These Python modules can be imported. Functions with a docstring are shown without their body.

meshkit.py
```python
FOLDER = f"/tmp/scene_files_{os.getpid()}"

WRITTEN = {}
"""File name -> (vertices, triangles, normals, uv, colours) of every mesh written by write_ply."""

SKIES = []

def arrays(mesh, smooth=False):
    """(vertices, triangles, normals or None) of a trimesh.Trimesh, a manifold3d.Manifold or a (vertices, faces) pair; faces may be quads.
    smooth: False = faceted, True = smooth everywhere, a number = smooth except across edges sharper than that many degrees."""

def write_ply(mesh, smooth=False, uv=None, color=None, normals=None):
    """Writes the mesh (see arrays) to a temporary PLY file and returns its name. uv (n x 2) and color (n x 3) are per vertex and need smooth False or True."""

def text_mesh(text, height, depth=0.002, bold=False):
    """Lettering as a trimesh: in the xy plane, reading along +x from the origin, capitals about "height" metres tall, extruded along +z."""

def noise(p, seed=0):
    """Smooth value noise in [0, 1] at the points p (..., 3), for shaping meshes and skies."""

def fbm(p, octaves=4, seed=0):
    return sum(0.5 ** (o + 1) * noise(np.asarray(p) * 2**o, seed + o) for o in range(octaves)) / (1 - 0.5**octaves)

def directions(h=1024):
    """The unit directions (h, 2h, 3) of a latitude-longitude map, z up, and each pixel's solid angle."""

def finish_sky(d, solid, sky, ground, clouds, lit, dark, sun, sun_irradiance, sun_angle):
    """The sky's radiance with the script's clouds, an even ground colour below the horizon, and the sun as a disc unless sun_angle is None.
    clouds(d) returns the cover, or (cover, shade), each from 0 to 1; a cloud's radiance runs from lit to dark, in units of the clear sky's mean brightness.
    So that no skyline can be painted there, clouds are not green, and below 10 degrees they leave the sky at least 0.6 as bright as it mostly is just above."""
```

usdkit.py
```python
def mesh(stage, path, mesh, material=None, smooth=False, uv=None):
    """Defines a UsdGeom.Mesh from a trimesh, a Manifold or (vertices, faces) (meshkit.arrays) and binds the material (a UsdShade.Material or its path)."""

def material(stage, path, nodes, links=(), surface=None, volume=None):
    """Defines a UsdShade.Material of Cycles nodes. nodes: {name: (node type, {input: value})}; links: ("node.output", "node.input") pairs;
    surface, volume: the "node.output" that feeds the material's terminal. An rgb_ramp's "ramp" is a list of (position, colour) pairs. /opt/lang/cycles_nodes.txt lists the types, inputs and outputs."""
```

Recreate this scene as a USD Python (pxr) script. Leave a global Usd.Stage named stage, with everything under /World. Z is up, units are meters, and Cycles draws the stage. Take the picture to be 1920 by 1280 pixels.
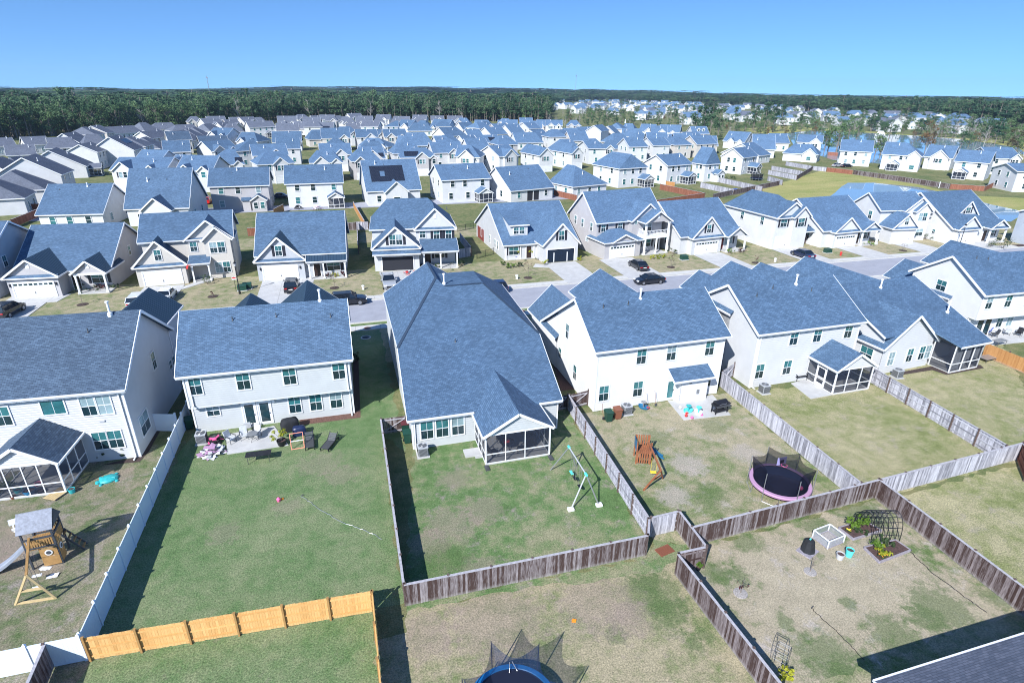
import math, random
import numpy as np
import usdkit, meshkit, trimesh
from pxr import Usd, UsdGeom, UsdLux, UsdShade, Gf, Sdf, Vt
from shapely.geometry import Polygon, box as sbox

stage = Usd.Stage.CreateInMemory()
UsdGeom.SetStageUpAxis(stage, 'Z'); UsdGeom.SetStageMetersPerUnit(stage, 1.0)
UsdGeom.Xform.Define(stage, '/World'); UsdGeom.Scope.Define(stage, '/World/Looks')
rng = random.Random(7)
NP = np.random.default_rng(7)

# ---------------------------------------------------------------- camera, sky, sun
cam = UsdGeom.Camera.Define(stage, '/World/camera')
cam.CreateHorizontalApertureAttr(36.0); cam.CreateVerticalApertureAttr(24.0); cam.CreateFocalLengthAttr(20.373)
cam.CreateClippingRangeAttr(Gf.Vec2f(0.5, 20000.0))
cam.CreateExposureAttr(0.66)
CAM = (0.96097136, -0.27649404, 0.00922445, 0.00000000, 0.10148061, 0.38332899, 0.91801992, 0.00000000, -0.25736304, -0.88125475, 0.39642697, 0.00000000, 0.00000000, 0.00000000, 27.00000000, 1.00000000)
cam.AddTransformOp().Set(Gf.Matrix4d(*CAM))
EL, AZ = math.radians(38.0), math.radians(-135.0)          # direction towards the sun: elevation, atan2(x, y)
SKY = usdkit.material(stage, '/World/Looks/sky_light', {
    't': ('texture_coordinate', {}), 'nv': ('vector_math', {'math_type': 'multiply', 'vector2': (1.0, 1.0, 1.5)}), 'av': ('vector_math', {'math_type': 'add', 'vector2': (0.0, 0.0, 0.13)}), 'un': ('vector_math', {'math_type': 'normalize'}),
    'sky': ('sky_texture', {'sky_type': 'single_scattering', 'sun_disc': False, 'sun_elevation': EL, 'sun_rotation': AZ, 'air_density': 1.0, 'aerosol_density': 0.7, 'ozone_density': 3.0}),
    'tint': ('mix', {'mix_type': 'multiply', 'fac': 1.0, 'color2': (0.60, 0.90, 1.18)}),
    'bg': ('background_shader', {'strength': 0.110})},
    [('t.generated', 'nv.vector1'), ('nv.vector', 'av.vector1'), ('av.vector', 'un.vector1'), ('un.vector', 'sky.vector'), ('sky.color', 'tint.color1'), ('tint.color', 'bg.color')], surface='bg.background')
dome = UsdLux.DomeLight.Define(stage, '/World/sky')
UsdShade.MaterialBindingAPI.Apply(dome.GetPrim()).Bind(SKY)
dome.GetPrim().SetCustomDataByKey('kind', 'structure')
sun = UsdLux.DistantLight.Define(stage, '/World/sun')
sun.CreateNormalizeAttr(True); sun.CreateIntensityAttr(1.25); sun.CreateAngleAttr(0.5); sun.CreateColorAttr(Gf.Vec3f(1.0, 0.985, 0.96))
_d = np.array([math.sin(AZ) * math.cos(EL), math.cos(AZ) * math.cos(EL), math.sin(EL)])
_x = np.cross([0, 0, 1], _d); _x /= np.linalg.norm(_x); _y = np.cross(_d, _x)
sun.AddTransformOp().Set(Gf.Matrix4d(*_x, 0, *_y, 0, *_d, 0, 0, 0, 100, 1))

# ---------------------------------------------------------------- materials
M = {}
def pm(name, color, rough=0.7, metal=0.0, spec=0.4, var=0.0, vscale=3.0, bump=0.0, bscale=40.0, coat=0.0, space='position'):
    nodes = {'p': ('principled_bsdf', {'base_color': color, 'roughness': rough, 'metallic': metal, 'specular_ior_level': spec, 'coat_weight': coat})}
    links = []
    if var or bump:
        nodes['g'] = ('geometry', {})
    if var:
        nodes['n'] = ('noise_texture', {'scale': vscale, 'detail': 5, 'roughness': 0.6})
        nodes['r'] = ('rgb_ramp', {'ramp': [(0.3, [c * (1 - var) for c in color]), (0.7, [min(1, c * (1 + var)) for c in color])]})
        links += [('g.position', 'n.vector'), ('n.fac', 'r.fac'), ('r.color', 'p.base_color')]
    if bump:
        nodes['bn'] = ('noise_texture', {'scale': bscale, 'detail': 3})
        nodes['b'] = ('bump', {'strength': bump, 'distance': 0.02})
        links += [('g.position', 'bn.vector'), ('bn.fac', 'b.height'), ('b.normal', 'p.normal')]
    M[name] = usdkit.material(stage, '/World/Looks/' + name, nodes, links, surface='p.BSDF')
    return M[name]

def shingle(name, c1, c2, gap, patch=0.09, speck=0.22):
    M[name] = usdkit.material(stage, '/World/Looks/' + name, {
        't': ('texture_coordinate', {}), 'g': ('geometry', {}),
        'br': ('brick_texture', {'color1': c1, 'color2': c2, 'mortar': gap, 'scale': 1.0, 'mortar_size': 0.008, 'mortar_smooth': 0.2, 'brick_width': 0.31, 'row_height': 0.143, 'bias': -0.25}),
        'br2': ('brick_texture', {'color1': (0.82, 0.82, 0.82), 'color2': (1.2, 1.2, 1.2), 'mortar': (0.95, 0.95, 0.95), 'scale': 1.0, 'mortar_size': 0.0, 'brick_width': 0.47, 'row_height': 0.143, 'offset': 0.37, 'bias': -0.25}),
        'n': ('noise_texture', {'scale': 0.5, 'detail': 5}), 'n2': ('noise_texture', {'scale': 60.0, 'detail': 2}),
        'r': ('map_range', {'from_min': 0.3, 'from_max': 0.7, 'to_min': 1 - patch, 'to_max': 1 + patch}),
        'r2': ('map_range', {'from_min': 0.3, 'from_max': 0.7, 'to_min': 1 - speck, 'to_max': 1 + speck}),
        'mm': ('math', {'math_type': 'multiply'}),
        'cc': ('combine_color', {}),
        'm0': ('mix', {'mix_type': 'multiply', 'fac': 0.3}), 'm1': ('mix', {'mix_type': 'multiply', 'fac': 1.0}),
        'b': ('bump', {'strength': 0.7, 'distance': 0.015, 'invert': True}),
        'p': ('principled_bsdf', {'roughness': 0.78, 'specular_ior_level': 0.35})},
        [('t.UV', 'br.vector'), ('t.UV', 'br2.vector'), ('g.position', 'n.vector'), ('g.position', 'n2.vector'), ('n.fac', 'r.value'), ('n2.fac', 'r2.value'),
         ('r.result', 'mm.value1'), ('r2.result', 'mm.value2'), ('mm.value', 'cc.r'), ('mm.value', 'cc.g'), ('mm.value', 'cc.b'),
         ('br.color', 'm0.color1'), ('br2.color', 'm0.color2'), ('m0.color', 'm1.color1'), ('cc.color', 'm1.color2'), ('m1.color', 'p.base_color'),
         ('br.fac', 'b.height'), ('b.normal', 'p.normal')], surface='p.BSDF')

def siding(name, color, var=0.05):
    M[name] = usdkit.material(stage, '/World/Looks/' + name, {
        'g': ('geometry', {}), 's': ('separate_xyz', {}), 'm': ('math', {'math_type': 'multiply', 'value2': 6.0}), 'f': ('math', {'math_type': 'fraction'}),
        'b': ('bump', {'strength': 0.45, 'distance': 0.012, 'invert': True}),
        'n': ('noise_texture', {'scale': 0.7, 'detail': 4}),
        'r': ('rgb_ramp', {'ramp': [(0.3, [c * (1 - var) for c in color]), (0.7, [min(0.9, c * (1 + var)) for c in color])]}),
        'p': ('principled_bsdf', {'roughness': 0.55, 'specular_ior_level': 0.3})},
        [('g.position', 's.vector'), ('s.z', 'm.value1'), ('m.value', 'f.value1'), ('f.value', 'b.height'), ('b.normal', 'p.normal'),
         ('g.position', 'n.vector'), ('n.fac', 'r.fac'), ('r.color', 'p.base_color')], surface='p.BSDF')

def grass(name, green, tan, lo, hi, sA=0.12, sB=0.9, soil=None, soil_at=0.66, stretch=(1, 1, 1), spots=(), fine=1.0):
    dk = [c * .72 for c in green]; lt = [min(.6, c * 1.18) for c in tan]; ramp = [(0.0, dk), (max(.02, lo - .10), dk), (lo, green), (hi, tan), (min(.98, hi + .12), lt), (1.0, lt)]
    nodes = {
        'g': ('geometry', {}), 'mp': ('mapping', {'scale': stretch}),
        'a': ('noise_texture', {'scale': sA, 'detail': 6, 'roughness': 0.62, 'distortion': 0.6}),
        'c': ('noise_texture', {'scale': sB, 'detail': 6, 'roughness': 0.7}),
        'f': ('noise_texture', {'scale': 11.0, 'detail': 6, 'roughness': 0.8}),
        'mx': ('mix_float', {'fac': 0.55}), 'rp': ('rgb_ramp', {'ramp': ramp}),
        'fr': ('rgb_ramp', {'ramp': [(0.34, (0.34, 0.38, 0.34)), (0.5, (0.95, 0.95, 0.95)), (0.66, (1.75, 1.68, 1.65))]}),
        'mu': ('mix', {'mix_type': 'multiply', 'fac': 0.95 * fine}),
        'b': ('bump', {'strength': 0.7 * fine, 'distance': 0.06}),
        'p': ('principled_bsdf', {'roughness': 0.9, 'specular_ior_level': 0.15})}
    links = [('g.position', 'mp.vector'), ('mp.vector', 'a.vector'), ('mp.vector', 'c.vector'), ('g.position', 'f.vector'), ('a.fac', 'mx.a'), ('c.fac', 'mx.b'), ('mx.result', 'rp.fac'),
             ('rp.color', 'mu.color1'), ('f.fac', 'fr.fac'), ('fr.color', 'mu.color2'), ('mu.color', 'p.base_color'), ('f.fac', 'b.height'), ('b.normal', 'p.normal')]
    if soil:
        nodes['s'] = ('noise_texture', {'scale': 0.6, 'detail': 9, 'roughness': 0.74, 'distortion': 0.2})
        nodes['sr'] = ('map_range', {'from_min': soil_at - 0.05, 'from_max': soil_at + 0.10, 'to_min': 0, 'to_max': 1, 'clamp': True})
        nodes['sm'] = ('mix', {'color2': soil})
        links += [('g.position', 's.vector'), ('s.fac', 'sr.value'), ('sr.result', 'sm.fac'), ('rp.color', 'sm.color1')]
        links = [l for l in links if l != ('rp.color', 'mu.color1')] + [('sm.color', 'mu.color1')]
    last = next(a for a, b in links if b == 'mu.color1')
    if spots:     # worn or weedy patches where they lie, with frayed edges
        nodes['fn'] = ('noise_texture', {'scale': 1.6, 'detail': 6, 'roughness': 0.7}); links.append(('g.position', 'fn.vector'))
    for i, ((x, y), r, col, amt) in enumerate(spots):
        nodes[f'd{i}'] = ('vector_math', {'math_type': 'distance', 'vector2': (x, y, 0.0)}); nodes[f'e{i}'] = ('math', {'math_type': 'multiply_add', 'value2': -3.2 * r})
        nodes[f'm{i}'] = ('map_range', {'range_type': 'smoothstep', 'from_min': r * -.25, 'from_max': r * -.95, 'to_min': 0.0, 'to_max': amt, 'clamp': True}); nodes[f'x{i}'] = ('mix', {'color2': col})
        links += [('g.position', f'd{i}.vector1'), ('fn.fac', f'e{i}.value1'), (f'd{i}.value', f'e{i}.value3'), (f'e{i}.value', f'm{i}.value'), (f'm{i}.result', f'x{i}.fac'), (last, f'x{i}.color1')]; last = f'x{i}.color'
    links = [l for l in links if l[1] != 'mu.color1'] + [(last, 'mu.color1')]
    M[name] = usdkit.material(stage, '/World/Looks/' + name, nodes, links, surface='p.BSDF')

def fence_wood(name, dark, light, base=(0.42, 0.40, 0.38), foot=0.25, shift=0.19):
    # each picket carries its own tone in uv.x and its height in uv.y
    M[name] = usdkit.material(stage, '/World/Looks/' + name, {
        't': ('texture_coordinate', {}), 's': ('separate_xyz', {}), 'g': ('geometry', {}),
        'mp': ('mapping', {'scale': (9, 9, 0.9)}), 'n': ('noise_texture', {'scale': 2.2, 'detail': 5, 'roughness': 0.7}),
        'a': ('math', {'math_type': 'multiply_add', 'value2': 0.36}), 'k': ('math', {'math_type': 'subtract', 'value2': shift}),
        'rp': ('rgb_ramp', {'ramp': [(0.28, dark), (0.78, light)]}),
        'w': ('map_range', {'from_min': 0.0, 'from_max': foot, 'to_min': 0.75, 'to_max': 0.0, 'clamp': True}),
        'wn': ('math', {'math_type': 'multiply'}), 'mx': ('mix', {'color2': base}),
        'b': ('bump', {'strength': 0.4, 'distance': 0.01}),
        'p': ('principled_bsdf', {'roughness': 0.82, 'specular_ior_level': 0.2})},
        [('t.UV', 's.vector'), ('g.position', 'mp.vector'), ('mp.vector', 'n.vector'), ('n.fac', 'k.value1'), ('s.x', 'a.value1'), ('k.value', 'a.value3'), ('a.value', 'rp.fac'),
         ('s.y', 'w.value'), ('w.result', 'wn.value1'), ('n.fac', 'wn.value2'), ('wn.value', 'mx.fac'), ('rp.color', 'mx.color1'), ('mx.color', 'p.base_color'), ('n.fac', 'b.height'), ('b.normal', 'p.normal')], surface='p.BSDF')

def leafy(name, dark, light, trans=0.25):
    M[name] = usdkit.material(stage, '/World/Looks/' + name, {
        'g': ('geometry', {}), 'oi': ('object_info', {}), 'n': ('noise_texture', {'scale': 0.35, 'detail': 3}),
        'ad': ('math', {'math_type': 'multiply_add', 'value2': 0.45}), 'ad2': ('math', {'math_type': 'multiply_add', 'value2': 0.4}), 'hf': ('math', {'math_type': 'multiply', 'value2': 0.35}),
        'rp': ('rgb_ramp', {'ramp': [(0.2, dark), (0.85, light)]}),
        'd': ('principled_bsdf', {'roughness': 0.65, 'specular_ior_level': 0.25}), 'tr': ('translucent_bsdf', {}), 'mx': ('mix_closure', {'fac': trans})},
        [('g.position', 'n.vector'), ('g.random_per_island', 'ad.value1'), ('n.fac', 'hf.value1'), ('hf.value', 'ad.value3'), ('oi.random', 'ad2.value1'), ('ad.value', 'ad2.value3'), ('ad2.value', 'rp.fac'), ('rp.color', 'd.base_color'), ('rp.color', 'tr.color'),
         ('d.BSDF', 'mx.closure1'), ('tr.BSDF', 'mx.closure2')], surface='mx.closure')

def screen(name, color, fac):
    M[name] = usdkit.material(stage, '/World/Looks/' + name, {
        't': ('transparent_bsdf', {}), 'd': ('diffuse_bsdf', {'color': color}), 'm': ('mix_closure', {'fac': fac})},
        [('t.BSDF', 'm.closure1'), ('d.BSDF', 'm.closure2')], surface='m.closure')

shingle('shingle_slate', (0.060, 0.112, 0.190), (0.106, 0.182, 0.292), (0.028, 0.050, 0.088))
shingle('shingle_dark', (0.046, 0.078, 0.128), (0.088, 0.138, 0.208), (0.020, 0.034, 0.058))
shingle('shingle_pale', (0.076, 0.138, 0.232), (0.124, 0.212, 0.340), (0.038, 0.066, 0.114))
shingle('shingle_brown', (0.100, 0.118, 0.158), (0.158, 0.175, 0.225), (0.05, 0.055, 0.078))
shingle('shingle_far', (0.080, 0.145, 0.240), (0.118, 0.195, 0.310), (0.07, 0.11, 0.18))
pm('metal_roof', (0.040, 0.075, 0.120), 0.4, 0.3, 0.5)
siding('siding_white', (0.55, 0.56, 0.575)); siding('siding_grey', (0.43, 0.45, 0.46)); siding('siding_pale', (0.49, 0.50, 0.515))
siding('siding_blue', (0.36, 0.40, 0.46)); siding('siding_taupe', (0.40, 0.39, 0.40)); siding('siding_cream', (0.50, 0.475, 0.44)); siding('siding_mid', (0.40, 0.42, 0.45))
for _n, _c in (('white', (0.58, 0.585, 0.60)), ('grey', (0.43, 0.45, 0.46)), ('pale', (0.49, 0.50, 0.515)), ('blue', (0.36, 0.40, 0.46)), ('taupe', (0.40, 0.39, 0.40)), ('cream', (0.50, 0.475, 0.44)), ('mid', (0.40, 0.42, 0.45))):
    pm('lap_' + _n, _c, 0.5, spec=0.3, var=0.05, vscale=0.8)
pm('trim_white', (0.70, 0.71, 0.725), 0.45); pm('trim_grey', (0.45, 0.46, 0.48), 0.5)
pm('glass_teal', (0.030, 0.135, 0.150), 0.06, spec=0.8, var=0.35, vscale=0.9); pm('glass_dark', (0.012, 0.035, 0.045), 0.08, spec=0.7, var=0.4, vscale=0.9)
pm('glass_pale', (0.22, 0.31, 0.34), 0.12, spec=0.6, var=0.3, vscale=0.9); pm('shutter_dark', (0.022, 0.024, 0.035), 0.5); pm('door_dark', (0.030, 0.018, 0.016), 0.4); pm('door_red', (0.20, 0.03, 0.03), 0.4); pm('interior_dark', (0.02, 0.022, 0.03), 0.9)
pm('concrete', (0.43, 0.43, 0.43), 0.85, var=0.12, vscale=0.8, bump=0.2); pm('sidewalk_concrete', (0.48, 0.475, 0.46), 0.85, var=0.10, vscale=1.2, bump=0.2)
pm('asphalt', (0.29, 0.30, 0.345), 0.9, var=0.08, vscale=0.6, bump=0.3)
pm('mulch', (0.055, 0.038, 0.034), 0.95, var=0.5, vscale=9, bump=0.8, bscale=18); pm('mulch_red', (0.13, 0.07, 0.055), 0.95, var=0.5, vscale=9, bump=0.8, bscale=18)
WEED, BARE = (0.080, 0.130, 0.046), (0.27, 0.215, 0.18)
grass('grass_base', (0.085, 0.125, 0.045), (0.20, 0.19, 0.095), 0.40, 0.58)
grass('grass_green', (0.108, 0.178, 0.072), (0.205, 0.235, 0.130), 0.42, 0.62, soil=(0.22, 0.20, 0.15), soil_at=0.66, spots=[(c, r, BARE, .35) for c, r in (((-3.75, 40.55), 1.6), ((-2.17, 38.68), 1.2), ((-9.72, 34.14), 1.0), ((-5.83, 35.85), .9))])
grass('grass_bright', (0.090, 0.155, 0.060), (0.150, 0.200, 0.085), 0.40, 0.66)
grass('grass_mixed', (0.105, 0.180, 0.066), (0.250, 0.245, 0.150), 0.46, 0.60, soil=(0.29, 0.24, 0.22), soil_at=0.60, fine=.9, spots=[(c, r, BARE, .5) for c, r in (((4.84, 30.92), 1.8), ((5.94, 35.77), 1.1), ((7.30, 31.93), 1.4), ((3.02, 29.59), 1.3), ((5.83, 26.45), 1.2), ((-19.62, 33.97), 1.2), ((-22.25, 37.09), 1.6))] + [((3.78, 27.94), 1.5, WEED, .5)])
grass('grass_tan', (0.140, 0.185, 0.075), (0.320, 0.285, 0.195), 0.40, 0.54, soil=(0.38, 0.34, 0.30), soil_at=0.60, fine=.85, spots=[(c, r, (0.36, 0.32, 0.28), .75) for c, r in (((21.13, 29.64), 1.2), ((24.23, 32.89), 1.4), ((29.69, 32.92), 1.2))] + [(c, r, WEED, .45) for c, r in (((23.58, 28.97), 1.4), ((18.68, 29.09), 1.0), ((23.69, 37.03), 1.4), ((29.56, 37.21), 1.2))])
grass('grass_straw', (0.190, 0.215, 0.085), (0.345, 0.315, 0.190), 0.40, 0.56, soil=(0.33, 0.29, 0.23), soil_at=0.60)
grass('grass_dry', (0.110, 0.160, 0.060), (0.320, 0.280, 0.205), 0.38, 0.48, soil=(0.40, 0.36, 0.33), soil_at=0.60, fine=.7, spots=[(c, r, WEED, .6) for c, r in (((30.60, 16.53), 1.7), ((29.14, 16.22), 1.0), ((26.47, 15.96), 1.3), ((21.99, 15.70), 1.6), ((22.31, 14.46), 1.2), ((19.78, 22.36), .9), ((20.96, 21.89), .7), ((32.90, 24.29), 1.7), ((25.72, 18.40), .5), ((34.66, 16.39), 1.0), ((23.27, 24.24), 1.0), ((21.30, 18.30), .5), ((28.83, 24.29), .9))])
grass('grass_front', (0.150, 0.185, 0.078), (0.320, 0.280, 0.185), 0.40, 0.54, soil=(0.33, 0.27, 0.22), soil_at=0.60, fine=.85, spots=[(c, r, WEED, .6) for c, r in (((15.28, 22.11), 1.8), ((15.30, 20.61), 1.2), ((15.21, 22.97), .9), ((15.67, 18.46), .5), ((16.50, 18.74), .5), ((11.92, 20.09), .6))] + [(c, r, BARE, .5) for c, r in (((5.84, 22.61), 2.6), ((11.78, 22.28), 2.2), ((2.02, 22.79), 1.5), ((13.06, 20.78), 1.2))])
grass('grass_yard', (0.100, 0.140, 0.058), (0.235, 0.205, 0.150), 0.42, 0.56, soil=(0.28, 0.24, 0.22), soil_at=0.58, spots=[(c, r, BARE, .6) for c, r in (((-19.62, 33.97), 1.2), ((-22.25, 37.09), 2.0), ((-22.18, 35.14), 1.5), ((-18.10, 43.05), .8))])
grass('grass_field', (0.202, 0.240, 0.070), (0.349, 0.318, 0.132), 0.36, 0.58, sA=0.05, sB=0.2, stretch=(0.5, 1.6, 1))
fence_wood('wood_weathered', (0.060, 0.038, 0.034), (0.40, 0.37, 0.39), shift=0.31); fence_wood('wood_grey', (0.17, 0.17, 0.20), (0.60, 0.60, 0.67)); fence_wood('wood_brown', (0.050, 0.030, 0.027), (0.30, 0.26, 0.27), shift=0.27)
fence_wood('wood_cedar', (0.50, 0.27, 0.095), (0.68, 0.42, 0.175), base=(0.62, 0.42, 0.2)); fence_wood('wood_redbrown', (0.17, 0.065, 0.04), (0.30, 0.13, 0.085), base=(0.30, 0.16, 0.11)); fence_wood('wood_orange', (0.36, 0.17, 0.06), (0.50, 0.27, 0.11))
pm('wood_post', (0.105, 0.075, 0.068), 0.8, var=0.35, vscale=6); pm('wood_cap', (0.36, 0.35, 0.38), 0.8, var=0.25, vscale=6); pm('cedar_plain', (0.33, 0.19, 0.07), 0.7, var=0.15, vscale=5)
pm('vinyl_white', (0.70, 0.77, 0.84), 0.35)
leafy('leaf_pine', (0.032, 0.082, 0.046), (0.170, 0.265, 0.120)); leafy('leaf_broad', (0.036, 0.088, 0.040), (0.205, 0.300, 0.120)); leafy('leaf_autumn', (0.075, 0.060, 0.030), (0.28, 0.15, 0.07)); leafy('leaf_bare', (0.09, 0.08, 0.075), (0.24, 0.22, 0.21), 0.1)
leafy('leaf_bright', (0.045, 0.105, 0.015), (0.20, 0.32, 0.04)); leafy('leaf_shrub', (0.022, 0.045, 0.018), (0.10, 0.15, 0.06)); leafy('leaf_maroon', (0.045, 0.012, 0.016), (0.12, 0.035, 0.04)); leafy('leaf_yellow', (0.22, 0.26, 0.02), (0.50, 0.48, 0.05))
pm('bark', (0.17, 0.145, 0.125), 0.9, var=0.3, vscale=2); pm('bark_pale', (0.34, 0.31, 0.29), 0.9, var=0.25, vscale=2)
screen('screen_mesh', (0.03, 0.035, 0.05), 0.55); screen('net_black', (0.012, 0.012, 0.02), 0.65); screen('net_blue', (0.02, 0.035, 0.08), 0.55); screen('fabric_mesh', (0.02, 0.03, 0.05), 0.75)
screen('frame_screen', (0.45, 0.5, 0.55), 0.3)
leafy('grass_blade_dry', (0.14, 0.12, 0.06), (0.30, 0.26, 0.15), 0.1)
pm('black', (0.012, 0.013, 0.018), 0.45); pm('black_matt', (0.016, 0.018, 0.022), 0.85, var=0.3); pm('steel', (0.42, 0.43, 0.45), 0.35, 0.7); pm('steel_dark', (0.10, 0.105, 0.115), 0.45, 0.5)
pm('ac_grey', (0.40, 0.42, 0.45), 0.5); pm('ac_dark', (0.06, 0.065, 0.075), 0.6)
pm('bin_green', (0.012, 0.055, 0.040), 0.45); pm('bin_brown', (0.20, 0.075, 0.045), 0.5); pm('bin_lid_maroon', (0.095, 0.025, 0.030), 0.5); pm('tyre', (0.012, 0.012, 0.014), 0.8); pm('rim', (0.35, 0.36, 0.38), 0.3, 0.8)
pm('teal_plastic', (0.03, 0.36, 0.38), 0.45, var=0.2, vscale=6); pm('aqua', (0.10, 0.60, 0.58), 0.4); pm('blue_plastic', (0.02, 0.13, 0.26), 0.4); pm('blue_pad', (0.015, 0.24, 0.62), 0.4, var=0.15, vscale=4); pm('pink_pad', (0.42, 0.25, 0.40), 0.5); pm('lilac', (0.34, 0.32, 0.58), 0.5)
pm('mat_navy', (0.008, 0.012, 0.030), 0.6); pm('red', (0.55, 0.03, 0.03), 0.45); pm('pink', (0.75, 0.12, 0.30), 0.45); pm('orange', (0.80, 0.25, 0.02), 0.5); pm('salmon', (0.72, 0.28, 0.20), 0.5); pm('yellow', (0.75, 0.55, 0.05), 0.5); pm('navy', (0.012, 0.022, 0.07), 0.4); pm('blue', (0.02, 0.08, 0.42), 0.4)
pm('playset_wood', (0.33, 0.19, 0.07), 0.7, var=0.2, vscale=5); pm('playset_dark', (0.045, 0.052, 0.065), 0.7, var=0.2, vscale=5); pm('playset_redwood', (0.27, 0.10, 0.045), 0.7, var=0.25, vscale=5); pm('wood_pale', (0.50, 0.38, 0.20), 0.7, var=0.15, vscale=5); pm('wood_bed', (0.28, 0.26, 0.30), 0.8, var=0.25, vscale=6)
pm('cushion', (0.45, 0.47, 0.50), 0.9, var=0.2, vscale=4); pm('sheet_metal', (0.33, 0.36, 0.42), 0.5, 0.2, var=0.1); pm('playset_roof', (0.20, 0.22, 0.27), 0.6, var=0.25, vscale=6); pm('soil', (0.075, 0.045, 0.042), 0.95, var=0.5, vscale=7); pm('gravel', (0.30, 0.28, 0.27), 0.95, var=0.4, vscale=14, bump=0.6)
for _n, _c in (('black', (0.010, 0.012, 0.018)), ('navy', (0.012, 0.022, 0.065)), ('silver', (0.36, 0.38, 0.41)), ('white', (0.78, 0.79, 0.80)), ('red', (0.55, 0.012, 0.015)), ('blue', (0.015, 0.06, 0.25)), ('grey', (0.10, 0.11, 0.125))):
    pm('car_' + _n, _c, 0.25, 0.15, 0.5, coat=0.8)
pm('car_glass', (0.008, 0.012, 0.018), 0.05, spec=0.9); pm('car_light', (0.7, 0.72, 0.75), 0.15, spec=0.8); pm('tail_light', (0.35, 0.01, 0.012), 0.25)
usdkit.material(stage, '/World/Looks/pond_water', {'g': ('geometry', {}), 'n': ('noise_texture', {'scale': 0.8, 'detail': 3}), 'b': ('bump', {'strength': 0.04, 'distance': 0.05}),
    'p': ('principled_bsdf', {'base_color': (0.20, 0.30, 0.38), 'roughness': 0.03, 'ior': 1.9, 'specular_ior_level': 0.5})}, [('g.position', 'n.vector'), ('n.fac', 'b.height'), ('b.normal', 'p.normal')], surface='p.BSDF')
M['pond_water'] = UsdShade.Material.Get(stage, '/World/Looks/pond_water')
usdkit.material(stage, '/World/Looks/solar_panel', {'t': ('texture_coordinate', {}), 'br': ('brick_texture', {'color1': (0.006, 0.008, 0.018), 'color2': (0.008, 0.011, 0.024), 'mortar': (0.05, 0.06, 0.08), 'scale': 1.0, 'offset': 0.0, 'mortar_size': 0.012, 'brick_width': 0.17, 'row_height': 0.17}),
    'p': ('principled_bsdf', {'roughness': 0.15, 'specular_ior_level': 0.5})}, [('t.UV', 'br.vector'), ('br.color', 'p.base_color')], surface='p.BSDF')
M['solar_panel'] = UsdShade.Material.Get(stage, '/World/Looks/solar_panel')

# ---------------------------------------------------------------- helpers
_used = {}
def numbered(parent, name):
    k = _used.setdefault(parent, {}); n = k.get(name, 0); k[name] = n + 1
    return name if n == 0 else f'{name}_{n:03d}'
def path_of(parent): return '/World' if parent is None else (parent if isinstance(parent, str) else str(parent.GetPath()))

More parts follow.
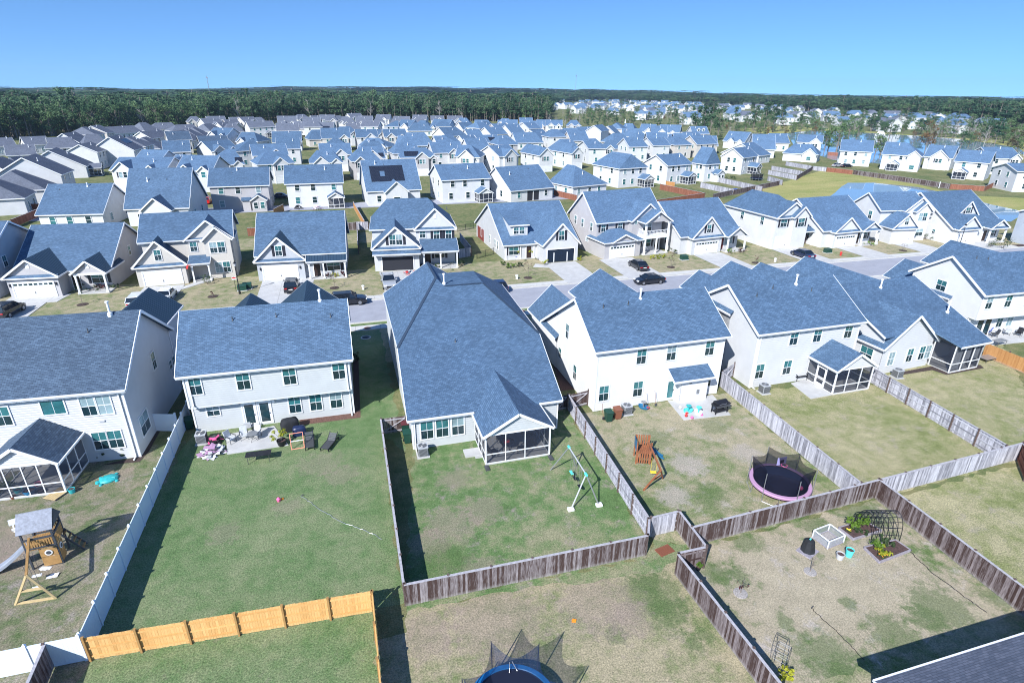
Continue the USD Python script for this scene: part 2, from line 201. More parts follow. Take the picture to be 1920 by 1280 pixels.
class MB:
    """collects polygons; build() makes them one Mesh prim"""
    def __init__(s): s.v, s.f, s.uv, s.n = [], [], [], 0
    def poly(s, pts, uv=None):
        k = len(pts); s.v += [tuple(map(float, p)) for p in pts]
        s.uv += [(0.0, 0.0)] * k if uv is None else [tuple(map(float, u)) for u in uv]
        s.f += [(s.n, s.n + i, s.n + i + 1) for i in range(1, k - 1)]; s.n += k
        return s
    def arr(s, v, f):
        v = np.asarray(v, float); s.v += [tuple(p) for p in v.tolist()]; s.uv += [(0.0, 0.0)] * len(v)
        s.f += [tuple(t) for t in (np.asarray(f) + s.n).tolist()]; s.n += len(v); return s
    def box(s, x0, x1, y0, y1, z0, z1, uv=None):
        c = [(x0, y0), (x1, y0), (x1, y1), (x0, y1)]
        u = None if uv is None else [uv] * 4
        s.poly([(x, y, z1) for x, y in c], u); s.poly([(x, y, z0) for x, y in c[::-1]], u)
        for i in range(4):
            a, b = c[i], c[(i + 1) % 4]
            s.poly([(*a, z0), (*b, z0), (*b, z1), (*a, z1)], None if uv is None else [(uv[0], 0), (uv[0], 0), (uv[0], z1 - z0), (uv[0], z1 - z0)])
        return s
    def bar(s, p, q, w, h=None, up=(0, 0, 1), uv=None):
        h = w if h is None else h
        p, q = np.asarray(p, float), np.asarray(q, float); d = q - p; L = np.linalg.norm(d)
        if L < 1e-6: return s
        d /= L; a = np.cross(d, up)
        if np.linalg.norm(a) < 1e-3: a = np.cross(d, (1, 0, 0))
        a /= np.linalg.norm(a); b = np.cross(a, d)
        o = [a * i * w / 2 + b * j * h / 2 for i, j in ((-1, -1), (1, -1), (1, 1), (-1, 1))]
        P, Q = [p + k for k in o], [q + k for k in o]
        u4 = None if uv is None else [(uv, 0), (uv, 0), (uv, L), (uv, L)]
        u4e = None if uv is None else [(uv, 1)] * 4
        for i in range(4): s.poly([P[(i + 1) % 4], P[i], Q[i], Q[(i + 1) % 4]][::-1], u4)
        s.poly(P[::1], u4e); s.poly(Q[::-1], u4e)
        return s
    def tube(s, pts, r, n=8, closed=False):
        pts = [np.asarray(p, float) for p in pts]; m = len(pts); rings = []
        rr = r if hasattr(r, '__len__') else [r] * m
        for i in range(m):
            d = pts[(i + 1) % m if closed else min(i + 1, m - 1)] - pts[i - 1 if (closed or i) else 0]
            d = d / (np.linalg.norm(d) + 1e-9); a = np.cross(d, (0, 0, 1))
            if np.linalg.norm(a) < 1e-2: a = np.cross(d, (1, 0, 0))
            a /= np.linalg.norm(a); b = np.cross(d, a)
            rings.append([pts[i] + rr[i] * (a * math.cos(t) + b * math.sin(t)) for t in np.arange(n) * 2 * math.pi / n])
        v = np.array(rings).reshape(-1, 3); f = []
        for i in range(m if closed else m - 1):
            j = (i + 1) % m
            for k in range(n):
                k2 = (k + 1) % n; f += [(i * n + k, j * n + k, j * n + k2), (i * n + k, j * n + k2, i * n + k2)]
        s.arr(v, f)
        if not closed:
            s.poly(rings[0][::1]); s.poly(rings[-1][::-1])
        return s
    def lathe(s, prof, n=16, c=(0, 0), sx=1.0, sy=1.0):
        v = [(c[0] + r * sx * math.cos(t), c[1] + r * sy * math.sin(t), z) for r, z in prof for t in np.arange(n) * 2 * math.pi / n]; f = []
        for i in range(len(prof) - 1):
            for k in range(n):
                k2 = (k + 1) % n; f += [(i * n + k, i * n + k2, (i + 1) * n + k2), (i * n + k, (i + 1) * n + k2, (i + 1) * n + k)]
        return s.arr(v, f)
    def add(s, o, R=None, t=(0, 0, 0)):
        v = np.array(o.v, float).reshape(-1, 3)
        if R is not None: v = v @ np.asarray(R).T
        v = v + np.asarray(t); s.v += [tuple(p) for p in v.tolist()]; s.uv += o.uv; s.f += [(a + s.n, b + s.n, c + s.n) for a, b, c in o.f]; s.n += len(v); return s
    def build(s, name, mat, parent=None, smooth=False, uv=False):
        if not s.f: return None
        pp = path_of(parent); p = pp + '/' + numbered(pp, name)
        m = usdkit.mesh(stage, p, (np.array(s.v), np.array(s.f)), M[mat] if isinstance(mat, str) else mat, smooth=smooth, uv=np.array(s.uv) if uv else None)
        return m.GetPrim()

def meta(prim, label=None, cat=None, group=None, kind=None):
    for k, v in (('label', label), ('category', cat), ('group', group), ('kind', kind)):
        if v: prim.SetCustomDataByKey(k, v)
    return prim
def thing(name, label, cat, loc=(0, 0, 0), rot=0.0, group=None):
    x = UsdGeom.Xform.Define(stage, '/World/' + numbered('/World', name))
    x.AddTranslateOp().Set(Gf.Vec3d(*map(float, (*loc, 0)[:3]))); x.AddRotateZOp().Set(math.degrees(rot))
    return meta(x.GetPrim(), label, cat, group)
def copy_of(src, name, label, cat, loc, rot=0.0, scale=None, group=None):
    x = UsdGeom.Xform.Define(stage, '/World/' + numbered('/World', name))
    x.GetPrim().GetReferences().AddInternalReference(src)
    x.GetPrim().SetInstanceable(True)
    x.ClearXformOpOrder()
    x.AddTranslateOp(opSuffix='at').Set(Gf.Vec3d(*map(float, (*loc, 0)[:3]))); x.AddRotateZOp(opSuffix='turn').Set(math.degrees(rot))
    if scale is not None: x.AddScaleOp(opSuffix='size').Set(Gf.Vec3f(*(scale if hasattr(scale, '__len__') else (scale,) * 3)))
    return meta(x.GetPrim(), label, cat, group)
def rot2(p, a): return (p[0] * math.cos(a) - p[1] * math.sin(a), p[0] * math.sin(a) + p[1] * math.cos(a))
def sheet(name, pts, z, mat, parent=None, thick=0.0):
    m = MB(); tv, tf = trimesh.creation.triangulate_polygon(Polygon(pts), engine='earcut'); tf = np.asarray(tf); tv = np.asarray(tv)
    e1, e2 = tv[tf[:, 1]] - tv[tf[:, 0]], tv[tf[:, 2]] - tv[tf[:, 0]]; flip = (e1[:, 0] * e2[:, 1] - e1[:, 1] * e2[:, 0]) < 0; tf[flip] = tf[flip][:, ::-1]
    m.arr(np.column_stack([tv, np.full(len(tv), z)]), tf)
    if thick:
        for i in range(len(pts)):
            a, b = pts[i], pts[(i + 1) % len(pts)]; m.poly([(*a, z - thick), (*b, z - thick), (*b, z), (*a, z)])
    return m.build(name, mat, parent)
def ccw(pts):
    a = sum(pts[i][0] * pts[(i + 1) % len(pts)][1] - pts[(i + 1) % len(pts)][0] * pts[i][1] for i in range(len(pts)))
    return pts if a > 0 else pts[::-1]

# ---------------------------------------------------------------- house builder
ORD = ['first', 'second', 'third', 'fourth', 'fifth', 'sixth', 'seventh', 'eighth', 'ninth', 'tenth', 'eleventh', 'twelfth', 'thirteenth', 'fourteenth', 'fifteenth', 'sixteenth', 'seventeenth', 'eighteenth', 'nineteenth', 'twentieth']
def slab(mb, pts, t=0.16):
    """a roof plane: polygon counter-clockwise seen from above, with uv in metres along the courses and up the slope"""
    P = np.array(pts, float); n = np.zeros(3)
    for i in range(len(P)): n += np.cross(P[i], P[(i + 1) % len(P)])
    n /= np.linalg.norm(n)
    if n[2] < 0: P, n = P[::-1], -n
    u = np.cross([0, 0, 1], n)
    u = np.array([1.0, 0, 0]) if np.linalg.norm(u) < 1e-6 else u / np.linalg.norm(u)
    v = np.cross(n, u); o = rng.random() * 7
    mb.poly(P, [(p @ u + o, p @ v) for p in P])
    Q = P - [0, 0, t]
    mb.poly(Q[::-1], [(p @ u + o, p @ v) for p in P[::-1]])
    for i in range(len(P)):
        j = (i + 1) % len(P); mb.poly([Q[i], Q[j], P[j], P[i]], [(P[i] @ u, 0.0), (P[j] @ u, 0.0), (P[j] @ u, 0.1), (P[i] @ u, 0.1)])

class House:
    def __init__(s, name, label, loc, th, group=None, wall='white', roof='shingle_slate', lap=False, trim='trim_white', cat='house', far=False):
        s.p = thing(name, label, cat, loc, th, group); s.wall, s.roofm, s.lap, s.trim, s.far = wall, roof, lap, trim, far
        s.wm, s.rm, s.fm = MB(), MB(), MB()
    def flush(s, wall='wall', roof='roof', fascia='fascia'):
        a = s.wm.build(wall, ('lap_' if s.lap else 'siding_') + s.wall, s.p)
        b = s.rm.build(roof, s.roofm, s.p, uv=True); s.fm.build(fascia, s.trim, s.p)
        s.wm, s.rm, s.fm = MB(), MB(), MB(); return a, b
    def face(s, poly2, o, ux, out, lap=None):
        """wall face: 2D polygon (u, z); o origin, ux unit along, out outward normal"""
        lap = s.lap if lap is None else lap
        o, ux, out = np.array([*o, 0.0]), np.array([*ux, 0.0]), np.array([*out, 0.0]); Z = np.array([0, 0, 1.0])
        at = lambda u, z, k=0.0: o + ux * u + Z * z + out * k
        if not lap:
            s.wm.poly([at(u, z) for u, z in poly2]); return
        P = Polygon(poly2); z0, z1 = min(z for _, z in poly2), max(z for _, z in poly2); h = 0.2; u0, u1 = min(u for u, _ in poly2) - 1, max(u for u, _ in poly2) + 1
        for k in range(int((z1 - z0) / h) + 1):
            a, b = z0 + k * h, min(z0 + (k + 1) * h, z1)
            if b - a < 1e-3: continue
            c = P.intersection(sbox(u0, a, u1, b))
            for g in getattr(c, 'geoms', [c]):
                if g.geom_type != 'Polygon' or g.area < 1e-4: continue
                q = list(g.exterior.coords)[:-1]
                if not g.exterior.is_ccw: q = q[::-1]
                s.wm.poly([at(u, z, 0.04 * (1 - (z - a) / h)) for u, z in q])
                low = [u for u, z in q if z - a < 1e-4]
                if len(low) > 1:
                    l, r = min(low), max(low); s.wm.poly([at(l, a), at(r, a), at(r, a, 0.04), at(l, a, 0.04)])
    def edge(s, p, q, rake=False, w=0.05, h=0.2):
        p, q = np.array(p, float), np.array(q, float); z = np.array([0, 0, h / 2 + 0.01])
        s.fm.bar(p - z, q - z, w, h)
    def gutter(s, p, q, out):
        p, q = np.array(p, float), np.array(q, float); o = np.array([*out, 0.0])
        s.fm.bar(p + o * 0.055 - [0, 0, 0.085], q + o * 0.055 - [0, 0, 0.085], 0.11, 0.125); s.fm.bar(p + o * 0.003 - [0, 0, 0.15], q + o * 0.003 - [0, 0, 0.15], 0.03, 0.24)
    def block(s, x0, x1, y0, y1, ze, zr, axis='x', hip=(0, 0), o=0.4, zb=0.0, walls='SNWE', eaves='SN', ends='WE', wallo=None, wzb=None):
        """roof outline x0..x1, y0..y1; ridge along axis; hip = length of the hip at each end of the ridge (0: a gable)"""
        T = (lambda a, b, z: (a, b, z)) if axis == 'x' else (lambda a, b, z: (b, a, z))
        a0, a1, b0, b1 = (x0, x1, y0, y1) if axis == 'x' else (y0, y1, x0, x1); m = (b0 + b1) / 2; h0, h1 = hip
        R0, R1 = T(a0 + h0, m, zr), T(a1 - h1, m, zr)
        c = [T(a0, b0, ze), T(a1, b0, ze), T(a1, b1, ze), T(a0, b1, ze)]
        slab(s.rm, [c[0], c[1], R1, R0]); slab(s.rm, [c[2], c[3], R0, R1])
        if h0: slab(s.rm, [c[3], c[0], R0])
        if h1: slab(s.rm, [c[1], c[2], R1])
        nb = (lambda d: (0, d)) if axis == 'x' else (lambda d: (d, 0)); na = (lambda d: (d, 0)) if axis == 'x' else (lambda d: (0, d))
        if '0' not in eaves: s.gutter(c[0], c[1], nb(-1)) if not s.far else s.edge(c[0], c[1])
        if '1' not in eaves: s.gutter(c[3], c[2], nb(1)) if not s.far else s.edge(c[3], c[2])
        for k, (h, e0, e1, R, sg) in enumerate(((h0, c[0], c[3], R0, -1), (h1, c[1], c[2], R1, 1))):
            off = np.array([*na(sg * 0.028), 0.0])
            if str(k) in ends: continue
            if h: s.edge(np.array(e0) + off, np.array(e1) + off)
            else:
                s.edge(np.array(e0) + off, np.array(R) + off, h=0.24); s.edge(np.array(e1) + off, np.array(R) + off, h=0.24)
        sl = (zr - ze) / (m - b0); ow = o if wallo is None else wallo
        zw = ze + sl * o - 0.17; A0, A1, B0, B1 = a0 + ow, a1 - ow, b0 + o, b1 - o; zb = zb if wzb is None else wzb; zp = zr - 0.17
        if axis == 'x': S, N, W, E = 'S', 'N', 'W', 'E'
        else: S, N, W, E = 'W', 'E', 'S', 'N'
        ze_w = zw
        def put(f, b, sg):
            if f not in walls: return
            if axis == 'x': s.face([(0, zb), (A1 - A0, zb), (A1 - A0, ze_w), (0, ze_w)], (A0, b) if sg < 0 else (A1, b), (1, 0) if sg < 0 else (-1, 0), (0, sg))
            else: s.face([(0, zb), (A1 - A0, zb), (A1 - A0, ze_w), (0, ze_w)], (b, A1) if sg < 0 else (b, A0), (0, -1) if sg < 0 else (0, 1), (sg, 0))
        put(S, B0, -1); put(N, B1, 1)
        for f, a, h, sg in ((W, A0, h0, -1), (E, A1, h1, 1)):
            if f not in walls: continue
            L = B1 - B0; poly = [(0, zb), (L, zb), (L, ze_w)] + ([] if h else [(L / 2, zp)]) + [(0, ze_w)]
            if axis == 'x': s.face(poly, (a, B1) if sg < 0 else (a, B0), (0, -1) if sg < 0 else (0, 1), (sg, 0))
            else: s.face(poly, (B0, a) if sg < 0 else (B1, a), (1, 0) if sg < 0 else (-1, 0), (0, sg))
        return dict(x0=x0 + o, x1=x1 - o, y0=y0 + o, y1=y1 - o, ze=ze, zr=zr, sl=sl)
    AX = {'S': ((1, 0), (0, -1)), 'N': ((-1, 0), (0, 1)), 'W': ((0, -1), (-1, 0)), 'E': ((0, 1), (1, 0))}
    def frame(s, side, u, plane, z):
        ux, out = s.AX[side]
        o = np.array([u, plane, z]) if side in 'SN' else np.array([plane, u, z])
        return o, np.array([*ux, 0.0]), np.array([*out, 0.0])
    def pbox(s, mb, fr, u0, u1, z0, z1, k0, k1):
        o, ux, out = fr; Z = np.array([0, 0, 1.0]); c = []
        for k in (k0, k1):
            for u, z in ((u0, z0), (u1, z0), (u1, z1), (u0, z1)): c.append(o + ux * u + Z * z + out * k)
        for q in ((4, 5, 6, 7), (3, 2, 1, 0), (0, 1, 5, 4), (1, 2, 6, 5), (2, 3, 7, 6), (3, 0, 4, 7)): mb.poly([c[i] for i in q])
    def window(s, side, u, plane, z, w=0.95, h=1.5, munt=1, shutters=False, parent=None, trim=None, split=True, glass=('glass_teal', 'glass_dark')):
        """double-hung window centred at (u, z) on a wall plane"""
        if glass[0] == 'glass_teal' and rng.random() < .22: glass = ('glass_pale', rng.choice(('glass_dark', 'glass_pale')))
        fr = s.frame(side, u, plane, z); a, b, m = w / 2, h / 2, MB(); c = 0.085 if not s.far else 0.11
        for q in ((-a - c, a + c, b, b + c), (-a - c, a + c, -b - c, -b), (-a - c, -a, -b, b), (a, a + c, -b, b)): s.pbox(m, fr, *q, -0.03, 0.085)
        if split: s.pbox(m, fr, -a, a, -0.028, 0.028, -0.03, 0.058)
        if not s.far:
            for i in range(munt): uu = -a + w * (i + 1) / (munt + 1); s.pbox(m, fr, uu - 0.014, uu + 0.014, -b, b, -0.03, 0.056)
        wn = m.build('window', trim or 'trim_white', parent or s.p)
        if s.far:
            p = MB(); s.pbox(p, fr, -a, a, -b, b, -0.02, 0.034); p.build('pane', glass[1] if rng.random() < .5 else glass[0], wn)
        else:
            for z0, z1, k, mt in (((0.028, b, 0.050, glass[0]), (-b, -0.028, 0.046, glass[1])) if split else ((-b, b, 0.048, glass[0]),)):
                p = MB(); s.pbox(p, fr, -a, a, z0, z1, -0.02, k); p.build('pane', mt, wn)
        if shutters:
            for sg in (-1, 1):
                q = MB(); u0 = sg * (a + c + 0.22); s.pbox(q, fr, u0 - 0.2, u0 + 0.2, -b - .04, b + .04, -0.02, 0.05)
                if not s.far:
                    for i in range(8): zz = -b + h * (i + .5) / 8; s.pbox(q, fr, u0 - 0.15, u0 + 0.15, zz - 0.03, zz + 0.03, 0.05, 0.062)
                q.build('shutter', 'shutter_dark', s.p)
        return wn
    def door(s, side, u, plane, w=0.95, h=2.1, mat='door_dark', z0=0.15, glass=None, name='door'):
        fr = s.frame(side, u, plane, z0); m = MB(); a = w / 2
        for q in ((-a - .11, -a, 0, h), (a, a + .11, 0, h), (-a - .11, a + .11, h, h + .12)): s.pbox(m, fr, *q, -.03, .08)
        m.build('door_frame', 'trim_white', s.p)
        d = MB(); s.pbox(d, fr, -a, a, 0, h, -.02, .048)
        if not glass:
            for zz in (.25, 1.15):
                for sg in (-1, 1): s.pbox(d, fr, sg * a / 2 - a * .32, sg * a / 2 + a * .32, zz, zz + .75, .048, .06)
        dp = d.build(name, mat, s.p)
        if glass:
            g = MB(); s.pbox(g, fr, -a + .12, a - .12, .2, h - .15, .0, .056); g.build('pane', glass, dp)
        k = MB(); s.pbox(k, fr, a - .14, a - .06, .95, 1.05, .04, .11); k.build('handle', 'steel_dark', dp)
    def garage_door(s, u, plane, w=4.9, h=2.15, side='S', lights=True):
        fr = s.frame(side, u, plane, 0.04); m = MB(); a = w / 2
        for q in ((-a - .15, -a, 0, h), (a, a + .15, 0, h), (-a - .15, a + .15, h, h + .16)): s.pbox(m, fr, *q, -.03, .07)
        m.build('door_frame', 'trim_white', s.p)
        g = MB(); s.pbox(g, fr, -a, a, 0, h, -.03, .0)
        for r in range(4):
            z0 = r * h / 4 + .02; s.pbox(g, fr, -a + .01, a - .01, z0, z0 + h / 4 - .03, 0, .02)
            for c in range(8):
                u0 = -a + w * c / 8 + .06
                if not (r == 3 and lights): s.pbox(g, fr, u0, u0 + w / 8 - .12, z0 + .09, z0 + h / 4 - .12, .02, .032)
        gp = g.build('garage_door', 'trim_white', s.p)
        if lights:
            l = MB()
            for c in range(8):
                u0 = -a + w * c / 8 + .07; s.pbox(l, fr, u0, u0 + w / 8 - .14, h * .75 + .14, h - .12, .015, .026)
            l.build('garage_window', 'glass_dark', gp)
        hd = MB(); s.pbox(hd, fr, -.1, .1, .55, .62, .02, .06); s.pbox(hd, fr, -.03, .03, .62, .85, .02, .05); hd.build('handle', 'steel_dark', gp)
    def corner(s, x, y, z0, z1, w=0.13):
        m = MB(); m.box(x - w / 2, x + w / 2, y - w / 2, y + w / 2, z0, z1); m.build('corner_board', s.trim, s.p)
    def downspout(s, x, y, z1, z0=0.1):
        m = MB(); m.box(x - .05, x + .05, y - .04, y + .04, z0, z1 - .2); m.bar((x, y, z0 + .05), (x, y - .5, z0), .09, .07); m.build('downspout', s.trim, s.p)
    def post(s, x, y, z1, w=0.16, z0=0.0, name='porch_post'):
        m = MB(); m.box(x - w / 2, x + w / 2, y - w / 2, y + w / 2, z0, z1); k = w * .78
        m.box(x - k, x + k, y - k, y + k, z0, z0 + .2); m.box(x - k, x + k, y - k, y + k, z1 - .18, z1); m.build(name, 'trim_white', s.p)
    def pipe(s, x, y, z, h=0.9, r=0.085, big=True):
        m = MB()
        if big:
            m.lathe([(r * 2.3, z - .3), (r * 2.2, z + .12), (r, z + .2), (r, z + h), (r * 1.7, z + h), (r * 1.7, z + h + .1), (0.0, z + h + .14)], 12, (x, y)); m.build('flue_pipe', 'trim_white', s.p)
        else:
            m.lathe([(.1, z - .2), (.07, z + .06), (.04, z + .1), (.04, z + h * .45), (0.0, z + h * .45)], 8, (x, y)); m.build('vent_pipe', 'steel_dark', s.p)
    def seams(s, x0, x1, y0, y1, ze, zr, axis='y', step=0.42, name='standing_seam', slope_sides=(-1, 1)):
        """raised ribs of a metal gable roof whose ridge runs along axis"""
        m = MB(); a0, a1, b0, b1 = (y0, y1, x0, x1) if axis == 'y' else (x0, x1, y0, y1); mid = (b0 + b1) / 2
        for k in range(int((a1 - a0) / step) + 1):
            a = a0 + .03 + k * step
            for sg in slope_sides:
                b = b0 if sg < 0 else b1
                p, q = ((mid, a, zr + .02), (b, a, ze + .02)) if axis == 'y' else ((a, mid, zr + .02), (a, b, ze + .02))
                m.bar(p, q, .035, .06)
        m.build(name, 'metal_roof', s.p)

def screened_porch(H, x0, x1, y0, y1, ze, zr, xs, ridge_to=None, door_side=None, roof='shingle_slate', slabz=0.12, far=False):
    """gabled porch on the S side of a house: roof outline x0..x1, y0 (outer) .. y1 (house wall); walls of insect screen in white frames"""
    H.flush(); keep = H.roofm; H.roofm = roof; ry = ridge_to if ridge_to is not None else y1; m = (x0 + x1) / 2; o = 0.25
    slab(H.rm, [(x0, y0, ze), (m, y0, zr), (m, ry, zr), (x0, ry, ze)]); slab(H.rm, [(x1, y0, ze), (x1, ry, ze), (m, ry, zr), (m, y0, zr)])
    for x, sg in ((x0, -1), (x1, 1)):
        H.edge((x, y0 - .028, ze), (m, y0 - .028, zr), h=.22); H.gutter((x, y0, ze), (x, y1, ze), (sg, 0))
    sl = (zr - ze) / (m - x0)
    H.face([(0, ze - .05), (x1 - x0 - 2 * o, ze - .05), ((x1 - x0) / 2 - o, zr - .2)], (x0 + o, y0 + o), (1, 0), (0, -1))
    H.flush('gable_wall', 'porch_roof', 'fascia'); H.roofm = keep
    X0, X1, Y0 = x0 + o, x1 - o, y0 + o
    b = MB(); b.box(X0, X1, Y0, y1, 0.0, slabz); b.build('porch_floor', 'concrete', H.p)
    f = MB()
    for x in (X0, X1): f.box(x - .06, x + .06, Y0 - .06, Y0 + .06, slabz, ze)
    for x in xs: f.box(x - .035, x + .035, Y0 - .035, Y0 + .035, slabz, ze - .05)
    f.box(X0, X1, Y0 - .04, Y0 + .04, ze - .14, ze - .02); f.box(X0, X1, Y0 - .03, Y0 + .03, .95, 1.03); f.box(X0, X1, Y0 - .03, Y0 + .03, slabz, slabz + .08)
    for x in (X0, X1):
        for y in np.linspace(Y0, y1, 4)[1:]: f.box(x - .03, x + .03, y - .04, y + .04, slabz, ze)
        f.box(x - .03, x + .03, Y0, y1, .95, 1.03); f.box(x - .04, x + .04, Y0, y1, ze - .14, ze - .02); f.box(x - .03, x + .03, Y0, y1, slabz, slabz + .08)
    f.build('porch_frame', 'trim_white', H.p)
    g = [X0] + list(xs) + [X1]
    for a, c in zip(g[:-1], g[1:]):
        q = MB(); q.poly([(a, Y0, slabz), (c, Y0, slabz), (c, Y0, ze - .05), (a, Y0, ze - .05)]); q.build('screen', 'screen_mesh', H.p)
    for x in (X0, X1):
        q = MB(); q.poly([(x, Y0, slabz), (x, y1, slabz), (x, y1, ze - .05), (x, Y0, ze - .05)]); q.build('screen', 'screen_mesh', H.p)
    return X0, X1, Y0

# ---------------------------------------------------------------- the setting
def setting(p): return meta(p, kind='structure')
gm = MB(); R_ = 9000
gm.poly([(-R_, -60, 0), (R_, -60, 0), (R_, R_, 0), (-R_, R_, 0)]); setting(gm.build('ground', 'grass_base'))
# far land swells a little beyond the near woods
hv, hf = [], []
AZS = np.radians(np.linspace(-36, 66, 52)); RS = [1850, 2150, 2600, 3300, 4500]
def swell(az, r):
    d = math.degrees(az); c = max(1.0 - ((d - 13) / 27.0) ** 2, 0.0)
    return min(1.0, max(0.0, (r - 1850) / 700.0)) * 15.0 * c * r / 2500.0
for r in RS:
    for a in AZS: hv.append((r * math.sin(a), r * math.cos(a), -0.3 + swell(a, r)))
for i in range(len(RS) - 1):
    for j in range(len(AZS) - 1):
        k = i * len(AZS) + j; hf += [(k, k + 1, k + 1 + len(AZS)), (k, k + 1 + len(AZS), k + len(AZS))]
hm = MB(); hm.arr(hv, np.array(hf)[:, ::-1]); setting(hm.build('hills', 'leaf_pine'))

LAWN = [0]
def ragged(pts, amp=.22):
    out = []; g = random.Random(len(pts) + LAWN[0])
    for i in range(len(pts)):
        a, b = np.array(pts[i], float), np.array(pts[(i + 1) % len(pts)], float); L = np.linalg.norm(b - a); n = min(90, max(1, int(L / .6))); d = (b - a) / max(L, 1e-6); nn = np.array([-d[1], d[0]])
        for k in range(n): out.append(tuple(a + (b - a) * k / n + nn * (g.uniform(-amp, amp) if k else 0)))
    return out
def lawn(mat, pts, name='lawn'):
    LAWN[0] += 1; pts = ragged(ccw(pts), .08 if name == 'verge' else .22); setting(sheet(name, ccw(pts), 0.004 + 0.0006 * LAWN[0], mat))
lawn('grass_tan', [(-90, -10), (150, -10), (150, 23.2), (-90, 23.2)])
lawn('grass_front', [(-60, 80.8), (150, 78.9), (150, 92), (-60, 96)])
lawn('grass_front', [(-60, 58), (150, 58), (150, 68.2), (-60, 68.2)])
lawn('grass_yard', [(-60, 24.0), (-14.3, 24.0), (-14.6, 47), (-60, 47)])
lawn('grass_green', [(-15.88, 27.79), (-0.63, 25.35), (1.06, 25.23), (1.22, 38.46), (1.25, 43.57), (2.9, 40.6), (2.9, 67.8), (-0.8, 67.8), (-0.9, 48), (-14.3, 48)])
lawn('grass_mixed', [(1.12, 25.19), (16.27, 24.75), (17.11, 26.10), (18.03, 42.71), (16.2, 58), (3.6, 41)])
lawn('grass_tan', [(17.41, 26.22), (19.37, 24.67), (33.70, 25.56), (34.07, 42.40), (20.2, 42.4), (18.0, 43), (18.03, 42.71)])
lawn('grass_straw', [(33.85, 25.52), (49.14, 26.22), (49.96, 39.88), (36.9, 42.5), (34.07, 42.40)])
lawn('grass_straw', [(49.18, 26.21), (55.32, 26.32), (75.0, 46.0), (50.5, 42.5), (50.07, 39.85)])
lawn('grass_dry', [(20.36, 24.69), (35.27, 25.31), (35.64, 15.44), (18.20, 14.52), (17.60, 23.09)])
lawn('grass_straw', [(35.42, 25.27), (50.64, 25.81), (80, 23.5), (80, 8), (35.85, 15.58)])
lawn('grass_mixed', [(1.20, 25.15), (16.23, 24.67), (17.43, 26.11), (19.41, 25.06), (17.68, 23.34), (16.14, 22.71), (11.96, 23.45), (7.78, 23.88), (4.11, 24.50), (1.29, 23.88)])
lawn('grass_front', [(1.23, 24.61), (7.94, 24.40), (16.53, 23.39), (17.88, 23.93), (17.95, 14.59), (-0.05, 19.09)])
lawn('grass_green', [(-14.80, 25.97), (-0.65, 25.17), (-0.73, 19.28), (-15.43, 23.15)])
lawn('grass_field', [(60, 118), (128, 118), (106.07, 140.96), (129.92, 157.86), (190.66, 196.51), (190.13, 170.62), (175.53, 130.75), (189.53, 121.85), (210, 100), (120, 100)])
lawn('grass_front', [(-60, 113), (60, 113), (60, 122), (-60, 122)])
lawn('grass_field', [(312.97, 429.79), (396.82, 475.45), (409.06, 397.15), (416.45, 280.35), (304.20, 202.30), (282.82, 244.87), (288.34, 301.33)])
# street: asphalt sheet between kerbs
st = MB(); st.poly([(-120, 70.55, 0.03), (260, 70.55, 0.03), (260, 78.75, 0.03), (-120, 78.75, 0.03)]); setting(st.build('street', 'asphalt'))
for y in (70.3, 78.75):
    k = MB()
    for x in range(-120, 260, 4): k.box(x + .01, x + 3.99, y, y + .25, 0.0, 0.14)
    setting(k.build('kerb', 'sidewalk_concrete'))
def walk(y0, y1):
    for x in range(-54, 126, 3):
        m = MB(); m.box(x + .012, x + 2.988, y0, y1, 0.0, 0.05); m.build('paving_slab', 'sidewalk_concrete', SW)
for y0, y1 in ((67.95, 69.45), (79.45, 80.9)):
    b = MB(); b.poly([(-120, y0, .028), (260, y0, .028), (260, y1, .028), (-120, y1, .028)]); SW = setting(b.build('sidewalk', 'mulch')); walk(y0, y1)
lawn('grass_bright', [(-60, 69.45), (200, 69.45), (200, 70.3), (-60, 70.3)], 'verge'); lawn('grass_front', [(-60, 79.0), (200, 79.0), (200, 79.45), (-60, 79.45)], 'verge')
def drive(x0, x1, y0, y1, sk=0.0):
    """concrete driveway cast in bays"""
    b = MB(); b.poly([(x0, y0, .046), (x1, y0, .046), (x1 + sk, y1, .046), (x0 + sk, y1, .046)]); d = setting(b.build('driveway', 'mulch'))
    ny = max(2, round((y1 - y0) / 3.2))
    for i in range(ny):
        for j in range(2):
            a, c = y0 + (y1 - y0) * i / ny + .01, y0 + (y1 - y0) * (i + 1) / ny - .01; xa, xb = x0 + (x1 - x0) * j / 2 + .01, x0 + (x1 - x0) * (j + 1) / 2 - .01
            s0, s1 = sk * i / ny, sk * (i + 1) / ny
            m = MB(); m.poly([(xa + s0, a, .062), (xb + s0, a, .062), (xb + s1, c, .062), (xa + s1, c, .062)])
            q = [(xa + s0, a), (xb + s0, a), (xb + s1, c), (xa + s1, c)]
            for e in range(4): m.poly([(*q[e], .03), (*q[(e + 1) % 4], .03), (*q[(e + 1) % 4], .062), (*q[e], .062)])
            m.build('paving_slab', 'concrete', d)
for a in ((-45.6, -40.0, 78.9, 93.5), (-29.2, -23.8, 78.9, 93.0), (-12.9, -7.0, 78.9, 92.0), (4.6, 10.2, 78.9, 92.5), (32.0, 37.8, 78.9, 90.8), (42.2, 48.6, 78.9, 90.7), (60.2, 66.2, 78.9, 89.8), (77.0, 82.6, 78.9, 89.6), (90.0, 95.6, 78.9, 87.5), (103.4, 109.2, 78.9, 89), (117.0, 122.5, 78.9, 85)): drive(*a)
for a in ((-26, -20.5, 58, 70.3), (-8.5, -3, 58, 70.3), (8, 13.4, 64, 70.3), (26.5, 32, 60, 70.3), (43, 48.5, 60, 70.3), (60, 65.5, 60, 70.3), (78, 83.5, 60, 70.3)): drive(*a)
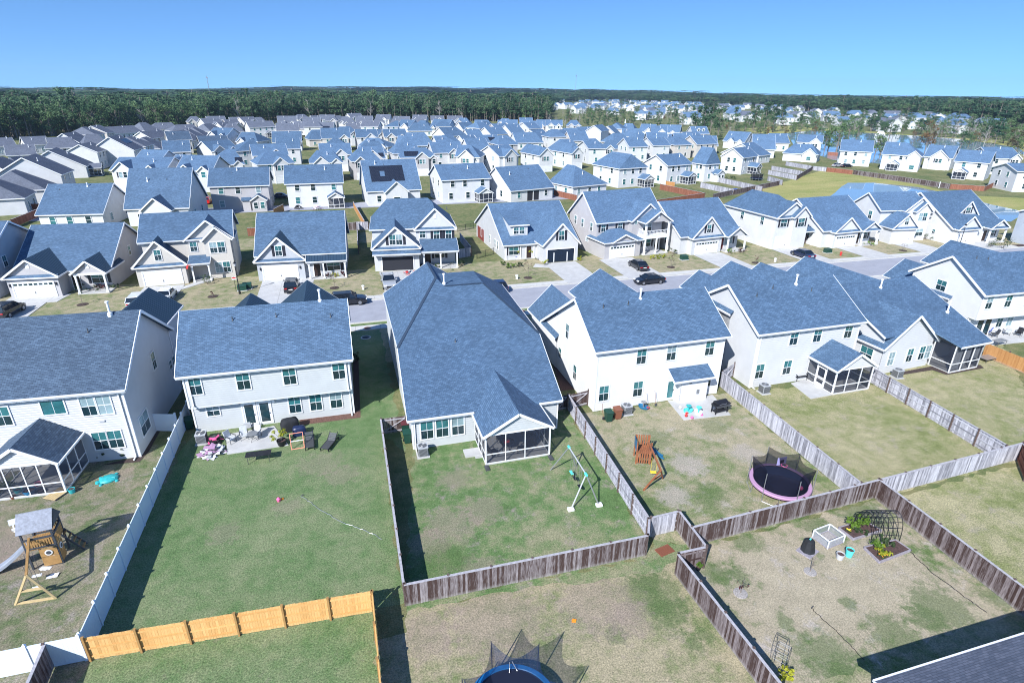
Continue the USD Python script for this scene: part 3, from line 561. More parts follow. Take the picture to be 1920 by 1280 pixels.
for pts in ([(-40, 89), (-38.8, 89), (-38.2, 92.5), (-40.0, 92.5)], [(-23.8, 90.5), (-21.2, 93.4), (-22.2, 94.5), (-23.8, 92)], [(-7, 88.6), (-5.4, 89.6), (-5.4, 92.6), (-7, 92.6)], [(29.6, 89.2), (32, 88.2), (32, 90), (30.6, 91)]):
    setting(sheet('path', ccw(pts), 0.05, 'concrete', thick=.05))
# second street behind the houses, mostly hidden
s2 = MB(); s2.poly([(-70, 150, .03), (75, 150, .03), (75, 158, .03), (-70, 158, .03)]); setting(s2.build('street', 'asphalt'))
# ponds
setting(sheet('pond', ccw([(128.5, 132.5), (141.27, 142.47), (153.50, 152.63), (162.26, 159.07), (171.30, 157.10), (177.12, 146.26), (173.92, 131.12), (168.61, 116.23), (166.52, 105.94), (150, 98), (132, 108)]), .03, 'pond_water'))
setting(sheet('pond', ccw([(323.40, 383.19), (367.87, 409.14), (391.79, 380.03), (406.01, 337.94), (404.74, 313.11), (374.04, 253.75), (333.67, 221.53), (309.27, 237.16), (222.77, 201.36), (212.67, 220.13), (245.66, 282.82)]), .03, 'pond_water'))

# ---------------------------------------------------------------- the nearest row: seven houses seen from behind
GN = None
# A: two-storey house at the left edge
H = House('house', 'white two-storey house cut by the left edge, screened porch on its back', (-32.07, 45.71), -0.05, GN, 'pale', 'shingle_dark', lap=True)
b = H.block(-3, 15, 0, 12.44, 6.21, 10.34); H.flush()
H.roofm = 'metal_roof'; H.block(8.7, 14.1, 6.5, 19.0, 6.3, 8.35, axis='y', ends='', walls='WEN', o=.3); H.flush('garage_wing_wall', 'metal_roof', 'fascia'); H.seams(8.7, 14.1, 8, 19, 6.3, 8.35); H.roofm = 'shingle_dark'
for u, z, w, h in ((6.5, 4.75, 1.0, 1.5), (9.85, 5.1, 1.5, 1.15), (12.12, 4.9, .95, 1.55), (13.2, 4.9, .95, 1.55), (12.2, 1.85, .95, 1.5), (13.25, 1.85, .95, 1.5)): H.window('S', u, .4, z, w, h, split=h > 1.2)
for u, z, w, h in ((7.2, 5.3, .8, 1.5), (2.5, 1.9, 1.8, 1.7), (10.6, 3.3, .6, .8), (11.5, 3.3, .6, .8)): H.window('E', u, 14.6, z, w, h)
m = MB(); H.pbox(m, H.frame('S', 12.7, .4, 3.55), -.2, .2, -.06, .06, 0, .1); m.build('wall_vent', 'trim_grey', H.p)
H.corner(14.6, .4, 0, 6.1); H.corner(14.6, 12.04, 0, 6.1); H.downspout(14.3, .3, 6.1)
X0, X1, Y0 = screened_porch(H, 6.3, 11.2, -3.7, .4, 2.75, 4.3, (7.6, 8.75, 9.7), roof='shingle_dark')
H.pipe(12.9, 5.9, 10.2, 1.0)
for x, y in ((3.0, 4.2), (5.5, 3.3), (11.6, 4.6)): H.pipe(x, y, 6.21 + .664 * y, .8, big=False)
HA = H
# B: light grey two-storey house, upper floor overhanging
H = House('house', 'light grey two-storey house with overhanging upper floor above a cluttered patio', (-14.24, 47.05), -0.008, GN, 'grey', 'shingle_slate', lap=True)
H.block(0, 13.75, 0, 9.97, 5.82, 9.64, wzb=2.72); H.flush()
H.face([(0, 0), (12.95, 0), (12.95, 2.74), (0, 2.74)], (.4, 1.0), (1, 0), (0, -1)); H.face([(0, 0), (8.6, 0), (8.6, 2.74), (0, 2.74)], (.4, 9.57), (0, -1), (-1, 0)); H.face([(0, 0), (8.6, 0), (8.6, 2.74), (0, 2.74)], (13.35, 1.0), (0, 1), (1, 0)); H.flush('lower_wall')
m = MB(); m.box(.38, 13.37, .38, 1.02, 2.62, 2.73); m.build('overhang_soffit', 'trim_white', H.p)
H.roofm = 'metal_roof'
for rx, hw, y1, zr in ((9.8, 3.3, 14.6, 8.75), (4.7, 1.9, 11.6, 8.7)):
    H.block(rx - hw, rx + hw, 5.5, y1, zr - hw * .8, zr, axis='y', walls='WEN', o=.3); H.flush('garage_wing_wall', 'metal_roof', 'fascia'); H.seams(rx - hw, rx + hw, 6, y1, zr - hw * .8, zr)
for u in (1.16, 4.83, 8.46, 12.48): H.window('S', u, .4, 4.72, .98, 1.6)
for u, z, w, h in ((1.95, 1.95, .95, .95), (8.45, 1.6, .95, 1.6), (10.2, 1.6, .95, 1.6), (11.92, 1.6, .95, 1.6)): H.window('S', u, 1.0, z, w, h)
H.door('S', 4.73, 1.0, .95, 2.15, 'trim_white', .12, 'glass_dark', 'patio_door'); H.door('S', 5.95, 1.0, .95, 2.15, 'trim_white', .12, 'glass_dark', 'patio_door')
m = MB(); H.pbox(m, H.frame('S', 6.75, 1.0, 2.2), -.12, .12, -.12, .12, 0, .14); m.build('wall_lamp', 'trim_white', H.p)
H.corner(.4, .4, 2.72, 5.8); H.corner(13.35, .4, 2.72, 5.8); H.corner(.4, 1.0, 0, 2.7); H.corner(13.35, 1.0, 0, 2.7); H.downspout(.75, .3, 5.8, 2.9); H.downspout(13.1, .3, 5.8, 2.9); H.downspout(13.15, .9, 2.7)
H.pipe(11.4, 5.0, 9.55, 1.0)
for x, y in ((4.2, 3.9), (7.7, 3.9), (12.2, 3.5)): H.pipe(x, y, 5.82 + .766 * y, .8, big=False)
# C: big hipped single-storey house with a gabled screened porch
H = House('house', 'large house with a broad hipped slate roof and gabled screened porch facing the swing set', (0, 0), 0, GN, 'grey', 'shingle_slate', lap=True)
P = lambda x, y: (x, y, 3.0 + .34 * (y - 40.3))
hipL, hipR, r0, r1, ap, fr = (3.45, 48.4, P(0, 48.4)[2]), (16.85, 48.4, P(0, 48.4)[2]), P(9.2, 56.6), P(13.3, 56.6), P(8.6, 58.1), 64.2
zE = hipL[2]
slab(H.rm, [(3.2, 40.3, 3.0), (16.3, 40.3, 3.0), hipR, r1, r0, ap, hipL])
slab(H.rm, [hipL, ap, (8.6, fr, ap[2]), (3.45, fr, zE)]); slab(H.rm, [r0, (10.9, fr, P(0, 56.6)[2] - .9), (13.75, fr, zE), (8.6, fr, ap[2]), ap])
slab(H.rm, [hipR, (17.4, fr, zE), (13.3, fr - 3, r1[2]), r1]); slab(H.rm, [r1, (13.3, fr - 3, r1[2]), (9.2, fr - 3, r1[2]), r0]); slab(H.rm, [(13.3, fr - 3, r1[2]), (17.4, fr, zE), (9.0, fr, zE), (9.2, fr - 3, r1[2])])
H.gutter((3.2, 40.3, 3.0), (8.6, 40.3, 3.0), (0, -1)); H.gutter((14.2, 40.3, 3.0), (16.3, 40.3, 3.0), (0, -1)); H.edge((3.17, 40.3, 3.0), (3.42, 48.4, zE)); H.edge((16.33, 40.3, 3.0), (16.88, 48.4, zE)); H.edge((3.42, 48.4, zE), (3.42, fr, zE)); H.edge((16.9, 48.4, zE), (17.43, fr, zE)); H.edge((3.42, fr + .03, zE), (8.6, fr + .03, ap[2])); H.edge((8.6, fr + .03, ap[2]), (13.75, fr + .03, zE))
zw = 2.86
H.face([(0, 0), (12.3, 0), (12.3, zw), (0, zw)], (3.6, 40.7), (1, 0), (0, -1)); H.face([(0, 0), (23.1, 0), (23.1, 2.95), (15.6, zE - .15), (0, zE - .15)], (3.6, 63.8), (0, -1), (-1, 0)); H.face([(0, 0), (23.1, 0), (23.1, zE - .15), (7.6, zE - .15), (0, 2.95)], (16.0, 40.7), (0, 1), (1, 0)); H.face([(0, 0), (13.2, 0), (13.2, zE - .15), (8.2, ap[2] - .3), (3.2, zE - .15), (0, zE - .15)], (16.8, 63.8), (-1, 0), (0, 1))
H.flush()
for p, q in ((hipL, ap), (ap, (8.6, fr, ap[2])), (hipR, r1), (r0, r1)):
    for k in range(int(np.linalg.norm(np.subtract(q, p)) / .3)):
        t = k * .3 / np.linalg.norm(np.subtract(q, p)); a = np.array(p) + t * np.subtract(q, p); c = np.array(p) + min(1, t + .34 / np.linalg.norm(np.subtract(q, p))) * np.subtract(q, p)
        m = MB(); m.bar(a + [0, 0, .012], c + [0, 0, .035], .26, .03); m.build('hip_cap', 'shingle_slate', H.p)
for u in (4.75, 6.0, 7.3): H.window('S', u, 40.7, 1.65, .98, 1.6)
H.corner(3.6, 40.7, 0, 2.85); H.corner(16.0, 40.7, 0, 2.85); H.downspout(3.75, 40.6, 2.85)
H.door('S', 9.6, 40.7, .95, 2.1, 'trim_white', .14, 'glass_dark', 'patio_door'); H.window('S', 12.2, 40.7, 1.6, 1.6, 1.5)
screened_porch(H, 8.5, 14.25, 36.7, 40.7, 2.8, 4.45, (10.35, 11.95), ridge_to=44.6)
H.pipe(9.3, 57.2, 8.6, 1.0); H.pipe(8.7, 48.4, P(0, 48.4)[2], .8, big=False)
for x in (8.75, 14.0):
    m = MB(); m.box(x - .16, x + .16, 36.2, 36.85, .01, .1); m.build('splash_block', 'steel_dark', H.p)
# D: white two-storey house with small lean-to
H = House('house', 'bright white two-storey house with a small lean-to room and grill on its patio', (19.90, 42.13), 0.012, GN, 'white', 'shingle_slate', lap=True)
H.block(0, 13.85, 0, 10.43, 6.18, 9.42, eaves='S1', walls='SWE'); slab(H.rm, [(0, 10.43, 6.18), (13.85, 10.43, 6.18), (13.85, 14.3, 3.78), (0, 14.3, 3.78)]); H.edge((-.028, 10.43, 6.18), (-.028, 14.3, 3.78), h=.24); H.edge((13.88, 10.43, 6.18), (13.88, 14.3, 3.78), h=.24); H.face([(0, 0), (3.87, 0), (3.87, 6.1), (0, 3.8)], (.4, 13.9), (0, -1), (-1, 0)); H.face([(0, 0), (3.87, 0), (3.87, 3.8), (0, 6.1)], (13.45, 10.03), (0, 1), (1, 0)); H.face([(0, 0), (13.05, 0), (13.05, 3.8), (0, 3.8)], (13.45, 13.9), (-1, 0), (0, 1)); H.flush()
for x0, x1, y0, y1, ze, zr in ((-.05, 5.7, 9.6, 18.6, 3.6, 6.4), (4.0, 11.4, 4.0, 16.2, 6.2, 8.6)):
    H.block(x0, x1, y0, y1, ze, zr, axis='y', walls='WEN' if y1 > 10 else '', ends='0' if y1 > 10 else '01', eaves='SN' if y1 > 10 else '01'); H.flush('front_wing_wall', 'front_wing_roof', 'fascia')
for u, z in ((4.78, 5.05), (7.85, 5.05), (11.92, 5.05), (1.29, 1.75), (4.76, 1.72), (12.15, 1.65)): H.window('S', u, .4, z, .92, 1.5)
for u, z in ((7.35, 5.2), (9.08, 2.1), (4.98, 1.8)): H.window('W', u, .4, z, .75, 1.5 if z != 2.1 else 1.1)
H.corner(.4, .4, 0, 6.1); H.corner(13.45, .4, 0, 6.1)
H.face([(0, 0), (2.9, 0), (2.9, 2.55), (0, 2.55)], (8.75, -.55), (1, 0), (0, -1)); H.face([(0, 0), (.95, 0), (.95, 2.55), (0, 2.55)], (8.75, .4), (0, -1), (-1, 0)); H.face([(0, 0), (.95, 0), (.95, 2.55), (0, 2.55)], (11.65, -.55), (0, 1), (1, 0))
slab(H.rm, [(7.75, -.95, 2.65), (12.0, -.95, 2.65), (12.0, .42, 3.4), (7.75, .42, 3.4)]); H.gutter((7.75, -.95, 2.65), (12.0, -.95, 2.65), (0, -1)); H.edge((7.72, -.95, 2.65), (7.72, .4, 3.4)); H.edge((12.03, -.95, 2.65), (12.03, .4, 3.4)); H.flush('lean_to_wall', 'lean_to_roof', 'fascia')
H.door('S', 8.25, .4, .85, 2.05, 'trim_white', .1, 'glass_teal', 'back_door')
m = MB(); H.pbox(m, H.frame('S', 9.6, -.55, 2.25), -.15, .15, -.1, .1, 0, .2); m.build('wall_lamp', 'steel_dark', H.p)
m = MB(); H.pbox(m, H.frame('S', 10.6, -.55, 1.1), -.13, .13, -.2, .2, 0, .12); m.build('meter_box', 'steel', H.p)
for x, y in ((2.4, 4.0), (5.0, 4.1)): H.pipe(x, y, 6.18 + .62 * y, .8, big=False)
H.pipe(6.5, 4.6, 8.9, 1.0)
# E: two-storey with hipped screened porch
H = House('house', 'pale two-storey house with bench beside its dark screened porch', (36.83, 42.33), 0.012, GN, 'pale', 'shingle_slate', lap=True)
H.block(0, 13.01, 0, 11.06, 5.97, 9.27); H.flush()
for rx, hw, y1, zr, ze in ((2.3, 2.3, 14.0, 8.2, 6.4), (7.4, 3.9, 15.2, 8.6, 6.0)):
    H.block(rx - hw, rx + hw, 4.5, y1, ze, zr, axis='y', walls='WEN', ends='0'); H.flush('front_wing_wall', 'front_wing_roof', 'fascia')
for u, z in ((4.59, 4.97), (7.42, 4.97), (11.26, 4.97), (1.24, 1.75), (4.52, 1.75)): H.window('S', u, .4, z, .92, 1.5)
H.corner(.4, .4, 0, 5.9); H.corner(12.6, .4, 0, 5.9); H.downspout(.6, .3, 5.9)
screened_porch(H, 6.95, 11.85, -3.4, .4, 2.75, 4.3, (8.6, 10.2), door_side='W')
d = MB(); d.box(7.17, 7.25, -1.9, -1.8, .1, 2.2); d.box(7.17, 7.25, -.95, -.85, .1, 2.2); d.box(7.17, 7.25, -1.8, -.95, 2.1, 2.2); d.box(7.17, 7.25, -1.8, -.95, .1, .5); d.box(7.18, 7.24, -1.8, -.95, 1.1, 1.18); d.build('screen_door', 'trim_white', H.p)
for x, y in ((2.3, 3.9), (4.7, 4.6), (9.0, 3.9)): H.pipe(x, y, 5.97 + .597 * y, .8, big=False)
H.pipe(7.7, 4.8, 8.8, 1.0)
# F: long single-storey with rear wing and corner porch
H = House('house', 'single-storey house with white rear gable wing and dark corner screened porch', (55.52, 39.29), 0.07, GN, 'pale', 'shingle_slate', lap=True)
F_ = lambda x, y: (x, y, 3.2 + .4257 * y)
slab(H.rm, [F_(-3.5, 2.6), F_(-2.2, 2.6), F_(.4, 7.4), F_(.4, 10.1), F_(-3.5, 10.1)]); slab(H.rm, [F_(.4, 7.4), F_(4.4, .0), F_(9.1, 0), F_(9.1, 10.1), F_(.4, 10.1)]); slab(H.rm, [(9.1, 20.3, 3.2), (-3.5, 20.3, 3.2), (-3.5, 10.1, 7.5), (9.1, 10.1, 7.5)])
H.gutter((4.4, 0, 3.2), (9.1, 0, 3.2), (0, -1)); H.edge((9.13, 0, 3.2), (9.13, 10.1, 7.5)); H.edge((-3.53, 2.6, 4.3), (-3.53, 10.1, 7.5))
H.face([(0, 0), (19.5, 0), (19.5, 3.2), (9.7, 7.2), (0, 3.2)], (8.7, .4), (0, 1), (1, 0)); H.face([(0, 0), (17, 0), (17, 4.0), (9.8, 7.2), (0, 3.2)], (-3.1, 19.9), (0, -1), (-1, 0)); H.face([(0, 0), (11.8, 0), (11.8, 3.2), (0, 3.2)], (8.7, 19.9), (-1, 0), (0, 1)); H.flush()
H.block(-3.6, 4.4, 2.3, 7.6, 3.1, 6.35, axis='y', walls='SWE', ends='1'); H.flush('wing_wall', 'wing_roof', 'fascia')
for rx, hw, y1, zr, ze in ((-3.3, 4.0, 21.5, 7.2, 4.4), (4.6, 3.4, 22.0, 7.2, 4.9)):
    H.block(rx - hw, rx + hw, 9, y1, ze, zr, axis='y', walls='WEN', ends='0'); H.flush('front_wing_wall', 'front_wing_roof', 'fascia')
for u, w in ((-1.75, .85), (.95, .85), (2.75, .85), (3.65, .85)): H.window('S', u, 2.7, 1.65, w, 1.5)
H.window('W', 4.4, -3.2, 1.7, 1.4, 1.5)
m = MB()
for x in (4.4, 6.0, 7.4, 8.7): m.box(x - .05, x + .05, .4, .5, 0, 3.05)
m.box(4.4, 8.7, .41, .49, .95, 1.03); m.box(4.4, 8.7, .41, .49, 2.95, 3.1); m.box(4.4, 8.7, .41, .49, .02, .14)
for y in (.4, 2.6): m.box(4.36, 4.46, y, y + .1, 0, 3.05); m.box(8.65, 8.75, y, y + .1, 0, 3.05)
m.box(4.38, 4.44, .4, 2.7, .95, 1.03); m.box(8.67, 8.73, .4, 2.7, .95, 1.03); m.build('porch_frame', 'trim_white', H.p)
for a, c in ((4.4, 6.0), (6.0, 7.4), (7.4, 8.7)): q = MB(); q.poly([(a, .45, .1), (c, .45, .1), (c, .45, 3), (a, .45, 3)]); q.build('screen', 'screen_mesh', H.p)
for x in (4.4, 8.7): q = MB(); q.poly([(x, .45, .1), (x, 2.7, .1), (x, 2.7, 3.2), (x, .45, 3)]); q.build('screen', 'screen_mesh', H.p)
q = MB(); q.box(4.4, 8.7, .45, 3.6, 0, .12); q.build('porch_floor', 'concrete', H.p)
q = MB(); q.box(4.4, 8.7, 3.6, 3.7, .0, 4.0); q.build('porch_back_wall', 'siding_pale', H.p)
for i in range(9):
    x = 4.75 + i * .44
    if i not in (3, 6): q = MB(); q.box(x - .16, x + .16, .52, .58, .3 if i < 5 else 1.2, 2.9); q.build('porch_curtain', 'cushion', H.p)
H.pipe(2.5, 9.0, 7.0, .9); H.pipe(7.6, 4.4, 5.1, 1.2)
# G: two-storey at the right edge
H = House('house', 'white two-storey house at the right edge with covered outdoor furniture behind it', (70.08, 45.67), -0.03, GN, 'white', 'shingle_slate', lap=True)
H.block(0, 15, 0, 10.4, 5.94, 9.26, wzb=2.75); H.flush()
H.face([(0, 0), (14.2, 0), (14.2, 2.76), (0, 2.76)], (.4, 1.4), (1, 0), (0, -1)); H.face([(0, 0), (8.6, 0), (8.6, 2.76), (0, 2.76)], (.4, 10.0), (0, -1), (-1, 0)); H.flush('lower_wall')
for rx, hw, y1, zr, ze in ((3.0, 3.0, 14.0, 6.4, 4.2), (9.8, 4.2, 13.8, 8.7, 6.0)):
    H.block(rx - hw, rx + hw, 4, y1, ze, zr, axis='y', walls='WEN', ends='0'); H.flush('front_wing_wall', 'front_wing_roof', 'fascia')
for u in (1.4, 4.3, 7.4): H.window('S', u, .4, 4.85, .92, 1.5)
for u in (5.6, 7.2): H.window('S', u, 1.4, 1.7, .9, 1.4)
H.window('W', 5.8, .4, 5.3, 1.25, 1.25); H.door('S', 2.6, 1.4, .9, 2.1, 'door_dark', .1, 'glass_dark', 'patio_door'); H.door('S', 3.8, 1.4, .9, 2.1, 'door_dark', .1, 'glass_dark', 'patio_door')
m = MB(); m.box(.38, 14.6, .38, 1.42, 2.66, 2.77); m.build('overhang_soffit', 'trim_white', H.p); H.corner(.4, .4, 2.75, 5.8); H.downspout(.7, 1.3, 2.7)
for x, y in ((3.0, 4.6), (4.6, 4.4)): H.pipe(x, y, 5.94 + .64 * y, .7, big=False)
# H: the house under the camera, only its far roof slope reaches into the frame
H = House('house', 'nearest house, only a corner of its grey roof enters the frame bottom right', (20.6, 12.45), 0.0, GN, 'grey', 'shingle_brown', lap=False)
H.block(0, 15, -15, 0, 3.1, 5.9, walls='SNWE'); H.flush()

# ---------------------------------------------------------------- the row across the street, seen from the front
def gable_wing(H, x0, x1, y0, y1, ze, zr, metal=False, walls='SWE', band=None, o=.35):
    """gabled wing with its ridge running away from the street"""
    keep = H.roofm
    if metal: H.roofm = 'metal_roof'
    H.block(x0, x1, y0, y1, ze, zr, axis='y', walls=walls, ends='1', o=o); H.flush('wing_wall', 'wing_roof', 'fascia')
    if metal: H.seams(x0, x1, y0, y1, ze, zr)
    H.roofm = keep
    if band:   # little roof strip across the foot of the gable
        slab(H.rm, [(x0 + .1, y0 - .05, ze - .12), (x1 - .1, y0 - .05, ze - .12), (x1 - .1, y0 + o + .01, ze + .22), (x0 + .1, y0 + o + .01, ze + .22)], .08); H.edge((x0, y0 - .07, ze - .1), (x1, y0 - .07, ze - .1), h=.16); H.flush('wing_wall', 'gable_skirt_roof', 'fascia')
def gvent(H, x, y, z):
    m = MB(); H.pbox(m, H.frame('S', x, y, z), -.22, .22, -.35, .35, -.02, .05)
    for k in range(4): H.pbox(m, H.frame('S', x, y, z), -.17, .17, -.28 + k * .15, -.2 + k * .15, .05, .07)
    m.build('gable_vent', 'trim_white', H.p)
def wall_light(H, u, plane, z):
    m = MB(); H.pbox(m, H.frame('S', u, plane, z), -.09, .09, -.2, .2, -.02, .16); m.build('wall_lamp', 'shutter_dark', H.p)
def porch(H, x0, x1, y0, y1, ze, zt, posts, roof=None, beam=True):
    slab(H.rm, [(x0, y0, ze), (x1, y0, ze), (x1, y1, zt), (x0, y1, zt)]); keep = H.roofm; H.roofm = roof or keep
    H.gutter((x0, y0, ze), (x1, y0, ze), (0, -1)); H.edge((x0 - .03, y0, ze), (x0 - .03, y1, zt)); H.edge((x1 + .03, y0, ze), (x1 + .03, y1, zt)); H.flush('porch_wall', 'porch_roof', 'fascia'); H.roofm = keep
    m = MB(); m.box(x0 + .2, x1 - .2, y0 + .2, y1, 0, .14); m.build('porch_floor', 'concrete', H.p)
    m = MB(); m.box(x0 + .2, x1 - .2, y0 + .22, y0 + .38, ze - .42, ze - .17); m.build('porch_beam', 'trim_white', H.p)
    for x in posts: H.post(x, y0 + .3, ze - .4, .2, .14)
R2 = None
# 2a: sliver of a house at the left edge
H = House('house', 'grey house cut by the left edge, only its shaded side wall showing', (-58.5, 92.5), -0.06, R2, 'mid', 'shingle_slate')
H.block(0, 12.0, 0, 15, 5.6, 9.4); H.flush(); H.window('E', 4.5, 11.6, 4.3, .9, 1.5)
# 2b
H = House('house', 'grey single-storey house with two dark metal-roofed front gables and white garage door', (-45.45, 94.23), -0.07, R2, 'taupe', 'shingle_slate')
H.block(0, 12.5, 0, 16.67, 2.99, 8.05); H.flush()
gable_wing(H, .1, 7.0, -2.6, 5.2, 3.05, 5.5, True, band=1); gable_wing(H, 8.1, 12.65, -2.0, 4.6, 3.05, 4.85, True, walls='', band=None)
H.face([(0, 0), (3.8, 0), (1.9, 1.45)], (8.5, -1.65), (1, 0), (0, -1)); [f for f in ()]
_w = H.wm; H.wm = MB(); H.wm.v, H.wm.f, H.wm.uv, H.wm.n = [(x, y, z + 3.02) for x, y, z in _w.v], _w.f, _w.uv, _w.n; H.flush('gable_wall')
H.garage_door(3.5, -2.25, 4.9); gvent(H, 3.5, -2.25, 4.5); gvent(H, 10.4, -1.65, 4.0); wall_light(H, .75, -2.25, 1.9); wall_light(H, 6.3, -2.25, 1.9)
m = MB(); m.box(8.4, 12.4, -1.9, .4, 0, .14); m.build('porch_floor', 'concrete', H.p); m = MB(); m.box(8.4, 12.4, -1.75, -1.6, 2.7, 3.0); m.build('porch_beam', 'trim_white', H.p)
for x in (8.6, 12.2): H.post(x, -1.7, 2.75, .22, .14)
H.window('S', 10.6, .4, 1.7, 1.9, 1.5, shutters=True); H.door('S', 7.6, .4); H.window('E', 8.5, 12.1, 3.6, .8, 1.4)
# 2c
H = House('house', 'white two-storey house with stacked front gables, dark metal garage roof and flag', (-29.41, 95.23), 0.06, R2, 'cream', 'shingle_slate')
H.block(0, 12.88, 0, 10.83, 6.14, 9.37); H.flush()
gable_wing(H, -.9, 6.25, -2.3, 3.0, 3.1, 6.8, True, band=1); gable_wing(H, 6.0, 12.95, -.1, 5.0, 6.05, 8.95); gable_wing(H, 8.4, 12.75, -.75, 2.5, 6.0, 8.0)
porch(H, 6.35, 9.3, -2.2, .4, 3.0, 3.7, (6.75, 9.0))
H.garage_door(2.7, -1.95, 4.9, lights=False); H.window('S', 2.7, -1.95, 4.6, .85, 1.5); H.window('S', 7.2, .25, 5.0, .9, 1.4); H.window('S', 9.95, -.4, 4.8, .95, 1.6); H.window('S', 11.05, -.4, 4.8, .95, 1.6); H.window('S', 10.2, -.4, 1.7, .95, 1.6); H.window('S', 11.3, -.4, 1.7, .95, 1.6); H.door('S', 7.8, .4, mat='door_red')
for u in (3.5, 7.0, 8.0): H.window('E', u, 12.48, 4.6, .8, 1.4)
m = MB(); m.bar((5.9, -2.0, 2.7), (6.9, -3.2, 3.2), .04); m.poly([(5.95, -2.05, 2.75), (6.5, -2.7, 3.0), (6.3, -2.45, 2.35), (6.05, -2.2, 2.3)]); m.build('flag', 'red', H.p)
# 2d
H = House('house', 'grey single-storey house with one tall shuttered gable and metal porch roof', (-13.59, 92.45), -0.06, R2, 'mid', 'shingle_slate')
H.block(0, 13.43, 0, 14.24, 3.79, 8.98); H.flush()
gable_wing(H, -.1, 7.4, -.6, 5.2, 3.15, 6.75, True, band=1)
H.roofm = 'metal_roof'; porch(H, 7.45, 13.45, -1.3, .3, 2.95, 3.75, (7.8, 9.9, 13.1)); m = MB(); [m.bar((7.5 + k * .4, -1.28, 2.98), (7.5 + k * .4, .28, 3.77), .035, .06) for k in range(15)]; m.build('standing_seam', 'metal_roof', H.p); H.roofm = 'shingle_slate'
H.garage_door(3.5, -.25, 4.9, lights=False); H.window('S', 3.65, -.25, 4.55, .9, 1.5, shutters=True); H.window('S', 11.3, .4, 1.7, 1.9, 1.5, shutters=True); H.door('S', 8.8, .4); wall_light(H, .7, -.25, 1.9); wall_light(H, 6.4, -.25, 1.9)
# 2e
H = House('house', 'white two-storey hipped house with open garage, shutters and pickup outside', (3.8, 97.39), -0.09, R2, 'pale', 'shingle_slate')
H.block(0, 14.27, 0, 11.11, 5.87, 9.9, hip=(3.1, 4.2)); H.flush()
gable_wing(H, .3, 8.1, -4.6, 4.2, 3.75, 7.25, band=1); gable_wing(H, 7.2, 14.25, -1.4, 5.0, 6.0, 9.4, band=1)
slab(H.rm, [(.4, -5.2, 3.0), (8.0, -5.2, 3.0), (8.0, -4.2, 3.6), (.4, -4.2, 3.6)]); H.gutter((.4, -5.2, 3.0), (8.0, -5.2, 3.0), (0, -1)); H.flush('wing_wall', 'gable_skirt_roof', 'fascia')
porch(H, 8.0, 14.2, -4.7, -1.0, 3.05, 4.3, (8.5, 11.2, 13.9))
H.window('S', 3.7, -4.25, 5.1, .95, 1.6); H.window('S', 4.7, -4.25, 5.1, .95, 1.6)
for u in (2.85, 5.55): q = MB(); H.pbox(q, H.frame('S', u, -4.25, 5.1), -.2, .2, -.85, .85, -.02, .05); q.build('shutter', 'shutter_dark', H.p)
H.window('S', 8.6, -1.05, 5.1, .9, 1.2); H.window('S', 10.9, -1.05, 5.0, .95, 1.6, shutters=True); H.window('S', 12.9, -1.05, 5.0, .95, 1.6, shutters=True); H.window('S', 11.3, -1.05, 1.7, 1.6, 1.5, shutters=True); H.door('S', 9.3, -1.05); gvent(H, 10.8, -1.05, 8.0)
m = MB(); H.pbox(m, H.frame('S', 4.3, -4.25, 0), -2.45, 2.45, .06, 2.3, -.0, .012); m.build('garage_opening', 'interior_dark', H.p)
m = MB()
for q in ((-2.6, -2.45, 0, 2.3), (2.45, 2.6, 0, 2.3), (-2.6, 2.6, 2.3, 2.46)): H.pbox(m, H.frame('S', 4.3, -4.25, 0), *q, -.02, .06)
m.build('door_frame', 'trim_white', H.p)
H.pipe(13.2, 4.5, 8.2, .7, big=False)
# 2f
H = House('house', 'white single-storey house with shed dormer and screened dark garage opening', (25.72, 93.97), 0.03, R2, 'pale', 'shingle_pale')
H.block(0, 14.1, 0, 19.96, 2.75, 8.15, wallo=.35); H.flush()
gable_wing(H, 5.9, 12.9, -3.4, 7.2, 3.1, 6.75); 
m = MB(); m.box(.35, 5.9, .2, 2.6, 0, .14); m.build('porch_floor', 'concrete', H.p)
for x in (.6, 3.2, 5.7): H.post(x, .35, 2.5, .2, .14)
slab(H.rm, [(1.6, 1.7, 5.75), (5.3, 1.7, 5.75), (5.3, 8.6, 7.25), (1.6, 8.6, 7.25)]); H.edge((1.6, 1.67, 5.75), (5.3, 1.67, 5.75)); H.face([(0, 3.6), (3.2, 3.6), (3.2, 5.75), (0, 5.75)], (1.85, 2.0), (1, 0), (0, -1)); H.face([(0, 7.0), (6, 3.5), (6, 5.65)], (1.85, 8.0), (0, -1), (-1, 0)); H.face([(0, 3.5), (6, 7.0), (0, 5.65)], (5.05, 2.0), (0, 1), (1, 0)); H.flush('dormer_wall', 'dormer_roof', 'fascia')
H.window('S', 2.95, 2.0, 4.7, .85, 1.1); H.window('S', 4.0, 2.0, 4.7, .85, 1.1)
H.window('S', 9.4, -3.05, 4.6, .95, 1.6, shutters=True); H.window('S', 2.0, .4, 1.6, 1.7, 1.4, shutters=True); H.door('S', 4.8, .4)
m = MB(); H.pbox(m, H.frame('S', 9.4, -3.05, 0), -2.45, 2.45, .06, 2.25, 0, .012); m.build('garage_opening', 'interior_dark', H.p)
m = MB(); H.pbox(m, H.frame('S', 9.4, -3.05, 0), -2.4, 2.4, .06, 2.2, .03, .04); m.build('garage_screen', 'fabric_mesh', H.p)
m = MB()
for q in ((-2.6, -2.45, 0, 2.25), (2.45, 2.6, 0, 2.25), (-2.6, 2.6, 2.25, 2.4)): H.pbox(m, H.frame('S', 9.4, -3.05, 0), *q, -.02, .06)
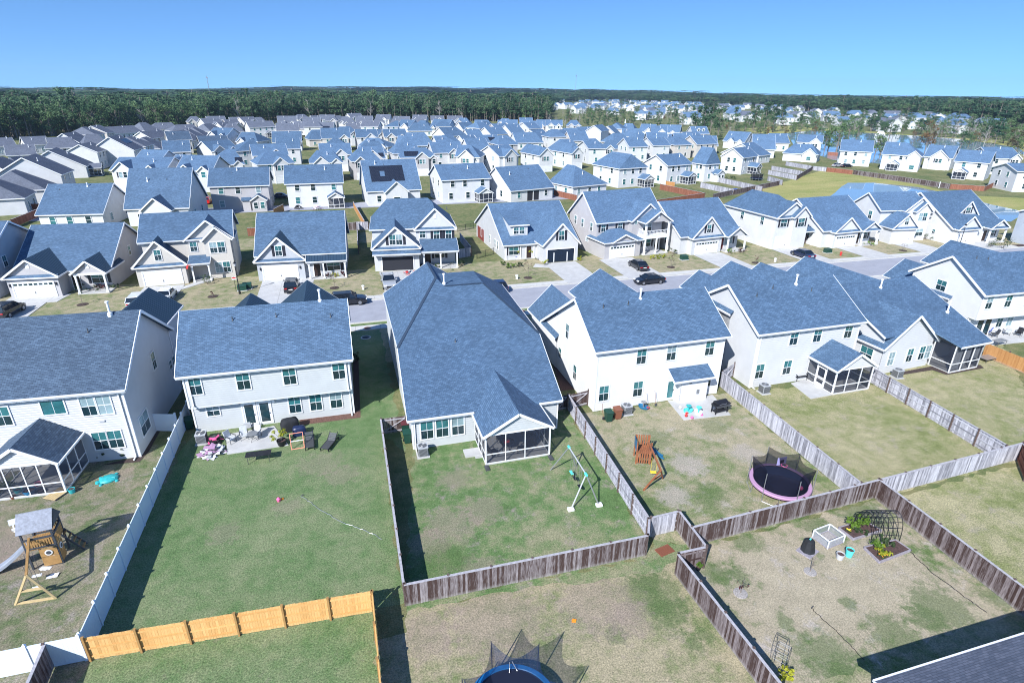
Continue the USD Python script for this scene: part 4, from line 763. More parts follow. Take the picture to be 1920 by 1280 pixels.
H.pbox(m, H.frame('S', 9.4, -3.05, 0), -1.35, -1.2, .06, 1.7, .03, .06); H.pbox(m, H.frame('S', 9.4, -3.05, 0), 1.1, 1.25, .06, 1.7, .03, .06); m.build('door_frame', 'trim_white', H.p)
for u, z in ((4.5, 1.7), (6.0, 1.7), (9.5, 1.7), (15.5, 1.6)): H.window('W', u, .35, z, .75, 1.4)
q = MB(); q.box(.28, .36, 14.0, 18.5, .1, 2.4); q.build('side_screen_wall', 'door_red', H.p)
# 2g
H = House('house', 'pale two-storey house with white balcony above its porch and hipped garage roof', (42.46, 93.3), 0.13, R2, 'taupe', 'shingle_pale')
H.block(0, 14.6, 0, 10.77, 5.82, 10.5); H.flush()
gable_wing(H, 6.6, 13.8, -1.2, 5.2, 5.95, 8.9)
H.block(-.1, 8.1, -3.2, 3.0, 3.05, 4.7, axis='x', hip=(3.0, 3.0)); H.flush('garage_wall', 'garage_roof', 'fascia'); gable_wing(H, 1.4, 6.6, -3.45, -.8, 3.1, 4.35, walls='')
H.face([(0, 3.0), (4.4, 3.0), (2.2, 4.15)], (1.8, -3.1), (1, 0), (0, -1)); H.flush('gable_wall')
H.block(8.0, 13.9, -3.4, 3.0, 5.95, 7.9, axis='y', walls='', ends='1'); H.face([(0, 5.9), (5.2, 5.9), (2.6, 7.6)], (8.35, -3.0), (1, 0), (0, -1)); H.flush('balcony_gable_wall', 'balcony_roof', 'fascia')
m = MB(); m.box(8.3, 13.6, -3.1, -.8, 3.0, 3.45); m.build('balcony_floor', 'trim_white', H.p); m = MB(); m.box(8.3, 13.6, -3.1, -.8, 0, .14); m.build('porch_floor', 'concrete', H.p)
for x in (8.5, 13.4): H.post(x, -2.95, 5.75, .28, .1)
H.post(11.0, -2.95, 3.0, .22, .1)
m = MB(); m.box(8.5, 13.4, -3.0, -2.92, 4.35, 4.43); m.box(8.5, 13.4, -3.0, -2.92, 3.5, 3.58); [m.box(8.6 + k * .3, 8.65 + k * .3, -2.98, -2.94, 3.55, 4.4) for k in range(16)]
for k in range(8): m.box(8.48, 8.54, -2.8 + k * .27, -2.75 + k * .27, 3.5, 4.4)
m.box(8.46, 8.55, -2.95, -.8, 4.35, 4.43); m.build('balcony_railing', 'trim_white', H.p)
H.garage_door(3.9, -2.8, 4.9); 
for u in (1.7, 5.2): H.window('S', u, .4, 4.9, .9, 1.5, shutters=True)
H.window('S', 7.6, -.85, 5.6, .5, .6, split=False); H.window('S', 10.2, -.85, 4.6, 1.8, 1.4); H.window('S', 10.4, -.85, 1.7, 1.8, 1.4, shutters=True); H.door('S', 12.6, -.85); gvent(H, 10.9, -3.0, 6.8)
for u, z in ((2.2, 4.8), (5.4, 4.9), (8.0, 5.0), (3.5, 2.2)): H.window('W', u, .4, z, .75, 1.4 if z > 3 else .6)
# 2h .. 2m
H = House('house', 'white single-storey house with shuttered garage gable between balcony house and navy sedan', (57.74, 88.53), 0.12, R2, 'pale', 'shingle_pale')
H.block(0, 14.06, 1.6, 16.8, 3.29, 8.4); H.flush(); gable_wing(H, 1.7, 9.1, .4, 7.5, 3.15, 6.85, band=1); gable_wing(H, 9.1, 13.8, -.5, 5.0, 3.1, 4.7, walls='')
H.face([(0, 3.0), (4.0, 3.0), (2.0, 4.45)], (9.45, -.15), (1, 0), (0, -1)); H.flush('gable_wall'); m = MB(); m.box(9.3, 13.7, -.3, 2.0, 0, .14); m.build('porch_floor', 'concrete', H.p)
for x in (9.5, 13.5): H.post(x, -.15, 2.9, .24, .14)
H.garage_door(5.4, .75, 4.9); H.window('S', 5.4, .75, 4.6, .9, 1.4, shutters=True); H.window('S', 11.5, 2.0, 1.7, 1.8, 1.4, shutters=True); H.door('S', 9.9, 2.0, mat='door_red'); H.window('W', 6, .4, 1.7, .8, 1.4)
H = House('house', 'white two-storey hipped house with navy sedan on its driveway', (76.52, 89.74), 0.09, R2, 'white', 'shingle_slate')
H.block(0, 8.2, 0, 14.04, 6.06, 9.3, axis='y', hip=(4.0, 3.0)); H.flush(); gable_wing(H, .1, 8.1, -.6, 4.0, 6.0, 8.7, band=1); gable_wing(H, 3.6, 7.9, -1.3, 2.0, 6.0, 7.9)
H.garage_door(3.5, -.25, 4.9, lights=False)
for u, p in ((2.2, -.25), (5.75, -.95)): H.window('S', u, p, 4.9, 1.5, 1.5, shutters=True)
for u in (3.2, 8.6): H.window('W', u, .4, 4.8, .8, 1.4)
H.block(8.0, 10.8, -.5, 5, 2.9, 4.0, walls='', hip=(.1, .8)); H.flush('porch_wall', 'porch_roof', 'fascia'); H.post(10.4, -.2, 2.8, .24)
H = House('house', 'white single-storey house with plain garage gable near the fire hydrant', (86.81, 86.8), 0.08, R2, 'white', 'shingle_pale')
H.block(0, 13.36, 1.2, 16.8, 3.27, 8.17); H.flush(); gable_wing(H, 1.8, 8.5, .1, 7, 3.1, 5.8, band=1); gable_wing(H, 8.5, 13.6, -.3, 5, 3.1, 4.7, walls='', band=1)
H.face([(0, 3.0), (4.4, 3.0), (2.2, 4.45)], (8.85, .05), (1, 0), (0, -1)); H.flush('gable_wall'); m = MB(); m.box(8.8, 13.4, -.2, 1.6, 0, .14); m.build('porch_floor', 'concrete', H.p)
for x in (9.0, 13.2): H.post(x, .1, 2.9, .26, .14)
H.garage_door(5.15, .45, 4.7); H.window('S', 11.2, 1.6, 1.7, 1.8, 1.4, shutters=True); H.door('S', 9.6, 1.6); H.window('W', 5, .4, 1.7, .8, 1.4)
H = House('house', 'white two-storey house with low garage gable and stacked upper gables', (102.29, 90.65), -0.10, R2, 'white', 'shingle_pale')
H.block(0, 10.8, 0, 8.6, 5.97, 8.9); H.flush(); gable_wing(H, .45, 6.5, -3.4, 3.0, 3.1, 5.9, band=1); gable_wing(H, 4.6, 11.2, -1.0, 3.5, 5.95, 8.6); gable_wing(H, 6.6, 10.6, -1.6, 2, 5.9, 7.7)
H.garage_door(3.5, -3.05, 4.6, lights=False); H.window('S', 3.5, -3.05, 4.4, .85, 1.3); H.window('S', 8.1, -1.25, 4.8, .9, 1.5); H.window('S', 9.1, -1.25, 4.8, .9, 1.5); H.window('S', 8.8, -1.25, 1.7, 1.6, 1.4); H.window('W', 3, .4, 4.6, .9, 1.5)
H = House('house', 'white house with broad roof and three gables beside the dark round shrub', (113.88, 84.07), 0.02, R2, 'white', 'shingle_slate')
H.block(0, 13.85, 0, 17.52, 3.18, 8.85); H.flush(); gable_wing(H, .5, 6.7, -.8, 6, 3.1, 5.6, band=1); gable_wing(H, 3.6, 9.6, 2.6, 8.7, 4.9, 7.8); gable_wing(H, 8.2, 13.4, -1.5, 4, 3.1, 4.7, walls='', band=1)
H.face([(0, 3.0), (4.5, 3.0), (2.25, 4.4)], (8.55, -1.15), (1, 0), (0, -1)); H.flush('gable_wall'); m = MB(); m.box(8.5, 13.2, -1.4, .4, 0, .14); m.build('porch_floor', 'concrete', H.p)
for x in (8.7, 13.0): H.post(x, -1.1, 2.9, .26, .14)
H.garage_door(3.6, -.45, 4.7, lights=False); H.window('S', 6.6, 2.95, 5.9, 1.2, 1.1, shutters=True); H.window('S', 11.2, .4, 1.7, 1.8, 1.4, shutters=True); H.door('S', 9.5, .4); H.window('W', 4, .4, 1.8, .6, .8)
H = House('house', 'blue-grey house at the right edge beside the pond', (121.8, 76.8), -0.06, R2, 'blue', 'shingle_slate')
H.block(6.5, 20, -4, 7.4, 6.02, 8.4); H.flush()
for u in (-1.0, 2.5, 5.0): H.window('W', u, 6.9, 4.9, .9, 1.4)
for u in (8.5, 11.5): H.window('S', u, -3.6, 4.8, .9, 1.4)
H.window('S', 9.5, -3.6, 1.8, .9, 1.4)

# ---------------------------------------------------------------- houses further back
MID = [
('n58', (-69.1, 158.94, 1.72, 10.15, 14.0, 3.7, 8.0, 3.0, 3.0), 1.4, 'n', 'r', 'pale', {}, 'L', -13),
('a11', (-137.82, 301.91, 0.56, 9.0, 11.53, 3.82, 6.89, 0.0, 0.0), 1.4, 'n', 'r', 'white', {}, 'K', -3),
('a1', (-84.66, 190.74, 1.54, 11.71, 9.0, 5.81, 9.13, 0.0, 3.0), 2, 'n', 'r', 'pale', {'porch': 0.6}, 'L', 0),
('n3', (-69.66, 171.7, 1.67, 9.72, 14.0, 3.7, 8.0, 3.0, 3.0), 1.4, 'n', 'r', 'pale', {}, 'L', 34),
('a10', (-115.42, 261.5, 0.35, 9.0, 11.45, 3.78, 7.07, 0.0, 0.0), 1.4, 'n', 'r', 'white', {}, 'K', 35),
('n1', (-85.42, 205.08, 1.57, 11.82, 11.0, 3.7, 8.0, 3.0, 3.0), 1.4, 'n', 'r', 'pale', {}, 'L', 36),
('a2', (-70.2, 184.01, 1.63, 10.47, 15.28, 5.69, 10.23, 0.0, 0.0), 2, 'n', 'r', 'pale', {}, 'L', 53),
('a8', (-127.8, 308.3, 0.57, 9.0, 11.38, 3.82, 6.9, 0.0, 0.0), 1.4, 'n', 'r', 'white', {}, 'K', 60),
('a3', (-77.57, 223.05, 1.72, 11.44, 17.77, 3.57, 8.72, 0.0, 0.0), 1.4, 'n', 'r', 'white', {'porch': 0.5}, 'L', 98),
('a9', (-115.56, 298.32, 0.41, 9.0, 12.01, 3.77, 7.11, 0.0, 0.0), 1.4, 'n', 'r', 'white', {}, 'K', 108),
('n2', (-104.18, 264.53, 0.33, 11.61, 11.45, 5.8, 9.2, 3.0, 3.0), 2, 'n', 'r', 'pale', {}, 'K', 121),
('a7', (-112.54, 323.78, 1.47, 12.7, 13.26, 3.15, 7.46, 0.0, 0.0), 1, 'n', 'r', 'white', {}, 'K', 128),
('3a', (-59.98, 139.62, -0.1, 12.54, 15.75, 3.06, 8.13, 0.0, 0.0), 1, 's', 'r', 'white', {}, 'B', 152),
('a4', (-80.72, 245.04, 1.57, 12.1, 10.43, 5.95, 8.62, 0.0, 0.0), 2, 'n', 'r', 'white', {}, 'L', 159),
('n5', (-110.3, 338.93, 1.49, 10.21, 13.26, 5.8, 9.2, 3.0, 3.0), 2, 'n', 'r', 'white', {}, 'K', 163),
('a12', (-129.25, 374.2, 0.61, 14.27, 11.5, 3.37, 6.42, 5.79, 3.19), 1, 'n', 'r', 'white', {}, 'K', 175),
('n4', (-104.5, 301.98, 0.44, 10.07, 12.01, 3.7, 8.0, 3.0, 3.0), 1.4, 'n', 'r', 'white', {}, 'K', 176),
('n59', (-109.52, 351.72, 1.48, 9.63, 13.26, 5.8, 9.2, 0.0, 0.0), 2, 'n', 'r', 'cream', {}, 'K', 184),
('a5', (-71.68, 253.82, 1.57, 12.27, 14.83, 5.65, 10.42, 0.0, 0.0), 2, 'n', 'r', 'white', {'solarstrip': 1}, 'L', 212),
('a13', (-116.69, 384.96, 0.97, 18.53, 13.39, 3.35, 6.74, 0.0, 0.0), 1, 'n', 'r', 'white', {}, 'K', 221),
('n6', (-71.63, 268.69, 1.53, 11.19, 14.0, 5.8, 9.2, 3.0, 3.0), 2, 'n', 'r', 'white', {}, 'L', 247),
('a15', (-61.01, 189.84, -0.17, 15.0, 14.0, 5.95, 8.69, 0.0, 0.0), 2, 'p', 'f', 'white', {'wing': (0.25, 0.9, 'f')}, 'C', 252),
('n55', (-106.21, 403.39, 0.94, 10.18, 13.39, 3.7, 8.0, 3.0, 3.0), 1.4, 'n', 'r', 'cream', {}, 'K', 270),
('n60', (-70.15, 282.43, 1.51, 11.85, 14.0, 3.7, 8.0, 3.0, 3.0), 1.4, 'n', 'r', 'white', {}, 'L', 275),
('a6', (-79.39, 309.12, 1.24, 15.42, 9.95, 5.93, 8.78, 0.0, 0.0), 2, 'n', 'r', 'white', {}, 'L', 281),
('n9', (-65.43, 222.93, -0.45, 9.9, 14.0, 3.7, 8.0, 0.0, 0.0), 1.4, 'p', 'f', 'white', {'wing': (0.65, 0.6092377105924949, 'f')}, 'E', 296),
('3b', (-43.86, 139.06, -0.07, 12.58, 15.37, 3.65, 11.01, 0.0, 0.0), 1.6, 's', 'r', 'white', {'wing': (0.53, 1.0, 'r')}, 'B', 302),
('a14', (-107.86, 422.08, 0.5, 16.12, 11.61, 3.27, 6.9, 5.08, 2.0), 1, 'n', 'r', 'white', {}, 'K', 307),
('b15', (-59.54, 241.59, 0.16, 9.0, 12.53, 5.8, 9.34, 0.0, 0.0), 2, 's', 'r', 'white', {}, 'D', 326),
('b12', (-65.98, 321.42, 1.43, 14.44, 14.93, 3.66, 7.99, 0.0, 0.0), 1.4, 'n', 'r', 'white', {}, 'L', 333),
('n11', (-70.36, 297.97, 0.34, 9.67, 11.39, 5.8, 9.2, 0.0, 0.0), 2, 'd', 'r', 'cream', {}, 'C', 336),
('b2', (-92.15, 403.73, 0.56, 16.42, 11.45, 3.33, 6.65, 4.99, 1.81), 1, 'n', 'r', 'white', {}, 'K', 346),
('b21', (-54.34, 217.15, -0.46, 9.0, 14.69, 3.91, 6.72, 0.0, 0.0), 1.4, 'p', 'f', 'white', {'wing': (0.35, 0.9, 'f')}, 'E', 350),
('n8', (-65.28, 338.53, 1.44, 11.09, 14.0, 3.7, 8.0, 3.0, 3.0), 1.4, 'n', 'r', 'white', {}, 'L', 354),
('n61', (-64.89, 352.29, 1.44, 10.98, 14.0, 3.7, 8.0, 3.0, 3.0), 1.4, 'n', 'r', 'pale', {}, 'L', 366),
('n63', (-94.55, 460.09, 0.29, 9.83, 11.73, 5.8, 9.2, 3.0, 3.0), 2, 'n', 'f', 'cream', {'wing': (0.3, 0.8462514393903853, 'f')}, 'M', 366),
('n7', (-43.85, 185.8, -0.2, 10.14, 14.0, 5.8, 9.2, 0.0, 0.0), 2, 'p', 'f', 'pale', {'wing': (0.3, 0.7137549245204463, 'f')}, 'C', 384),
('b3', (-71.4, 404.29, 1.18, 14.08, 11.99, 3.21, 7.1, 2.86, 3.31), 1, 'n', 'r', 'white', {}, 'K', 388),
('b4', (-78.94, 432.31, 0.62, 12.44, 11.41, 5.84, 9.14, 0.0, 0.0), 2, 'n', 'f', 'white', {'wing': (0.55, 0.6, 'f')}, 'M', 392),
('b13', (-58.87, 302.35, 0.3, 12.44, 11.39, 4.36, 6.93, 0.0, 0.0), 1.6, 'd', 'r', 'white', {}, 'C', 397),
('b14', (-43.76, 241.92, 0.57, 10.41, 14.32, 5.92, 8.97, 0.0, 0.0), 2, 's', 'f', 'pale', {'wing': (0.28, 0.8, 'f')}, 'C', 402),
('n13', (-82.25, 462.57, 0.33, 11.96, 11.73, 5.8, 9.2, 0.0, 0.0), 2, 'n', 'f', 'pale', {'wing': (0.3, 0.6998782010053817, 'f')}, 'M', 406),
('b5', (-66.99, 423.92, 0.92, 9.0, 10.25, 3.16, 7.17, 0.0, 0.0), 1, 'n', 'r', 'white', {}, 'K', 417),
('n15', (-59.6, 324.95, -0.41, 10.32, 14.0, 5.8, 9.2, 0.0, 0.0), 2, 's', 'f', 'white', {'wing': (0.3, 0.8803865632091223, 'f')}, 'C', 423),
('b22', (-41.54, 219.85, 0.19, 11.46, 11.9, 3.33, 7.86, 6.38, 2.56), 1.3, 'p', 'f', 'white', {'wing': (0.3, 1.1, 'f'), 'solarright': 1}, 'E', 431),
('n10', (-66.39, 440.61, 0.66, 9.69, 11.41, 3.7, 8.0, 0.0, 0.0), 1.4, 'n', 'f', 'cream', {'wing': (0.65, 0.900245384491474, 'f')}, 'M', 433),
('n16', (-60.76, 387.94, 0.38, 10.52, 11.57, 3.7, 8.0, 3.0, 3.0), 1.4, 'n', 'r', 'white', {}, 'K', 436),
('b6', (-68.42, 467.17, 0.35, 12.97, 11.73, 4.04, 8.38, 0.0, 0.0), 1.6, 'n', 'f', 'white', {'wing': (0.75, 0.6, 'f')}, 'M', 447),
('3c', (-29.88, 152.46, 0.01, 13.58, 12.29, 5.82, 9.36, 0.0, 0.0), 2, 's', 'r', 'taupe', {'bump': 1}, 'B', 448),
('n62', (-57.75, 449.52, 0.68, 10.76, 11.41, 5.8, 9.2, 0.0, 0.0), 2, 'n', 'f', 'cream', {'wing': (0.65, 0.7756284159850717, 'f')}, 'M', 463),
('b16', (-46.92, 321.81, -0.39, 11.59, 14.19, 3.36, 7.21, 0.0, 4.9), 1.2, 's', 'f', 'white', {'wing': (0.3, 0.7, 'f')}, 'C', 466),
('b17', (-35.52, 241.31, 0.45, 10.21, 11.37, 5.81, 9.32, 7.56, 1.31), 2, 's', 'r', 'white', {}, 'D', 472),
('b7', (-48.24, 391.92, 0.37, 15.43, 11.57, 5.89, 9.03, 0.0, 0.0), 2, 'n', 'r', 'white', {'porch': 0.7}, 'K', 485),
('n14', (-54.32, 473.95, 0.38, 9.99, 11.73, 3.7, 8.0, 3.0, 3.0), 1.4, 'n', 'f', 'pale', {'wing': (0.3, 0.7153766880109043, 'f')}, 'M', 486),
('n12', (-27.82, 222.97, 0.19, 11.84, 11.9, 5.8, 9.2, 0.0, 0.0), 2, 'p', 'f', 'pale', {'wing': (0.65, 0.8698647499753597, 'f')}, 'E', 506),
('b19', (-23.56, 195.65, 0.28, 11.25, 11.71, 5.87, 8.99, 3.89, 1.82), 2, 'p', 'f', 'white', {'wing': (0.6, 0.8, 'f')}, 'E', 514),
('n65', (-37.94, 416.88, -0.28, 9.76, 12.6, 3.7, 8.0, 3.0, 3.0), 1.4, 'n', 'r', 'white', {}, 'K', 531),
('b18a', (-28.64, 304.5, -0.0, 13.33, 11.97, 4.03, 8.46, 0.0, 0.0), 1.6, 's', 'f', 'white', {'wing': (0.48, 0.5, 'f')}, 'C', 537),
('b8', (-39.54, 481.26, 0.03, 13.31, 12.12, 4.01, 8.58, 0.0, 0.0), 1.6, 'n', 'f', 'white', {'wing': (0.38, 0.7, 'f')}, 'M', 538),
('b18b', (-22.34, 248.43, 0.01, 9.0, 12.57, 5.77, 9.5, 0.0, 0.0), 2, 's', 'r', 'pale', {}, 'D', 539),
('b9', (-33.64, 393.43, 0.02, 13.11, 12.11, 3.63, 7.87, 0.0, 0.0), 1.4, 'n', 'r', 'white', {}, 'K', 539),
('n67', (-25.66, 495.11, 0.52, 11.26, 11.47, 5.8, 9.2, 3.0, 3.0), 2, 'n', 'f', 'pale', {'wing': (0.3, 0.7537935550747246, 'f')}, 'M', 566),
('n20', (-25.92, 413.95, -0.29, 11.56, 12.6, 3.7, 8.0, 0.0, 0.0), 1.4, 'n', 'r', 'white', {}, 'K', 570),
('b10', (-21.65, 470.05, -0.07, 12.67, 12.03, 4.08, 8.22, 0.0, 0.0), 1.6, 'n', 'f', 'white', {'wing': (0.65, 0.7, 'f')}, 'M', 585),
('3d', (-13.06, 153.54, -0.01, 13.92, 12.4, 5.78, 9.54, 0.0, 0.0), 2, 's', 'r', 'white', {'porch': 0.84}, 'B', 586),
('n17', (-17.93, 393.4, -0.01, 11.08, 12.11, 5.8, 9.2, 3.0, 3.0), 2, 'n', 'r', 'white', {}, 'K', 588),
('n23', (-14.33, 503.25, 0.51, 11.73, 11.47, 3.7, 8.0, 0.0, 0.0), 1.4, 'n', 'f', 'pale', {'wing': (0.65, 0.945605391519637, 'f')}, 'M', 596),
('n70', (-12.9, 322.89, 0.2, 11.53, 12.17, 3.7, 8.0, 3.0, 3.0), 1.4, 's', 'f', 'cream', {'wing': (0.65, 0.6347475467529232, 'f')}, 'C', 597),
('b20', (-8.61, 197.48, 0.04, 10.25, 11.88, 5.84, 9.12, 2.71, 2.94), 2, 'p', 'f', 'pale', {'wing': (0.35, 0.8, 'f')}, 'E', 608),
('b11', (-12.21, 410.4, -0.26, 11.37, 12.6, 3.09, 7.63, 0.0, 0.0), 1, 'n', 'r', 'white', {'solarlow': 1}, 'K', 611),
('n68', (-10.31, 488.7, -0.1, 11.18, 12.13, 5.8, 9.2, 0.0, 0.0), 2, 'n', 'f', 'pale', {'wing': (0.65, 0.9333916445768342, 'f')}, 'M', 615),
('n18', (-6.54, 467.26, -0.04, 9.89, 12.03, 5.8, 9.2, 3.0, 3.0), 2, 'n', 'f', 'taupe', {'wing': (0.65, 0.7801928586286546, 'f')}, 'M', 622),
('c1', (-6.38, 302.28, 0.02, 13.49, 12.18, 5.7, 9.93, 0.0, 0.0), 2, 's', 'f', 'cream', {'wing': (0.78, 0.7, 'f')}, 'C', 628),
('c2', (-5.15, 246.06, 0.0, 10.84, 12.05, 5.76, 9.55, 4.42, 5.04), 2, 's', 'r', 'white', {}, 'D', 628),
('n26', (-5.81, 222.8, 0.04, 11.01, 11.72, 5.8, 9.2, 0.0, 0.0), 2, 'p', 'f', 'pale', {'wing': (0.65, 0.7959470949452845, 'f')}, 'E', 630),
('c3', (-1.19, 509.03, 0.47, 14.02, 11.47, 3.68, 7.67, 6.56, 3.35), 1.4, 'n', 'f', 'white', {'wing': (0.4, 0.6, 'f')}, 'M', 634),
('n25', (3.37, 486.98, -0.09, 10.19, 12.13, 3.7, 8.0, 3.0, 3.0), 1.4, 'n', 'f', 'white', {'wing': (0.3, 0.6745998026873329, 'f')}, 'M', 648),
('n29', (0.8, 326.68, 0.16, 11.41, 12.17, 5.8, 9.2, 3.0, 3.0), 2, 's', 'f', 'white', {'wing': (0.3, 0.6854562817638887, 'f')}, 'C', 649),
('n64', (5.96, 467.17, -0.05, 9.75, 12.03, 3.7, 8.0, 3.0, 3.0), 1.4, 'n', 'f', 'cream', {'wing': (0.3, 0.6579572247594098, 'f')}, 'M', 655),
('c5', (7.18, 395.05, 0.02, 9.0, 11.96, 3.21, 7.67, 0.0, 0.0), 1.2, 'n', 'r', 'white', {}, 'K', 660),
('n24', (13.59, 516.63, 0.44, 11.82, 11.47, 5.8, 9.2, 0.0, 0.0), 2, 'n', 'f', 'white', {'wing': (0.3, 0.6136389715246634, 'f')}, 'M', 664),
('c4', (15.77, 483.32, -0.14, 12.87, 12.13, 3.66, 7.72, 0.0, 0.0), 1.4, 'n', 'f', 'white', {'wing': (0.35, 0.6, 'f')}, 'M', 684),
('n19', (4.16, 199.83, 0.08, 9.57, 11.88, 5.8, 9.2, 3.0, 3.0), 2, 'p', 'f', 'taupe', {'wing': (0.3, 0.6405881881490804, 'f')}, 'E', 684),
('n71', (17.51, 498.16, -0.26, 11.28, 12.56, 3.7, 8.0, 0.0, 0.0), 1.4, 'n', 'f', 'pale', {'wing': (0.3, 0.6210402979041766, 'f')}, 'M', 686),
('n21', (9.67, 304.32, 0.06, 10.69, 12.18, 5.8, 9.2, 0.0, 0.0), 2, 's', 'f', 'white', {'wing': (0.65, 0.8100353211784994, 'f')}, 'C', 687),
('c16', (7.92, 222.13, 0.09, 9.0, 11.72, 4.1, 8.03, 0.0, 0.0), 1.6, 'p', 'f', 'pale', {'wing': (0.48, 1.2, 'f'), 'solarright': 1}, 'E', 693),
('c6', (15.35, 393.22, -0.32, 11.36, 12.36, 5.91, 8.87, 0.0, 0.0), 2, 'n', 'r', 'white', {}, 'K', 697),
('c15', (9.21, 285.03, -0.52, 15.06, 11.01, 3.45, 6.68, 2.48, 6.78), 1.2, 'p', 'f', 'pale', {'wing': (0.45, 1.0, 'f')}, 'D', 699),
('n22', (8.29, 247.29, -0.0, 11.46, 12.05, 3.7, 8.0, 3.0, 3.0), 1.4, 's', 'r', 'white', {}, 'D', 699),
('c14', (14.7, 328.5, 0.15, 14.1, 12.17, 3.98, 7.6, 0.0, 0.0), 1.5, 's', 'f', 'white', {'wing': (0.62, 0.9, 'f')}, 'C', 702),
('n72', (27.35, 467.18, -0.04, 9.91, 11.87, 3.7, 8.0, 3.0, 3.0), 1.4, 'n', 'f', 'white', {'wing': (0.65, 0.7827754324904739, 'f')}, 'M', 711),
('n30', (31.32, 495.84, -0.3, 11.21, 12.56, 5.8, 9.2, 0.0, 0.0), 2, 'n', 'f', 'white', {'wing': (0.65, 0.6364833086460936, 'f')}, 'M', 720),
('c7', (34.6, 519.0, 0.25, 14.15, 11.6, 3.69, 7.64, 6.81, 3.26), 1.4, 'n', 'f', 'white', {'wing': (0.5, 0.6, 'f')}, 'M', 722),
('3e', (5.99, 151.19, 0.08, 14.02, 13.12, 3.68, 10.53, 0.0, 0.0), 1.6, 'p', 'r', 'white', {'solar': 1, 'wing': (0.52, 1.0, 'r')}, 'B', 726),
('n66', (22.96, 304.7, 0.05, 11.45, 12.18, 5.8, 9.2, 0.0, 0.0), 2, 's', 'f', 'cream', {'wing': (0.3, 0.7779886713081419, 'f')}, 'C', 740),
('n31', (39.98, 467.94, -0.09, 11.19, 11.87, 3.7, 8.0, 3.0, 3.0), 1.4, 'n', 'f', 'taupe', {'wing': (0.65, 0.6647644865777097, 'f')}, 'M', 745),
('c9', (29.58, 391.23, -0.19, 9.0, 12.16, 5.86, 9.16, 7.12, 0.0), 2, 's', 'r', 'white', {}, 'K', 747),
('c8', (43.74, 489.59, -0.35, 12.82, 12.56, 3.6, 8.06, 0.0, 0.0), 1.4, 'n', 'f', 'white', {'wing': (0.1, 0.6, 'f')}, 'M', 754),
('n27', (19.59, 221.88, 0.11, 11.47, 11.72, 5.8, 9.2, 3.0, 3.0), 2, 'p', 'f', 'pale', {'wing': (0.65, 0.9261415547885763, 'f')}, 'E', 761),
('n75', (40.98, 432.02, -0.69, 11.35, 14.0, 3.7, 8.0, 0.0, 0.0), 1.4, 's', 'f', 'white', {'wing': (0.65, 0.9239994065770459, 'f')}, 'M', 766),
('n28', (24.94, 276.95, -0.49, 11.84, 11.01, 3.7, 8.0, 0.0, 0.0), 1.4, 'p', 'f', 'cream', {'wing': (0.65, 0.8340648094239991, 'f')}, 'D', 771),
('c17', (26.82, 255.33, 0.05, 13.64, 12.37, 5.58, 10.55, 2.54, 3.59), 2, 'p', 'r', 'white', {}, 'D', 778),
('c10', (53.85, 468.39, -0.08, 14.52, 11.87, 3.31, 7.35, 6.03, 3.03), 1.2, 'n', 'f', 'white', {'wing': (0.5, 0.4, 'f')}, 'M', 787),
('c18', (20.26, 206.01, -0.04, 12.87, 11.7, 5.94, 8.73, 5.06, 3.51), 2, 'p', 'f', 'taupe', {'wing': (0.57, 0.8, 'f'), 'solarleft': 1}, 'E', 787),
('n56', (58.57, 485.24, -0.31, 11.34, 12.56, 5.8, 9.2, 0.0, 0.0), 2, 'n', 'f', 'white', {'wing': (0.3, 0.639821899456151, 'f')}, 'M', 788),
('c11', (44.65, 391.4, -0.05, 15.37, 11.96, 3.2, 7.86, 4.47, 2.49), 1.2, 's', 'r', 'white', {}, 'K', 789),
('n35', (50.3, 421.45, -0.71, 10.59, 14.0, 3.7, 8.0, 3.0, 3.0), 1.4, 's', 'f', 'pale', {'wing': (0.65, 0.6903021507627463, 'f')}, 'M', 794),
('n32', (71.02, 468.32, -0.13, 10.03, 11.87, 5.8, 9.2, 0.0, 0.0), 2, 'n', 'f', 'pale', {'wing': (0.65, 0.929409257430392, 'f')}, 'M', 820),
('c19', (40.61, 251.94, 0.14, 10.61, 12.48, 5.82, 9.34, 0.0, 5.53), 2, 'p', 'r', 'white', {}, 'D', 822),
('n33', (62.63, 391.2, -0.09, 9.64, 11.96, 5.8, 9.2, 3.0, 3.0), 2, 's', 'r', 'taupe', {}, 'K', 831),
('c12', (61.31, 414.07, -0.69, 14.08, 14.12, 3.95, 9.09, 0.0, 0.0), 1.6, 's', 'f', 'white', {'wing': (0.25, 0.5, 'f')}, 'M', 832),
('n69', (33.78, 221.6, 0.07, 11.9, 11.72, 5.8, 9.2, 0.0, 0.0), 2, 'p', 'f', 'pale', {'wing': (0.65, 0.6744236308424679, 'f')}, 'E', 834),
('n76', (69.38, 434.47, -0.29, 10.79, 12.43, 3.7, 8.0, 0.0, 0.0), 1.4, 'p', 'f', 'cream', {'wing': (0.3, 0.8992882014298078, 'f')}, 'M', 834),
('c21', (59.75, 340.17, 0.42, 14.84, 15.09, 3.29, 7.68, 0.0, 2.82), 1.2, 's', 'r', 'white', {}, 'C', 837),
('n37', (47.96, 275.87, 0.51, 11.19, 11.0, 3.7, 8.0, 3.0, 3.0), 1.4, 'p', 'r', 'white', {}, 'D', 839),
('n73', (83.48, 466.18, -0.12, 11.79, 11.87, 5.8, 9.2, 0.0, 0.0), 2, 'n', 'f', 'white', {'wing': (0.65, 0.8235884807212479, 'f')}, 'M', 853),
('3f', (24.88, 151.08, 0.13, 13.76, 12.46, 5.87, 9.13, 0.0, 0.0), 2, 'p', 'r', 'white', {'porch': 0.8}, 'B', 859),
